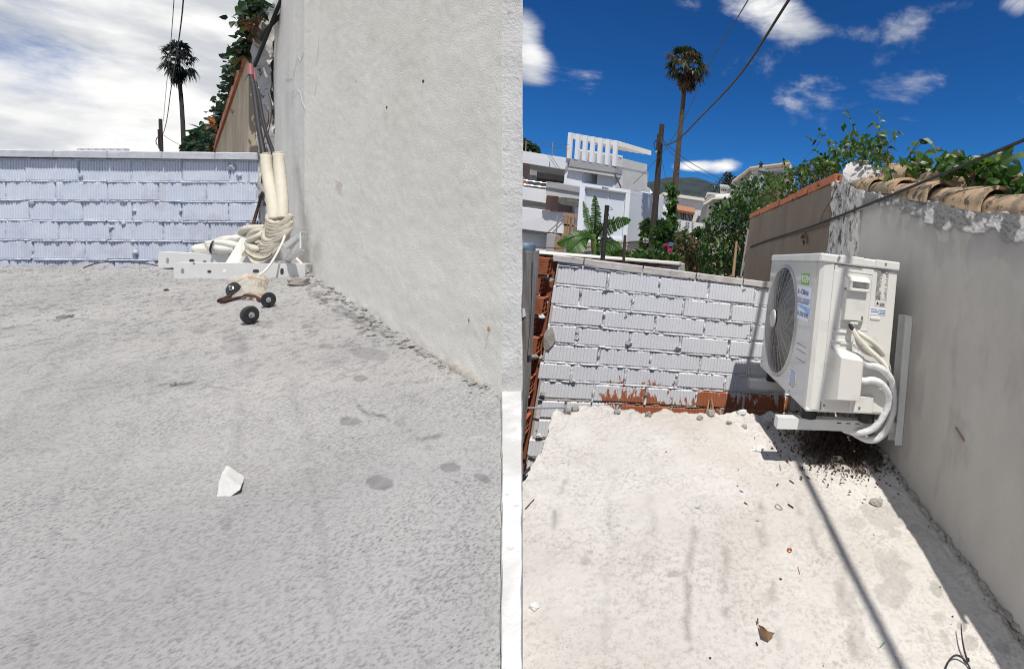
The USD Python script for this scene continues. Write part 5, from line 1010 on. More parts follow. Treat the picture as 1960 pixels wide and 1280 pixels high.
rubber_foot(481, 603, 17.6, (.93, -.36, .02), 'nearest round black rubber foot lying alone on the terrace', .040)
rubber_foot(514, 574, 14.8, (.76, -.64, .03), 'right black rubber foot leaning against the plastic bag', .034)
rubber_foot(444, 552, 14.5, (.25, -.80, .50), 'tilted black rubber foot with its bolt in the rusty pile', .050)
rubber_foot(446, 546, 8.5, (.5, -.2, .8), 'small black rubber foot standing behind the tilted one', .03)
def lrock(px, py, rpx, lab, m='stone', sq=(1, .8, .55), seed=1, cat_='stone', name='stone', rough=.6):
    p = hitL(px, py); r = rpx / FPX * p[1]; p[2] = LZ0 + LZS * p[1] + float(slabL_h(np.array([p[0]]), np.array([p[1]]))[0]) + r * sq[2] * .55
    solo(name, rock(p, r, seed, sq, 3, rough), M[m], lab, cat_, smooth=25)
lrock(570, 545, 22, 'grey lump of mortar at the foot of the stucco wall beside the front bracket bar', sq=(1, .7, .45), seed=3)
lrock(124, 608, 12, 'small speckled stone alone on the left of the grey terrace', sq=(1, .7, .42), seed=4)
lrock(318, 556, 4.5, 'tiny dark pebble left of the rubber feet', 'rusty', seed=5)
lrock(333, 738, 7, 'chipped stone stub sticking from the middle of the grey terrace', sq=(.45, .6, 1.1), seed=6)
lrock(625, 574, 9, 'rubble crumb in the crack beside the stucco wall foot', sq=(1, .7, .5), seed=7)
lrock(300, 503, 6, 'crumb of concrete at the far terrace edge near the wire', seed=8)
lrock(690, 627, 8, 'lower rubble crumb along the stucco wall foot', sq=(1, .7, .4), seed=9)
cp = [(415, 950), (418, 925), (423, 908), (432, 910), (462, 930), (459, 937), (436, 953), (424, 954)]
c0 = hitL(440, 950); cv = [at(x, y, c0[1] + (950 - y) * .0003) for x, y in cp]
ch = hull([p + o for p in cv for o in (V(0, 0, 0), V(-.045, .045, -.008))]); ch = trimesh.Trimesh(ch.vertices, ch.faces).subdivide().subdivide(); vch = ch.vertices + .004 * (meshkit.fbm(np.asarray(ch.vertices) * 60, 3, 4)[:, None] - .5)
solo('plaster_chip', trimesh.Trimesh(vch, ch.faces, process=False), M['chip'], 'white triangular plaster chip lying in the lower middle of the terrace', 'plaster chip', smooth=20)
solo('dead_vine', tube([at(502, 362, 3.42), at(498, 382, 3.40), at(490, 410, 3.40), at(483, 438, 3.38)], [.004, .007, .009, .01], 6, 20), M['twig'], 'dry brown vine against the end of the shade-toned brick wall', 'vine')
solo('bent_wire', tube([at(x, y, d) for x, y, d in ((160, 513, 2.78), (185, 504, 2.8), (230, 501, 2.82), (275, 504, 2.84), (310, 511, 2.86))], .0035, 5, 30), M['rusty'], 'thin bent wire arching over the far edge of the terrace', 'wire')
for k, pts in enumerate([[(505, 200), (512, 240), (506, 262), (509, 290)], [(513, 180), (520, 205), (516, 240), (512, 262)], [(505, 285), (512, 274), (520, 282), (516, 296)]]):
    solo('dry_tendril', tube([at(x, y, 3.32) for x, y in pts], .003, 5, 24), M['twig'], ['dry tendril beside the thinner black pipe', 'right dry tendril on the rough left pier', 'curled tendril above the foam sleeves'][k], 'tendril')
# ================================================================ BACKGROUND BUILDINGS
def zz8(x, y): return 1000 + .1954 * x, 230 + .1953 * y
def zz2_(x, y): return 1000 + .2344 * x, 230 + .2344 * y
def zz3(x, y): return 1200 + .2344 * x, 230 + .2344 * y
DB = (27.0, 31.0, 1000, 1195)                     # the modern house recedes to the right
def dB(x, add=0.0): return (DB[0] + add, DB[1] + add, DB[2], DB[3])
back = unit(V(.30, 1, 0))
mb = Thing('modern_building', 'white modern concrete building with fin pergola on its roof terrace', 'building', at(1080, 480, 29))
def P8(pts, add, th, m, name, label=None, parent=None): return mb.part(name, pxp([zz8(*p) for p in pts], dB(0, add), th, back), M[m], label=label, parent=parent)
def P2(pts, add, th, m, name, label=None, parent=None, t=mb): return t.part(name, pxp([zz2_(*p) for p in pts], dB(0, add), th, back), M[m], label=label, parent=parent)
P8([(-200, 270), (470, 375), (410, 482), (-200, 385)], 0, 5, 'white_build', 'roof_parapet')
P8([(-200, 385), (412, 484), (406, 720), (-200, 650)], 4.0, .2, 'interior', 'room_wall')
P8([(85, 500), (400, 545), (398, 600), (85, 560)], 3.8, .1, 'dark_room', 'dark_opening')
P8([(-5, 420), (8, 422), (5, 655), (-5, 650)], .3, .5, 'pink_concrete', 'column')
P8([(42, 480), (82, 487), (75, 662), (38, 655)], 1.5, .5, 'board_concrete', 'column')
for a, b in (((-100, 572), (232, 619)), ((-100, 615), (232, 660))): mb.part('rail', tube([at(*zz8(*a), 27.1), at(*zz8(*b), 28.0)], .028, 6), M['zinc'])
P8([(-200, 630), (236, 690), (232, 813), (-200, 745)], 0, 4.6, 'white_build', 'floor_band')
P8([(232, 600), (568, 656), (565, 712), (232, 655)], -.8, 3, 'board_concrete', 'balcony_front')
P8([(230, 656), (565, 713), (560, 776), (230, 732)], -.7, 3, 'pale_concrete', 'balcony_edge')
P8([(275, 740), (415, 760), (415, 832), (380, 828)], .2, .4, 'pale_concrete', 'stair_soffit')
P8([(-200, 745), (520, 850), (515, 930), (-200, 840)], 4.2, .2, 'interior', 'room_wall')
P8([(235, 735), (282, 742), (271, 893), (224, 887)], -.3, .6, 'pink_concrete', 'column')
P8([(326, 784), (372, 792), (362, 904), (326, 898)], .4, .6, 'pink_concrete', 'column')
P8([(392, 832), (428, 838), (420, 940), (385, 935)], .6, .6, 'pink_concrete', 'column')
P8([(-200, 830), (398, 910), (392, 1110), (245, 1098), (-200, 1040)], 0, 4, 'white_build', 'lower_wall')
P8([(-200, 1042), (245, 1100), (240, 1135), (-200, 1070)], .1, 3, 'board_concrete', 'lintel')
P8([(-200, 1072), (238, 1135), (232, 1300), (-200, 1300)], .5, .2, 'container', 'shutter')
P8([(240, 1110), (326, 1128), (308, 1300), (228, 1300)], -.1, 1.2, 'board_concrete', 'pier')
P8([(416, 482), (584, 508), (576, 655), (404, 628)], .2, 3, 'white_build', 'panel')
P8([(416, 765), (560, 790), (556, 815), (414, 795)], .3, 2, 'white_build', 'ledge')
P8([(414, 796), (556, 816), (553, 850), (412, 832)], .35, 2, 'pale_concrete', 'ledge')
P8([(515, 850), (560, 858), (548, 930), (512, 925)], .5, 1, 'white_build', 'panel')
P2([(390, 318), (757, 372), (752, 432), (378, 376)], -.1, 4, 'board_concrete', 'terrace_front')
P2([(378, 377), (752, 433), (748, 462), (372, 404)], -.05, 4, 'pale_concrete', 'terrace_edge')
P2([(345, 402), (484, 423), (480, 560), (338, 540)], .3, 3, 'white_build', 'panel')
P2([(612, 441), (748, 463), (746, 560), (606, 545)], .3, 3, 'white_build', 'panel')
P2([(482, 509), (609, 524), (607, 548), (480, 540)], .3, 3, 'white_build', 'panel')
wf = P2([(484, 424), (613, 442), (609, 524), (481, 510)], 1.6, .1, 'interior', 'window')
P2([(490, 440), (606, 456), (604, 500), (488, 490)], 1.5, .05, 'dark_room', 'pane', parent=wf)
P2([(752, 340), (818, 312), (818, 560), (748, 545)], .4, 3, 'pale_concrete', 'side_wall')  # side face toned darker, its shade put into the colour
mb.part('stair_rail', tube([at(*zz2_(752, 436), 30.0), at(*zz2_(806, 552), 30.0)], .05, 5), M['iron'])
for k in range(7):
    xt, yt = [387, 450, 510, 571, 633, 696, 757][k], [100, 111, 122, 132, 143, 153, 163][k]; yb = [308, 318, 330, 342, 352, 362, 372][k]
    P2([(xt - 14, yt), (xt + 16, yt + 4), (xt + 2, yb + 6), (xt - 27, yb)], -.15, .14, 'white_build', 'pergola_fin')
    a, b = at(*zz2_(xt + 6, yt + 18), 29.0 + .3 * k), at(*zz2_(xt + 6, yt + 18), 29.0 + .3 * k) + back * 4.2
    mb.part('pergola_beam', hull([p + V(dx, 0, dz) for p in (a, b) for dx in (-.06, .06) for dz in (-.22, .12)]), M['cream_build'])
    if k < 6: P2([(xt + 72, 250 + 8 * k), (xt + 88, 254 + 8 * k), (xt + 78, yb + 14), (xt + 62, yb + 10)], 3.4, .2, 'pale_concrete', 'pergola_post')  # rear posts toned darker than the fins, shade put into their colour
P2([(440, 232), (800, 288), (800, 305), (440, 248)], 3.9, .3, 'cream_build', 'pergola_beam')
# tops of the same kind of pergola far behind the left wall
fp_ = Thing('pergola', 'row of tiny far pergola fin tops just above the left brick wall', 'pergola', at(190, 300, 60))
for k in range(7): fp_.part('fin', pxp([(147 + 14 * k, 284), (154 + 14 * k, 284), (153 + 14 * k, 310), (147 + 14 * k, 310)], 60, .5), M['white_build'])
# timber stair on the building site
sc = Thing('timber_scaffold', 'raw brown timber stair frame beside the white container', 'scaffold', at(1095, 480, 25))
for pts in ([(398, 905), (545, 925), (545, 960), (395, 940)], [(415, 940), (445, 943), (432, 1115), (402, 1110)], [(450, 945), (470, 948), (455, 1115), (436, 1112)], [(490, 955), (508, 958), (494, 1118), (476, 1115)], [(395, 1015), (545, 1035), (545, 1050), (393, 1032)], [(385, 1110), (545, 1120), (545, 1140), (383, 1135)], [(330, 1150), (380, 1150), (365, 1300), (318, 1300)], [(378, 1140), (402, 1142), (390, 1300), (366, 1300)]):
    sc.part('timber', pxp([zz8(*p) for p in pts], 25.2, .12), M['raw_wood'])
rl_ = Thing('stair_railing', 'grey steel handrail climbing to the timber stair frame', 'railing', at(1055, 460, 25))
for a, b in (((250, 1098), (405, 955)), ((298, 1100), (405, 990)), ((345, 930), (325, 1180)), ((320, 1150), (312, 1280))): rl_.part('rail', tube([at(*zz8(*a), 25), at(*zz8(*b), 25)], .035, 6), M['zinc'])
# roof antennas and tree
wires_ = Thing('roof_railing', 'thin rusty posts with wires along the white roof edge', 'railing', at(1040, 290, 27.5))
for x, y0, y1 in ((1006, 270, 289), (1057, 273, 296), (1084, 280, 301)): wires_.part('post', tube([at(x, y1 + 3, 27.6), at(x + 1, y0, 27.6)], .03, 5), M['pink_concrete'])
for y in (268, 275): wires_.part('wire', tube([at(990, y - 2, 27.4), at(1058, y + 7, 27.8), at(1090, y + 10, 28)], .012, 4), M['grey_wire'])
# white site container
cn = Thing('site_container', 'large pale blue grey site container standing behind the banana plant', 'container', at(1155, 480, 22))
CD = (21.0, 21.9, 1105, 1206)
def PC(pts, add, th, m, name, label=None, parent=None): return cn.part(name, pxp([zz2_(*p) for p in pts], (CD[0] + add, CD[1] + add, CD[2], CD[3]), th, unit(V(.12, 1, 0))), M[m], label=label, parent=parent)
PC([(472, 510), (883, 570), (882, 600), (470, 542)], 0, 4.4, 'container_frame', 'top_rail')
PC([(470, 541), (512, 547), (490, 1000), (438, 995)], 0, 4.4, 'container_frame', 'corner_post')
PC([(845, 596), (882, 601), (852, 990), (815, 985)], 0, 4.4, 'container_frame', 'corner_post')
PC([(489, 955), (815, 962), (815, 985), (488, 1000)], 0, 4.4, 'container_frame', 'bottom_rail')
PC([(510, 544), (846, 594), (820, 972), (488, 968)], .1, .2, 'container', 'wall_panel')
PC([(512, 541), (842, 589), (841, 600), (511, 552)], -.06, .06, 'board_concrete', 'gutter')
PC([(700, 577), (706, 578), (690, 965), (684, 965)], .07, .05, 'container_frame', 'panel_joint')
lg = PC([(650, 541), (706, 549), (705, 560), (649, 552)], -.02, .02, 'sticker', 'name_plate', 'small pale plate with blue print')
PC([(652, 543), (664, 545), (663, 556), (651, 554)], -.04, .01, 'blue_print', 'print_mark', parent=lg)
for k in range(4): PC([(668 + 9 * k, 548 + k), (674 + 9 * k, 549 + k), (673 + 9 * k, 556 + k), (667 + 9 * k, 555 + k)], -.04, .01, 'blue_print', 'print_mark', parent=lg)
# small white house right of the container
sh = Thing('small_house', 'narrow white house with red tile eave and dark window right of the container', 'house', at(1215, 480, 24))
def PS_(pts, add, th, m, name, parent=None): return sh.part(name, pxp([zz2_(*p) for p in pts], 24 + add, th), M[m], parent=parent)
PS_([(885, 845), (952, 852), (945, 1060), (855, 1050)], 0, 3, 'white_build', 'wall')
PS_([(950, 742), (988, 746), (970, 1060), (944, 1058)], -.1, 3.2, 'white_build', 'side_wall')
PS_([(890, 735), (952, 752), (950, 795), (888, 785)], -.1, 1.2, 'house_tile', 'tile_eave')
w_ = PS_([(888, 786), (952, 796), (950, 852), (886, 844)], .3, .2, 'dark_room', 'window')
PS_([(890, 800), (950, 812), (950, 816), (890, 804)], .2, .05, 'white_build', 'window_bar', w_); PS_([(915, 790), (919, 791), (917, 846), (913, 845)], .2, .05, 'white_build', 'window_bar', w_)
# far apartment block with balconies
ap = Thing('apartment_block', 'far white apartment block with many balconies below the blue mountain', 'apartment block', at(1210, 400, 150))
def PA(pts, add, th, m, name, parent=None): return ap.part(name, pxp([zz2_(*p) for p in pts], 150 + add, th), M[m], parent=parent)
PA([(818, 482), (862, 488), (922, 518), (918, 760), (815, 760)], 0, 18, 'white_build', 'front_wall')
PA([(922, 518), (938, 540), (988, 604), (972, 720), (918, 740)], 6, 18, 'white_build', 'side_wall')
PA([(822, 486), (858, 489), (858, 500), (822, 500)], -1, 4, 'cream_build', 'roof_room')
for r in range(5):
    y = 522 + r * 42
    for c in range(2):
        x = 838 + c * 40; o = PA([(x, y + 2 * c), (x + 32, y + 3 + 2 * c), (x + 31, y + 24 + 2 * c), (x - 1, y + 22 + 2 * c)], -.3, .3, 'interior', 'balcony')
        PA([(x - 2, y + 16), (x + 33, y + 18), (x + 33, y + 24), (x - 2, y + 22)], -1.2, 1, 'white_build', 'balcony_front', o)
for r in range(6):
    for c in range(3):
        x = 930 + c * 17 - r * 1.5; y = 555 + r * 26 + c * 16
        if y < 700: o = PA([(x, y), (x + 9, y + 7), (x + 8, y + 19), (x - 1, y + 12)], 5.2, .5, 'interior', 'balcony'); PA([(x - 1, y + 9), (x + 10, y + 16), (x + 9, y + 21), (x - 2, y + 14)], 4.4, .6, 'white_build', 'balcony_front', o)
# house with barred window
gh = Thing('white_house', 'white house with barred blue window and pierced block balcony', 'house', at(1305, 440, 34))
def PG(pts, add, th, m, name, parent=None): return gh.part(name, pxp([zz3(*p) for p in pts], 34 + add, th, unit(V(-.35, 1, 0))), M[m], parent=parent)
PG([(304, 592), (628, 640), (622, 850), (560, 842), (288, 800)], 0, 6, 'white_build', 'wall')
PG([(298, 588), (634, 637), (633, 662), (298, 612)], -.25, 6.5, 'cream_build', 'parapet')
PG([(286, 720), (355, 730), (350, 850), (270, 845)], -.4, 2, 'white_build', 'side_wall')
wn = PG([(392, 742), (542, 764), (532, 824), (386, 800)], -.05, .1, 'dark_room', 'window')
for k in range(13): PG([(397 + 11 * k, 744 + 1.6 * k), (400 + 11 * k, 744 + 1.6 * k), (396 + 11 * k, 800 + 1.7 * k), (393 + 11 * k, 800 + 1.7 * k)], -.16, .05, 'sticker', 'window_bar', wn)
PG([(460, 752), (466, 753), (460, 812), (454, 811)], -.2, .05, 'iron', 'window_bar', wn)
PG([(544, 764), (575, 770), (560, 830), (534, 826)], -.1, .1, 'cream_build', 'shutter')
for k in range(12): gh.part('awning_tile', tube([at(*zz3(400 + 13.2 * k, 702 + 2.0 * k), 33.8), at(*zz3(397 + 13.2 * k, 738 + 2.2 * k), 33.2)], .11, 7), M['house_tile'])
bb = PG([(384, 808), (622, 842), (616, 935), (376, 900)], -1.6, .25, 'white_build', 'balcony_front')
for k in range(6):
    for r in range(2):
        x, y = 396 + 17 * k + (36 if k > 2 else 0) + (16 if k > 4 else 0), 816 + 26 * r + 2.3 * k + (5 if k > 2 else 0)
        for dx, dy in ((0, 0),): PG([(x, y), (x + 12, y + 1.6), (x + 11, y + 16), (x - 1, y + 14)], -1.66, .04, 'pale_concrete', 'block_hole', bb); PG([(x + 3, y + 4), (x + 9, y + 5), (x + 8, y + 12), (x + 2, y + 11)], -1.70, .03, 'interior', 'block_hole', bb)
PG([(588, 780), (622, 800), (618, 850), (560, 840)], -.2, .3, 'interior', 'dark_gap')
# house with eaves behind the vine
eh = Thing('eaved_house', 'house with wide tiled eaves and crenellated chimney behind the vine', 'house', at(1400, 430, 22))
def PE(pts, add, th, m, name, parent=None, dirv=(0.1, 1, 0)): return eh.part(name, pxp([zz3(*p) for p in pts], 22 + add, th, unit(V(*dirv))), M[m], parent=parent)
PE([(628, 682), (652, 690), (640, 840), (588, 835), (604, 750)], .8, 3, 'pale_concrete', 'side_wall')
PE([(650, 706), (760, 728), (760, 900), (640, 850)], .6, 4, 'cream_build', 'wall')
PE([(622, 676), (694, 632), (690, 652), (640, 690), (800, 724), (800, 700), (845, 640), (845, 624), (694, 622)], .1, .1, 'pale_concrete', 'soffit')
PE([(622, 682), (694, 634), (840, 622), (850, 636), (700, 646), (632, 690)], -.3, 3, 'cream_build', 'eave')
PE([(640, 632), (655, 590), (758, 604), (758, 640), (660, 650)], 1.6, 3, 'cream_build', 'wall')
for k in range(7): PE([(657 + 15 * k, 588 + 1.4 * k), (667 + 15 * k, 589 + 1.4 * k), (667 + 15 * k, 604 + 1.4 * k), (657 + 15 * k, 603 + 1.4 * k)], 1.5, .5, 'white_build', 'merlon')
for k in range(11): eh.part('eave_tile', tube([at(*zz3(628 + 8 * k, 677 - 5.2 * k), 21.7), at(*zz3(640 + 8 * k, 664 - 5.0 * k), 22.8)], .06, 6), M['ridge_stone'])
for k in range(10): eh.part('eave_tile', tube([at(*zz3(712 + 14 * k, 628 - 1.2 * k), 21.9), at(*zz3(712 + 14 * k, 619 - 1.2 * k), 23.2)], .06, 6), M['cream_build'])
ch_ = PE([(764, 548), (822, 556), (815, 615), (760, 610)], 2, 1.2, 'cream_build', 'chimney')
PE([(758, 528), (830, 540), (828, 558), (758, 548)], 1.9, 1.5, 'white_build', 'chimney_cap', ch_)
for k in range(4): PE([(762 + 17 * k, 522 + 2.5 * k), (772 + 17 * k, 523 + 2.5 * k), (772 + 17 * k, 536 + 2.5 * k), (762 + 17 * k, 535 + 2.5 * k)], 1.8, .4, 'white_build', 'merlon', ch_)
for k in range(3): PE([(770 + 16 * k, 562 + 2 * k), (778 + 16 * k, 563 + 2 * k), (777 + 16 * k, 576 + 2 * k), (769 + 16 * k, 575 + 2 * k)], 1.95, .05, 'interior', 'vent_slot', ch_)
PE([(846, 612), (1004, 500), (1004, 620), (860, 660)], 3.2, 3, 'pale_concrete', 'side_wall')
PE([(866, 516), (1012, 404), (1016, 432), (900, 600), (880, 590)], 1.4, .15, 'pale_concrete', 'soffit', None, (.5, 1, 0))
PE([(1010, 432), (1340, 392), (1340, 680), (900, 660), (905, 590)], 2.4, 4, 'pale_concrete', 'wall')
PE([(1004, 402), (1340, 362), (1340, 392), (1018, 432)], .8, 4, 'white_build', 'eave')
PE([(1170, 485), (1340, 478), (1340, 500), (1230, 498)], 1.2, 1, 'white_build', 'ledge')
for k in range(15): eh.part('eave_tile', tube([at(*zz3(862 + 10 * k, 514 - 7.8 * k), 22.9), at(*zz3(872 + 10 * k, 496 - 7.4 * k), 24.0)], .07, 6), M['ridge_stone'])
for k in range(22): eh.part('eave_tile', tube([at(*zz3(1006 + 15 * k, 402 - 1.8 * k), 22.7), at(*zz3(1010 + 15 * k, 390 - 1.8 * k), 24.0)], .07, 6), M['ridge_stone'])
vp = Thing('vent_pipe', 'blue grey vent pipe with black cowl before the eaved house', 'pipe', at(1457, 350, 14))
vp.part('pipe', cyl(at(1455, 362, 14), at(1459, 322, 14), .085, 16), M['grey_pipe'], smooth=40); vp.part('collar', cyl(at(1457.6, 331, 14), at(1457.9, 328, 14), .11, 16), M['post_dark'], smooth=40)
vp.part('cowl', lathe([(0, 0), (.05, 0), (.06, .05), (.03, .07), (.06, .11), (.07, .14), (.03, .17), (.03, .2), (0, .21)], at(1459, 300, 14) - at(1457, 322, 14), at(1456, 322, 14), 14), M['post_dark'], smooth=40)
tr = Thing('roofed_shed', 'low beige shed roof between the leaning pole and the white house', 'shed', at(1250, 430, 40))
tr.part('roof', pxp([zz3(*p) for p in ((150, 742), (276, 765), (274, 812), (150, 790))], 40, 3), M['cream_build']); tr.part('wall', pxp([zz3(*p) for p in ((150, 792), (274, 814), (272, 860), (150, 850))], 40.5, 3), M['interior'])
tr.part('tile_edge', pxp([zz3(*p) for p in ((120, 770), (165, 780), (150, 850), (120, 850))], 39, 2), M['house_tile'])
# white garden wall pieces low behind
gw_ = Thing('garden_wall', 'broken white garden wall behind the strap leaved plants', 'wall', at(1290, 480, 20))
for pts in ([(490, 930), (610, 985), (608, 1020), (500, 960)], [(215, 975), (320, 985), (315, 1040), (212, 1030)], [(130, 960), (215, 975), (212, 1010), (128, 1000)]): gw_.part('wall', pxp([zz3(*p) for p in pts], 20, .3), M['white_build'])
cloth = Thing('laundry', 'magenta and blue cloths hanging low behind the strap leaved plants', 'laundry', at(1280, 475, 17))
for pts, m in (([(300, 1010), (345, 1000), (340, 1040), (290, 1040)], 'magenta_cloth'), ([(345, 995), (382, 1000), (380, 1030), (345, 1030)], 'blue_plastic'), ([(335, 1040), (375, 1045), (370, 1095), (330, 1080)], 'magenta_cloth')): cloth.part('cloth', pxp([zz3(*p) for p in pts], 17, .06), M[m])
# parapet behind the brick wall
pp = Thing('parapet', 'low cream topped parapet of flat bricks running behind the sunlit brick wall', 'parapet', at(1150, 505, 4.0))
PD = (4.1, 4.7, 1010, 1300)
def PP(pts, add, th, m, name): return pp.part(name, pxp([(1000 + .3047 * x, 470 + .3047 * y) for x, y in pts], (PD[0] + add, PD[1] + add, PD[2], PD[3]), th), M[m])
PP([(-60, 22), (60, 36), (985, 108), (985, 122), (60, 50), (-60, 38)], 0, .12, 'cream_build', 'coping')
PP([(-60, 40), (60, 52), (985, 124), (985, 200), (-60, 200)], .03, .3, 'pale_concrete', 'base')
for a, b in ((440, 500), (552, 630), (665, 745), (750, 820), (830, 905), (60, 140), (150, 230)): PP([(a, 50 + (a - 60) * .079 + 2), (b, 50 + (b - 60) * .079 + 2), (b, 50 + (b - 60) * .079 + 22), (a, 50 + (a - 60) * .079 + 22)], .005, .03, 'brick_edge', 'brick')
solo('dark_post', cyl(at(1153, 500, 3.6), at(1162, 393, 3.6), .0165, 12, .0165), M['post_dark'], 'charred dark post standing behind the brick coping beside the banana plant', 'post', smooth=40)
solo('tie_wire', tube([at(1163, 397, 3.58), at(1170, 398, 3.58), at(1172, 402, 3.6), at(1167, 401, 3.6), at(1168, 420, 3.6), at(1164, 440, 3.6)], .0022, 5, 30), M['grey_wire'], 'bent tie wire hanging from the charred dark post', 'wire')
solo('iron_post', cyl(at(1193.5, 500, 3.7), at(1196.5, 450, 3.7), .011, 10), M['rusty'], 'short rusty iron post right of the charred dark post', 'post')
for a, b, lab in (((1060, 476, 6), (1240, 460, 6), 'thin wire stretched behind the posts over the parapet'), ((1015, 472, 7), (1150, 474, 7), 'thin rusty wire low behind the banana plant')): solo('fence_wire', tube([at(*a), at((a[0] + b[0]) / 2, (a[1] + b[1]) / 2 + 2, (a[2] + b[2]) / 2), at(*b)], .006, 5, 20), M['rusty'], lab, 'wire')
# pole, palms
def pole(pts, r, lab, fits):
    t_ = Thing('utility_pole', lab, 'utility pole', at(*pts[0])); P = [at(*p) for p in pts]; t_.part('pole', tube(P, r, 10, 24), M['pole_wood'], smooth=40)
    return t_
up = pole([(1247, 482, 20), (1257, 360, 20), (1267, 238, 20)], [.145, .125, .105], 'leaning dark wooden pole left of the tall palm with cables at its top', 0)
up.part('bracket_post', tube([at(1258, 288, 19.8), at(1261, 257, 19.8)], .07, 6), M['pole_wood'])
for k in range(5): up.part('cable_clamp', tube([at(1258 + 2.2 * k, 262 + 7 * (k % 3), 19.8), at(1262 + k, 272 + 5 * k, 19.75), at(1260 + 1.5 * k, 290, 19.8)], .035, 5, 8), M['black_wire'])
up.part('cable_loop', tube([at(1259, 268, 19.8), at(1253, 272, 19.8), at(1254, 285, 19.8), at(1260, 290, 19.8)], .02, 5, 20), M['black_wire']); up.part('insulator', tube([at(1256, 292, 19.8), at(1259, 286, 19.8)], .035, 6), M['white_print'])
lp = pole([(309.5, 300, 26), (307, 228, 26)], [.072, .068], 'short dark pole top above the left brick wall beside the dark palm', 0)
lp.part('bracket_post', tube([at(304.5, 285, 25.9), at(303, 248, 25.9)], .03, 6), M['pole_wood'])
lp.part('cable_loop', tube([at(303, 262, 25.9), at(299, 268, 25.9), at(300, 276, 25.9), at(304, 280, 25.9)], .018, 5, 16), M['black_wire'])
def fan_leaf(base, tip_dir, size, droop, seed, blades=15, petiole=.5):
    """palmate frond: a stalk and a fan of narrow drooping blades"""
    r_ = np.random.default_rng(seed); d = unit(tip_dir); P = [base, base + d * size * petiole + V(0, 0, -.08 * size * droop)]; c = P[-1]
    ms = [tube([P[0], (P[0] + P[1]) / 2 + V(0, 0, .05 * size), P[1]], [.022 * size, .016 * size, .010 * size], 4)]
    s = unit(np.cross(d, V(.1, .05, 1))); u = np.cross(s, d); vs, fs = [], []
    for k in range(blades):
        a = (k / (blades - 1) - .5) * 2.5; L = size * (.62 - .12 * abs(a)) * r_.uniform(.8, 1.1); e = d * math.cos(a) + s * math.sin(a) + u * r_.uniform(-.12, .2); e = unit(e); w = .050 * size
        n_ = unit(np.cross(e, u)); m1 = c + e * L * .55 + V(0, 0, -.10 * droop * L); m2 = c + e * L * .9 + V(0, 0, -.48 * droop * L) + r_.normal(size=3) * .03 * size
        o = len(vs); vs += [c, m1 + n_ * w, m1 - n_ * w, m2 + n_ * w * .3, m2 - n_ * w * .3, m2 + V(0, 0, -.25 * droop * L)]; fs += [[o, o + 1, o + 2], [o + 1, o + 3, o + 2], [o + 2, o + 3, o + 4], [o + 3, o + 5, o + 4]]
    ms.append(trimesh.Trimesh(np.array(vs), np.array(fs), process=False)); return cat(ms)
def palm(lab, trunk, rad, d, greens, dead, bark, seed, n_green, n_dead, scale, narrow=1.0):
    t_ = Thing('palm_tree', lab, 'palm tree', at(*trunk[0])); r_ = np.random.default_rng(seed)
    P = [at(*p) for p in trunk]; t_.part('trunk', tube(P, rad, 12, 40), M[bark], smooth=40); top = P[-1]
    sd = unit(np.cross(V(*unit(ray(trunk[-1][0], 440))[:2], 0), V(0, 0, 1)))
    sq = lambda m: trimesh.Trimesh(m.vertices - np.outer((m.vertices - top) @ sd, sd) * (1 - narrow), m.faces, process=False)
    for k in range(n_green):       # living fronds: a few upright, most arching out and down
        a = 2.399 * k + r_.uniform(-.3, .3); el = 1.45 - 2.1 * (k / n_green) ** .85 + r_.uniform(-.15, .15); L = scale * r_.uniform(.82, 1.12) * (1.0 if el > .2 else .9)
        t_.part('frond', sq(fan_leaf(top + V(0, 0, .12 * scale * r_.uniform(-.5, 1)), V(math.cos(a) * math.cos(el), math.sin(a) * math.cos(el), math.sin(el)), L, .9, seed * 50 + k, 17, .55)), M[greens if r_.random() < .85 else dead])
    for k in range(n_dead):        # dead fronds hanging as a skirt round the trunk
        a = 2.399 * k; el = r_.uniform(-1.45, -.75)
        t_.part('dead_frond', sq(fan_leaf(top + V(0, 0, -scale * r_.uniform(.05, .35)), V(math.cos(a) * math.cos(el), math.sin(a) * math.cos(el), math.sin(el)), scale * r_.uniform(.6, .9), .55, seed * 50 + 400 + k, 13, .30)), M[dead if k % 4 else greens])
    return t_
pm = palm('tall palm with shaggy green and brown crown on the right in deep blue sky', [(1281, 482, 22), (1290, 380, 22), (1300, 270, 22), (1309, 178, 22), (1314, 128, 22)], [.22, .165, .12, .105, .10], 22, 'palm_green', 'palm_dead', 'bark', 3, 34, 34, 1.12)
iv = Thing('climbing_ivy', 'green ivy sleeve around the foot of the tall palm trunk', 'ivy', at(1284, 460, 22))
lpalm = palm('palm with a dark backlit tone in its colour over the shade-toned brick wall on the left', [(353, 300, 34), (350, 240, 34), (345, 170, 34), (342, 140, 34), (342, 116, 34)], [.125, .11, .10, .10, .10], 34, 'palm_shade', 'palm_shade', 'bark_dark', 5, 32, 30, 1.65, .62)

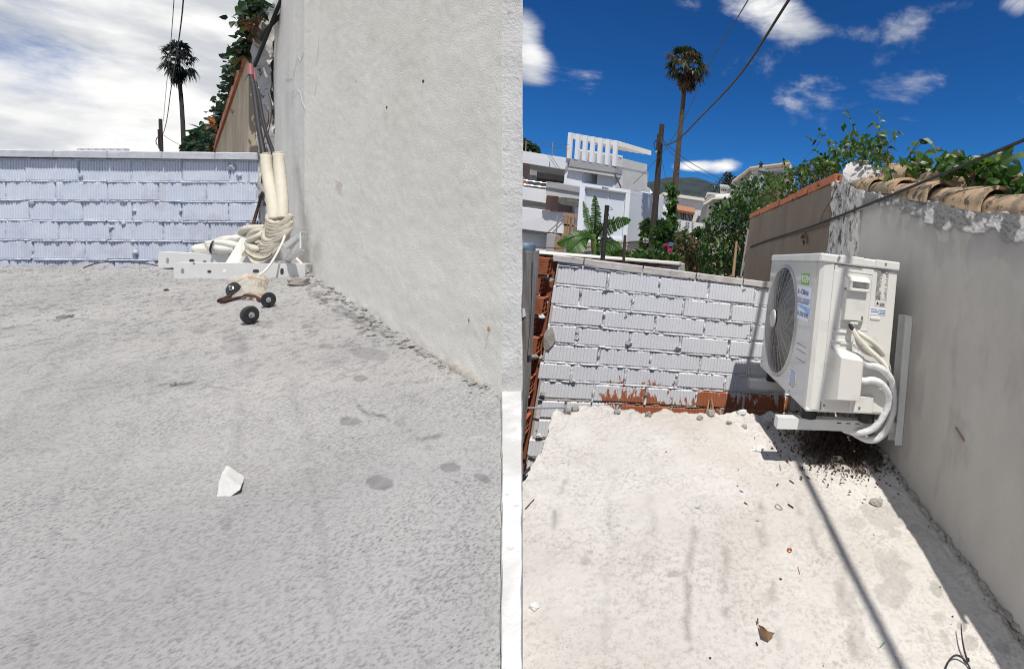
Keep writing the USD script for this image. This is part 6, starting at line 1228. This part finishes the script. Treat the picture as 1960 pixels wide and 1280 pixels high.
# ================================================================ PLANTS
def leaf(c, d, n, L, w, fold=.18, droop=.15):
    """one leaf: pointed oval with a folded midrib, 8 faces"""
    d = unit(d); s = unit(np.cross(d, n)); u = np.cross(s, d); z = V(0, 0, 1)
    mid = [c + d * L * t + u * 0 - z * droop * L * t * t for t in (0, .3, .65, 1.0)]
    l = [mid[1] + s * w + u * fold * w, mid[2] + s * w * .78 + u * fold * w]; r = [mid[1] - s * w + u * fold * w, mid[2] - s * w * .78 + u * fold * w]
    return np.array(mid + l + r), np.array([[0, 1, 4], [1, 2, 5], [1, 5, 4], [2, 3, 5], [0, 6, 1], [1, 6, 7], [1, 7, 2], [2, 7, 3]])
def leaf_cloud(pts, L, w, r_, up=.35):
    vs, fs, o = [], [], 0
    for p in pts:
        d = r_.normal(size=3) + V(0, -.2, up); n = r_.normal(size=3) + V(0, -.6, 1.0); k = r_.uniform(.6, 1.25)
        v, f = leaf(p, d, n, L * k, w * k * r_.uniform(.8, 1.2), .25, r_.uniform(.0, .6)); vs.append(v); fs.append(f + o); o += len(v)
    return trimesh.Trimesh(np.vstack(vs), np.vstack(fs), process=False)
def in_poly(poly, d, spread, n, r_, clump=0.0, seed=0):
    """points through the volume whose outline, seen from the terrace, is poly; gathered in clumps"""
    pg = Polygon(poly); x0, y0, x1, y1 = pg.bounds; out = []
    while len(out) < n:
        x, y = r_.uniform(x0, x1), r_.uniform(y0, y1)
        if not pg.contains(Point(x, y)): continue
        dd = d * (1 + r_.uniform(-1, 1) * spread); p = at(x, y, dd)
        if clump and meshkit.noise(p * clump, seed) < .36: continue
        out.append(p)
    return out
def bush(name, lab, cat_, poly, d, spread, n, L, w, leafm, seed, stems=6, clump=0, mix=None, singles=0, stem='twig', group=None):
    r_ = np.random.default_rng(seed); pts = in_poly(poly, d, spread, n, r_, clump, seed); c = np.mean(poly, axis=0); by = max(y for _, y in poly)
    t_ = Thing(name, lab, cat_, at(c[0], by, d), group=group)
    for k in range(stems):
        a = pts[r_.integers(len(pts))]; b = at(c[0] + r_.uniform(-.3, .3) * (max(x for x, _ in poly) - c[0]), by, d); t_.part('stem', tube([b, (a + b) / 2 + r_.normal(size=3) * .02 * d / 3, a], [.0030 * d, .0022 * d, .0012 * d], 5, 10), M[stem])
    ms = mix or [(leafm, 1.0)]; i = 0
    for k in range(singles):                                   # leaves one can tell apart
        v, f = leaf(pts[k] + V(0, -spread * d * .6, 0), r_.normal(size=3) + V(0, -.1, .3), r_.normal(size=3) * .6 + V(0, -1, .8), L * 1.15, w * 1.15, .25, .3); t_.part('leaf', trimesh.Trimesh(v, f, process=False), M[ms[k % len(ms)][0]])
    for m_, share in ms:
        q = pts[i:i + int(n * share)]; i += int(n * share)
        if q: t_.part('foliage', leaf_cloud(q, L, w, r_), M[m_], kind='stuff')
    return t_
ivy_pts = [at(1286 + 5 * rng.normal(), y, 22 - .25 + .15 * rng.normal()) for y in rng.uniform(352, 455, 420)]
iv.part('foliage', leaf_cloud(ivy_pts, .20, .09, np.random.default_rng(3)), M['leaf_vine'], kind='stuff')
# bush on the neighbour's wall, far to near
bush('climbing_vine', 'big dark green vine spilling left of the brown wall', 'vine', [(1338, 470), (1352, 420), (1372, 392), (1392, 375), (1410, 352), (1440, 338), (1470, 333), (1500, 336), (1498, 366), (1470, 385), (1438, 402), (1432, 440), (1424, 470), (1420, 528), (1345, 526)], 7.0, .10, 2600, .088, .021, 'leaf_vine', 31, 14, 3.6, [('leaf_vine', .55), ('leaf_dark', .38), ('leaf_pale', .07)], 60)
bush('shrub', 'dense reddish brown and green shrub below the white house with barred window', 'shrub', [(1292, 500), (1290, 470), (1300, 440), (1312, 437), (1325, 455), (1345, 470), (1355, 500), (1360, 528), (1310, 520)], 8.5, .08, 1000, .13, .022, 'leaf_dark', 32, 6, 2.0, [('leaf_dark', .35), ('leaf_vine', .3), ('leaf_dry', .35)])
bush('shrub', 'dark green shrub at the foot of the tall palm trunk', 'shrub', [(1252, 470), (1256, 432), (1270, 424), (1286, 424), (1292, 440), (1290, 478)], 18, .05, 700, .26, .09, 'leaf_vine', 33, 4, .8, [('leaf_vine', .7), ('leaf_dark', .3)])
bush('shrub', 'yellowish green shrub left of the leaning pole foot', 'shrub', [(1226, 480), (1230, 430), (1240, 418), (1250, 430), (1252, 480)], 21, .05, 500, .26, .09, 'leaf_vine', 34, 4, .8, [('leaf_vine', .5), ('leaf_dark', .3), ('leaf_pale', .2)])
bush('conifer', 'slim dark cypress before the far apartment block', 'tree', [(1226, 402), (1230, 374), (1233, 374), (1236, 402)], 70, .01, 300, .8, .3, 'leaf_blue', 35, 2)
bush('jacaranda', 'dusty purple tree below the mountain beside the leaning pole', 'tree', [(1233, 405), (1234, 388), (1244, 380), (1254, 384), (1256, 408)], 60, .03, 500, .8, .3, 'purple', 36, 3)
bush('tree', 'dark round trees between leaning pole and white house under the mountain', 'tree', [(1232, 410), (1245, 376), (1262, 374), (1269, 384), (1267, 412)], 75, .03, 700, 1.0, .4, 'leaf_blue', 37, 3)
bush('tree', 'dark tree top on the hill left behind the white roof parapet', 'tree', [(985, 292), (985, 268), (1003, 270), (1018, 280), (1028, 292)], 60, .04, 800, .8, .3, 'leaf_dark', 38, 3, 0)
bush('hedge', 'small green hedge on the slope under the far apartment block', 'hedge', [(1212, 404), (1218, 394), (1230, 398), (1236, 406), (1234, 412), (1214, 410)], 45, .04, 260, .5, .2, 'leaf_vine', 39, 2)
bush('shrub', 'green leaves under the pierced block balcony of the white house', 'shrub', [(1326, 455), (1328, 444), (1340, 440), (1346, 452), (1342, 460)], 24, .04, 160, .3, .12, 'leaf_vine', 40, 2)
# strap leaved plants behind the parapet
def strap(lab, x0, x1, yb, h, d, n, seed, group):
    r_ = np.random.default_rng(seed); t_ = Thing('strap_plant', lab, 'plant', at((x0 + x1) / 2, yb, d), group=group)
    for k in range(n):
        b = at(r_.uniform(x0, x1), yb + r_.uniform(-2, 6), d * (1 + r_.uniform(-.03, .03))); hh = h * r_.uniform(.6, 1.1) * d / FPX; dx = r_.normal() * .55 * hh; dy = r_.normal() * .3 * hh; w = .022 * d / 6
        t = np.linspace(0, 1, 5); P = np.stack([b[0] + dx * t ** 1.6, b[1] + dy * t ** 1.6, b[2] + hh * (t - .25 * t ** 3)], 1); W = (w * np.array([.8, 1, .9, .6, .05]))[:, None] * V(1, .2, 0)
        t_.part('leaf', grid(np.stack([P - W, P + W], 1)), M['leaf_vine'] if r_.random() < .6 else M['leaf_pale'] if r_.random() < .25 else M['leaf_dark'])
for k, (a, b, h) in enumerate(((1180, 1206, 26), (1200, 1230, 30), (1225, 1256, 32), (1250, 1280, 27), (1274, 1296, 24))): strap(['strap leaved green plant beside the rusty iron post', 'second strap leaved plant from the rusty iron post', 'tallest strap leaved plant in the middle behind the parapet', 'strap leaved plant left below the magenta cloths', 'last strap leaved plant next to the reddish shrub'][k], a, b, 497 + k * 1.5, h, 5.6, 55, 50 + k, 'strap leaved plants behind the parapet')
# banana plant
bp = Thing('banana_plant', 'banana plant with torn arching leaves before the site container', 'banana plant', at(1140, 492, 6.0))
bp.part('stem', tube([at(1141, 500, 6), at(1139, 470, 6), at(1136, 448, 6)], [.055, .05, .035], 12, 14), M['stem_green'], smooth=True)
def bleaf(pts, w, seed, d=6.0, tear=.25):
    r_ = np.random.default_rng(seed); P = np.array([at(x, y, d + z) for x, y, z in pts]); t = np.r_[0, np.cumsum(np.linalg.norm(np.diff(P, axis=0), axis=1))]; n = 26
    C = CubicSpline(t, P)(np.linspace(0, t[-1], n)); T = np.gradient(C, axis=0); T /= np.linalg.norm(T, axis=1)[:, None]; S = np.cross(T, V(.15, -1, .25)); S /= np.linalg.norm(S, axis=1)[:, None]
    prof = np.sin(np.clip(np.linspace(.06, 1.0, n), 0, 1) ** .8 * math.pi) ** .55 * w; ms = [tube(C, np.linspace(.016, .004, n), 5)]
    for sgn in (-1, 1):
        for i in range(n - 1):
            if i < 3: continue
            cut = tear if r_.random() < .5 else .0; a, b = C[i], C[i + 1] * (1 - cut * .4) + C[i] * cut * .4; e = r_.uniform(.75, 1.05)
            sl = T[i] * prof[i] * .35; A = a + sgn * S[i] * prof[i] * e + sl - V(0, 0, prof[i] * .35); Bq = b + sgn * S[i + 1] * prof[i + 1] * e + sl - V(0, 0, prof[i + 1] * .35 + .01 * r_.random())
            ms.append(trimesh.Trimesh(np.array([a, b, Bq, A]), np.array([[0, 1, 2], [0, 2, 3]]), process=False))
    return cat(ms)
for k, (pts, w) in enumerate([([(1137, 458, 0), (1139, 430, -.05), (1140, 400, -.1), (1138, 374, -.1)], .075), ([(1136, 458, 0), (1128, 432, .1), (1122, 405, .15), (1116, 385, .2)], .055), ([(1140, 462, 0), (1155, 436, -.1), (1178, 424, -.2), (1207, 420, -.25)], .11), ([(1136, 456, 0), (1115, 449, -.1), (1090, 456, -.2), (1067, 466, -.25)], .10), ([(1137, 460, -.1), (1118, 456, -.2), (1100, 470, -.35), (1086, 482, -.4)], .12), ([(1142, 462, 0), (1160, 460, -.1), (1178, 470, -.2), (1190, 486, -.3)], .09), ([(1140, 468, .0), (1150, 470, -.1), (1165, 482, -.2), (1178, 492, -.2)], .07)]):
    bp.part('leaf', bleaf(pts, w, 70 + k), M['banana'], smooth=False)
# plants along the top of the right wall
Yp = lambda px, py, X=.62: hit(px, py, R(X, 0, 0), E_X)
def sprig(t_, pts, X, n_leaf, L, w, seed, mats=('leaf_vine', 'leaf_pale', 'leaf_dark'), r0=.0035):
    r_ = np.random.default_rng(seed); P = np.array([Yp(x, y, X + dx) for x, y, dx in pts]); t = np.r_[0, np.cumsum(np.linalg.norm(np.diff(P, axis=0), axis=1))]; cs = CubicSpline(t, P)
    t_.part('stem', tube(cs(np.linspace(0, t[-1], 20)), np.linspace(r0, r0 * .35, 20), 5), M['stem_green'])
    for k in range(n_leaf):
        s = t[-1] * (k + .6) / n_leaf; c = cs(s); T = unit(cs(min(t[-1], s + .01)) - cs(max(0, s - .01))); side = unit(np.cross(T, r_.normal(size=3)))
        v, f = leaf(c, T * .6 + side * 1.1 + V(0, 0, -.1), V(-.3, -1, .7) + r_.normal(size=3) * .5, L * r_.uniform(.7, 1.25), w * r_.uniform(.8, 1.2), .3, r_.uniform(.2, .8)); t_.part('leaf', trimesh.Trimesh(v, f, process=False), M[mats[r_.integers(len(mats))]])
def topplant(lab, sprigs, mass, seed, base, n, L=.075, w=.020, name='wall_vine', dry=.2, X=.62):
    t_ = Thing(name, lab, 'vine', Yp(*base, X))
    for k, (pts, nl) in enumerate(sprigs): sprig(t_, pts, X, nl, L, w, seed * 20 + k)
    r_ = np.random.default_rng(seed); pg = Polygon(mass); x0, y0, x1, y1 = pg.bounds; pts = []
    while len(pts) < n:
        x, y = r_.uniform(x0, x1), r_.uniform(y0, y1)
        if pg.contains(Point(x, y)):
            p = Yp(x, y, X + r_.uniform(-.10, .14))
            if meshkit.noise(p * 14, seed) > .36: pts.append(p)
    nd = int(n * dry); t_.part('foliage', leaf_cloud(pts[nd:], L * .8, w * .9, r_), M['leaf_vine'], kind='stuff')
    if nd:
        dp = [p - V(0, 0, .02) for p in pts[:nd]]; t_.part('dry_foliage', leaf_cloud(dp, L * .8, w * .45, r_), M['leaf_dry'], kind='stuff')
        t_.part('pale_foliage', leaf_cloud(pts[nd:nd + n // 6], L * .7, w, r_), M['leaf_pale'], kind='stuff')
    return t_
topplant('leafy vine with tall sprigs on the rough pier head at the wall corner', [([(1660, 300, 0), (1645, 265, 0), (1630, 235, 0), (1616, 212, 0)], 13), ([(1665, 300, 0), (1680, 260, 0), (1684, 240, 0), (1676, 218, 0)], 8), ([(1640, 300, 0), (1600, 275, 0), (1578, 258, 0), (1562, 245, 0)], 11), ([(1625, 310, 0), (1600, 288, 0), (1565, 268, 0), (1538, 262, 0)], 10), ([(1690, 310, 0), (1700, 275, 0), (1690, 250, 0), (1668, 232, 0)], 9), ([(1600, 320, 0), (1575, 300, 0), (1555, 290, 0), (1545, 300, 0)], 8), ([(1690, 320, -.1), (1700, 330, -.12), (1705, 342, -.13)], 6), ([(1640, 290, 0), (1628, 262, 0), (1618, 250, 0), (1612, 236, 0)], 7), ([(1680, 300, 0), (1705, 270, 0), (1716, 258, 0), (1705, 248, 0)], 6)],
    [(1560, 330), (1575, 296), (1600, 275), (1640, 262), (1680, 262), (1705, 285), (1718, 310), (1700, 330), (1660, 318), (1620, 318), (1590, 340)], 61, (1650, 320), 520, .060, .015)
topplant('trailing vine mass along the orange brick edge of the brown wall', [([(1560, 345, .0), (1520, 320, 0), (1505, 306, 0), (1498, 300, 0)], 9), ([(1540, 350, 0), (1530, 318, 0), (1545, 308, 0), (1556, 308, 0)], 8), ([(1500, 350, 0), (1480, 335, 0), (1465, 340, 0)], 8), ([(1600, 330, 0), (1580, 312, 0), (1570, 300, 0)], 7), ([(1530, 350, -.05), (1510, 330, -.05), (1516, 318, -.05)], 6)],
    [(1436, 414), (1446, 372), (1476, 350), (1505, 328), (1540, 314), (1575, 300), (1602, 312), (1604, 346), (1562, 366), (1500, 392)], 62, (1520, 370), 900, .074, .018, 'wall_vine', .33, .56)
topplant('thin sprig with a curled yellow leaf on the tiles right of the pier', [([(1730, 312, 0), (1745, 290, 0), (1758, 272, 0), (1772, 262, 0)], 3), ([(1735, 310, 0), (1752, 285, 0), (1770, 272, 0)], 2), ([(1742, 312, 0), (1742, 290, 0), (1741, 268, 0)], 1)], [(1725, 325), (1735, 305), (1765, 300), (1785, 315), (1780, 330)], 63, (1745, 322), 60, .07, .022)
topplant('leafy clump in the middle of the tiled wall top beside the cable', [([(1815, 325, 0), (1812, 305, 0), (1818, 292, 0)], 7), ([(1800, 325, 0), (1795, 300, 0), (1790, 288, 0)], 6), ([(1830, 325, 0), (1840, 305, 0), (1848, 296, 0)], 6), ([(1850, 330, 0), (1870, 315, 0), (1868, 302, 0)], 6)], [(1795, 330), (1800, 305), (1825, 295), (1860, 305), (1868, 328), (1840, 335)], 64, (1830, 330), 170, .07, .02, 'wall_vine', .12)
topplant('right hand leafy clump hanging over the tiles near the frame edge', [([(1905, 335, 0), (1910, 310, 0), (1930, 298, 0), (1940, 302, 0)], 8), ([(1890, 330, 0), (1882, 312, 0), (1880, 302, 0)], 6), ([(1920, 340, 0), (1935, 350, -.05), (1940, 358, -.05)], 6), ([(1900, 325, 0), (1905, 305, 0), (1912, 298, 0)], 6)], [(1868, 345), (1872, 315), (1895, 306), (1925, 312), (1932, 340), (1925, 362), (1895, 352)], 65, (1900, 350), 210, .07, .02, 'wall_vine', .1)
topplant('last leaf tuft at the right edge on the tiles', [([(1955, 372, 0), (1950, 355, 0), (1945, 346, 0)], 6), ([(1965, 372, 0), (1962, 352, 0), (1958, 342, 0)], 6)], [(1940, 378), (1944, 352), (1970, 345), (1980, 380)], 66, (1958, 375), 80, .06, .02, 'wall_vine', .1)
# hooked yellow leaf, dry stems
# Norfolk pine behind the chimney
np_ = Thing('norfolk_pine', 'dark tiered pine behind the crenellated chimney', 'tree', at(1394, 375, 40))
np_.part('trunk', tube([at(1394, 380, 40), at(1395, 330, 40)], [.16, .03], 6), M['twig'])
r_ = np.random.default_rng(4)
for k in range(9):
    y = 334 + 4.6 * k; L = (.25 + .20 * k)
    for j in range(7):
        a = j * .9 + k; c = at(1394.6 - .1 * k, y, 40); P = [c, c + V(math.cos(a), math.sin(a), .10) * L * .6, c + V(math.cos(a), math.sin(a), .22) * L]
        n_ = 12; q = [P[0] + (P[2] - P[0]) * t + V(0, 0, .03) for t in np.linspace(.15, 1, n_)]
        np_.part('branch', cat(tube(P, [.03, .02, .01], 4), leaf_cloud(q, .22, .05, r_)), M['pine_far'])
# vine over the left tan wall
lv = Thing('wall_vine', 'dark leafed vine running up along the pink edge of the tan wall', 'vine', at(440, 250, 4.4))
def lpd(y): return np.interp(y, [0, 104, 302], [3.2, 3.5, 6.2])
edge_x = lambda y: np.interp(y, [0, 104, 200, 302], [505, 476, 444, 408])
r_ = np.random.default_rng(9); pts_d, pts_g = [], []
for _ in range(1900):
    y = 300 * r_.random() ** .85; wd = np.interp(y, [0, 60, 110, 150, 200, 260, 300], [42, 30, 28, 22, 28, 34, 40]); x = edge_x(y) - wd * abs(r_.normal()) * .55 + 3; p = at(x, y, lpd(y) * (1 + r_.uniform(-.02, .05)))
    if meshkit.noise(p * 9, 4) > .40: (pts_d if r_.random() < .55 else pts_g).append(p)
lv.part('foliage', leaf_cloud(pts_d, .062, .022, r_), M['leaf_dark'], kind='stuff'); lv.part('foliage', leaf_cloud(pts_g, .062, .022, r_), M['leaf_blue'], kind='stuff')
dry = [at(edge_x(y) - 3 - 5 * abs(r_.normal()), y, lpd(y)) for y in r_.uniform(20, 290, 260)]
lv.part('dry_foliage', leaf_cloud(dry, .08, .010, r_), M['leaf_dry'], kind='stuff')
for k in range(5): lv.part('stem', tube([at(edge_x(y) - 2 - 3 * math.sin(k + y * .03), y, lpd(y)) for y in range(-5, 300, 20)], .008, 5, 40), M['twig'])
for x, y, L, w, dx, dz, m in ((456, 12, .075, .034, -.7, -.5, 'leaf_vine'), (462, 9, .040, .016, .35, .9, 'leaf_vine'), (482, 26, .07, .026, -1, -.4, 'leaf_vine'), (460, 60, .065, .024, -.2, .9, 'leaf_pale'), (461, 73, .07, .026, -1, -.05, 'leaf_vine'), (436, 86, .085, .018, -.55, -.9, 'leaf_dark'), (446, 108, .08, .022, -.5, -.8, 'leaf_vine'), (440, 124, .06, .018, -.9, -.4, 'leaf_vine'), (410, 183, .12, .030, -1, -.5, 'leaf_dark'), (417, 190, .12, .03, -.6, -.9, 'leaf_dark'), (425, 196, .12, .03, -.5, -1, 'leaf_dark'), (478, 10, .06, .022, -.6, .2, 'leaf_vine'), (400, 240, .14, .03, -1, .2, 'leaf_dark'), (396, 228, .12, .025, -1, .4, 'leaf_dark'), (372, 270, .16, .045, -1, 0, 'leaf_dark'), (376, 282, .16, .05, -1, -.3, 'leaf_dark')):
    v, f = leaf(at(x + 5, y + 2, lpd(max(0, y)) * .985), V(dx, .1, dz), V(.5, -1, .25), L * .72, w * .72, .2, .05); lv.part('leaf', trimesh.Trimesh(v, f, process=False), M[m])
for a, b in (((475, 30), (456, 12)), ((468, 45), (462, 9)), ((446, 105), (436, 86)), ((470, 66), (460, 60))): lv.part('stem', tube([at(*a, lpd(a[1])), at(*b, lpd(b[1]))], .003, 5), M['stem_green'])
for k in range(10): v, f = leaf(at(407 + r_.normal() * 2, 235 + r_.normal() * 4, 4.7), r_.normal(size=3), V(0, -1, .3), .05, .018); lv.part('leaf', trimesh.Trimesh(v, f, process=False), M['leaf_rust'])
bush('shrub', 'dark shrub behind the shade-toned brick wall beside the dark palm trunk', 'shrub', [(358, 305), (362, 278), (375, 260), (392, 248), (408, 256), (416, 275), (414, 305)], 7.0, .06, 420, .16, .055, 'leaf_dark', 41, 5, 2.5, [('leaf_dark', .7), ('leaf_blue', .3)])
# bare vine stem and poles by the brown wall
solo('vine_stake', cyl(at(1403, 530, 4.6), at(1410, 462, 4.7), .016, 8, .012), M['raw_wood'], 'pale wooden stake standing before the vine left of the brown wall', 'stake')
solo('vine_stake', cyl(at(1418, 530, 4.7), at(1432, 440, 4.9), .010, 8), M['grey_wood'], 'thin grey stake leaning against the brown wall end', 'stake')
solo('dead_leaf_clump', leaf_cloud([hit(1541 + 2.5 * rng.normal(), 452 + 4 * rng.normal(), R(.44, 0, 0), E_X) for _ in range(9)], .035, .014, rng), M['leaf_dry'], 'pale dry leaf clump caught on the brown wall', 'dead leaves', kind='stuff')
for k, pts in enumerate([[(1598, 345), (1592, 380), (1580, 400), (1570, 430)], [(1600, 360), (1590, 395), (1588, 420)]]): solo('dry_tendril', tube([hit(x, y, R(.435, 0, 0), E_X) for x, y in pts], .0022, 5, 24), M['leaf_dry'], ['long dry tendril hanging over the brown wall corner', 'short dry tendril beside the rough white end of the wall'][k], 'tendril')

# ================================================================ SMALL THINGS on the sunlit slab
def onR(px, py, up=0.0): X, Y = hitS(px, py); return R(X, Y, float(zR(X, Y)) + up)
def rrock(px, py, rpx, lab, m='stone', sq=(1, .8, .6), seed=1):
    p = onR(px, py); r = rpx / FPX * p[1]; solo('stone', rock(p + V(0, 0, r * sq[2] * .5), r, seed, sq, 3, .6), M[m], lab, 'stone', smooth=25)
rrock(1678, 965, 13, 'grey stone on the sunlit slab beside the wall shadow', sq=(1, .8, .6), seed=11)
rrock(1021, 1164, 10, 'pale round stone on the left edge of the sunlit slab', 'chip', (1, .8, .7), 12)
rrock(1452, 861, 11, 'white plaster crumb on the sunlit slab left of the unit shadow', 'chip', (1.2, .8, .5), 13)
rrock(1600, 880, 10, 'pale crumb of mortar in the dead leaves under the unit', 'chip', (1, .8, .5), 14)
rrock(1494, 1108, 3, 'tiny black stone on the sunlit slab', 'rusty', seed=15)
rrock(1418, 797, 8, 'white lump on the broken back edge of the slab', 'chip', (1.2, .8, .7), 16)
for k, (x, y, r) in enumerate([(1340, 806, 7), (1395, 812, 6), (1360, 800, 9), (1470, 815, 8), (1500, 822, 9), (1240, 800, 7), (1180, 795, 6), (1100, 792, 8), (1085, 800, 8), (1425, 820, 6)]):
    rrock(x, y, r, ['crumb of concrete left of the centre of the broken slab edge', 'crumb left of the wooden splinter foot on the slab edge', 'largest crumb near the wooden splinters on the slab edge', 'crumb in the edge of the unit shadow', 'crumb deep in the unit shadow', 'crumb below the bare orange bricks on the slab edge', 'small crumb on the left half of the slab edge', 'crumb near the left corner of the slab edge', 'corner crumb of the slab edge by the orange pillar', 'crumb just right of the wooden splinters'][k], 'stone', (1, .8, .8), 30 + k)
solo('paper_scrap', rock(onR(1445, 862, .004), .012, 44, (1.6, .8, .25), 2, 1.2), M['white_print'], 'thin white paper scrap beside the plaster crumb', 'paper scrap')
dl = Thing('dry_leaf', 'curled dry brown leaf lying low in the middle of the sunlit slab', 'dead leaf', onR(1465, 1220))
for pts in ([(1450, 1198), (1460, 1212), (1475, 1216), (1482, 1224), (1470, 1230), (1458, 1228)],):
    Q = [onR(x, y, .006 + .012 * (i % 2)) for i, (x, y) in enumerate(pts)]; c = np.mean(Q, axis=0) + V(0, 0, .004); vv = np.array(Q + [c]); ff = [[i, (i + 1) % len(Q), len(Q)] for i in range(len(Q))]; dl.part('blade', trimesh.Trimesh(vv, np.array(ff), process=False).subdivide(), M['leaf_dry'])
dl.part('stalk', tube([onR(1450, 1198, .008), onR(1449, 1192, .012)], .002, 5), M['twig'])
zt = Thing('cable_tie', 'cut black cable tie loop standing at the lower right of the slab', 'cable tie', onR(1850, 1275))
zt.part('strap', tube([onR(1805, 1295, .002), onR(1816, 1272, .012), onR(1833, 1266, .016), onR(1848, 1272, .010), onR(1858, 1290, .004)], .0022, 6, 40), M['black_rubber'], smooth=True)
zt.part('tail', tube([onR(1852, 1275, .012), onR(1843, 1252, .02), onR(1839, 1232, .028), onR(1838, 1218, .03)], [.0028, .0024, .0018, .0012], 6, 30), M['black_rubber'], smooth=True)
zt.part('head', rock(onR(1852, 1271, .012), .0055, 3, (1, 1, .8), 1, .2), M['black_rubber'])
def bit(pts, r, m, lab, nm, cat_): solo(nm, tube([onR(x, y, .003) for x, y in pts], r, 5, 10), M[m], lab, cat_)
bit([(1684, 1241), (1693, 1231)], .0012, 'green_plastic', 'green plastic strip beside the cable shadow', 'plastic_strip', 'plastic strip')
bit([(1329, 971), (1339, 973)], .0009, 'green_plastic', 'green plastic strip in the middle of the sunlit slab', 'plastic_strip', 'plastic strip')
bit([(1416, 941), (1422, 944)], .0014, 'blue_plastic', 'short blue plastic bit on the sunlit slab', 'plastic_strip', 'plastic strip')
bit([(1424, 963), (1430, 967)], .0015, 'rust_dark', 'rusty red sliver right of the blue plastic bit', 'sliver', 'sliver')
bit([(1508, 966), (1518, 974)], .0024, 'black_rubber', 'black sliver left of the cable shadow', 'sliver', 'sliver')
bit([(1511, 920), (1519, 926)], .0022, 'rusty', 'brown sliver at the head of the cable shadow', 'sliver', 'sliver')
bit([(1445, 998), (1453, 999)], .0018, 'zinc', 'short grey wire bit on the sunlit slab', 'sliver', 'sliver')
bit([(1486, 968), (1496, 974), (1497, 978), (1488, 976), (1486, 968)], .0008, 'black_wire', 'tiny loop of black wire left of the cable shadow', 'wire_loop', 'wire')
bit([(1005, 978), (1022, 956)], .0018, 'rusty', 'rusty nail lying at the left edge of the sunlit slab', 'nail', 'nail')
bit([(1447, 1230), (1450, 1236)], .0018, 'black_rubber', 'black crumb beside the curled dry leaf', 'sliver', 'sliver')
solo('copper_ring', (lambda a: tube(np.array([onR(1511, 1054, .004) + .006 * (math.cos(t) * E_X + math.sin(t) * unit(E_Y + SK * E_Z)) for t in a]), .0022, 6, caps=False))(np.linspace(0, 2 * math.pi, 25)), M['copper'], 'small shiny copper ring on the sunlit slab', 'copper ring', smooth=True)
bit([(1527, 1085), (1531, 1099)], .0008, 'copper', 'bent copper sliver below the copper ring', 'sliver', 'sliver')
# dead leaves and twigs blown under the unit
r_ = np.random.default_rng(77); pts, tw_ = [], []
for _ in range(2200):
    X, Y = r_.normal(.26, .11), r_.normal(.20, .11)
    if X < .43 and -.2 < Y < .45: pts.append(R(X, Y, float(zR(X, Y)) + r_.uniform(.001, .022)))
solo('dead_leaves', leaf_cloud(pts, .017, .004, r_, -.1), M['leaf_litter'], 'dark heap of dead leaves and twigs under the outdoor unit', 'dead leaves', kind='stuff')
gpts = []
for _ in range(300):
    X, Y = r_.uniform(-.6, .44), -.1 + .5 * r_.normal()
    if -1.2 < Y < .4 and r_.random() < .06 + .94 * np.clip((X - .0) / .4, 0, 1) and meshkit.noise(V(X * 9, Y * 9, 0), 3) > .45: p = R(X, Y, float(zR(X, Y)) + .0015); gpts.append(rock(p, r_.uniform(.0014, .0042), int(r_.integers(1e6)), (1, .8, .6), 0, .4))
solo('grit', cat(gpts), M['rusty'], 'dark grit and crumbs scattered over the sunlit slab', 'grit', kind='stuff')
bit([(1558, 835), (1572, 822), (1578, 815)], .003, 'raw_wood', 'pale twig standing in the dead leaf heap', 'twig', 'twig')
sp = Thing('wood_splinters', 'pale split wood splinters leaning on the foot of the white brick wall', 'splinters', hit(1365, 797, R(0, 1.05, 0), E_Y))
for a, b, w in (((1352, 795), (1357, 765), 3.2), ((1358, 796), (1362, 772), 3.8), ((1366, 797), (1362, 760), 2.6)): sp.part('splinter', tube([hit(*a, R(0, 1.0, 0), E_Y), hit(*b, R(0, 1.085, 0), E_Y)], [w / FPX * 2.9, .002], 4), M['raw_wood'])
solo('steel_rod', cyl(hit(985, 781, R(0, .97, 0), E_Y), hit(1082, 780, R(0, .90, 0), E_Y), .005, 8), M['grey_pipe'], 'thin grey green rod stuck through the orange brick pillar', 'rod')
solo('black_hose', tube([R(-1.35, .55, -1.38), R(-1.2, .62, -1.26), R(-1.08, .75, -1.16), R(-1.0, .85, -1.10)], .008, 7, 30), M['black_rubber'], 'black hose climbing from the low floor left of the slab', 'hose', smooth=True)
solo('wall_mark', tube([hit(1829, 818, R(.4465, 0, 0), E_X), hit(1845, 843, R(.4465, 0, 0), E_X)], .0035, 5), M['raw_wood'], 'short brown scratch on the shaded grey wall', 'mark')
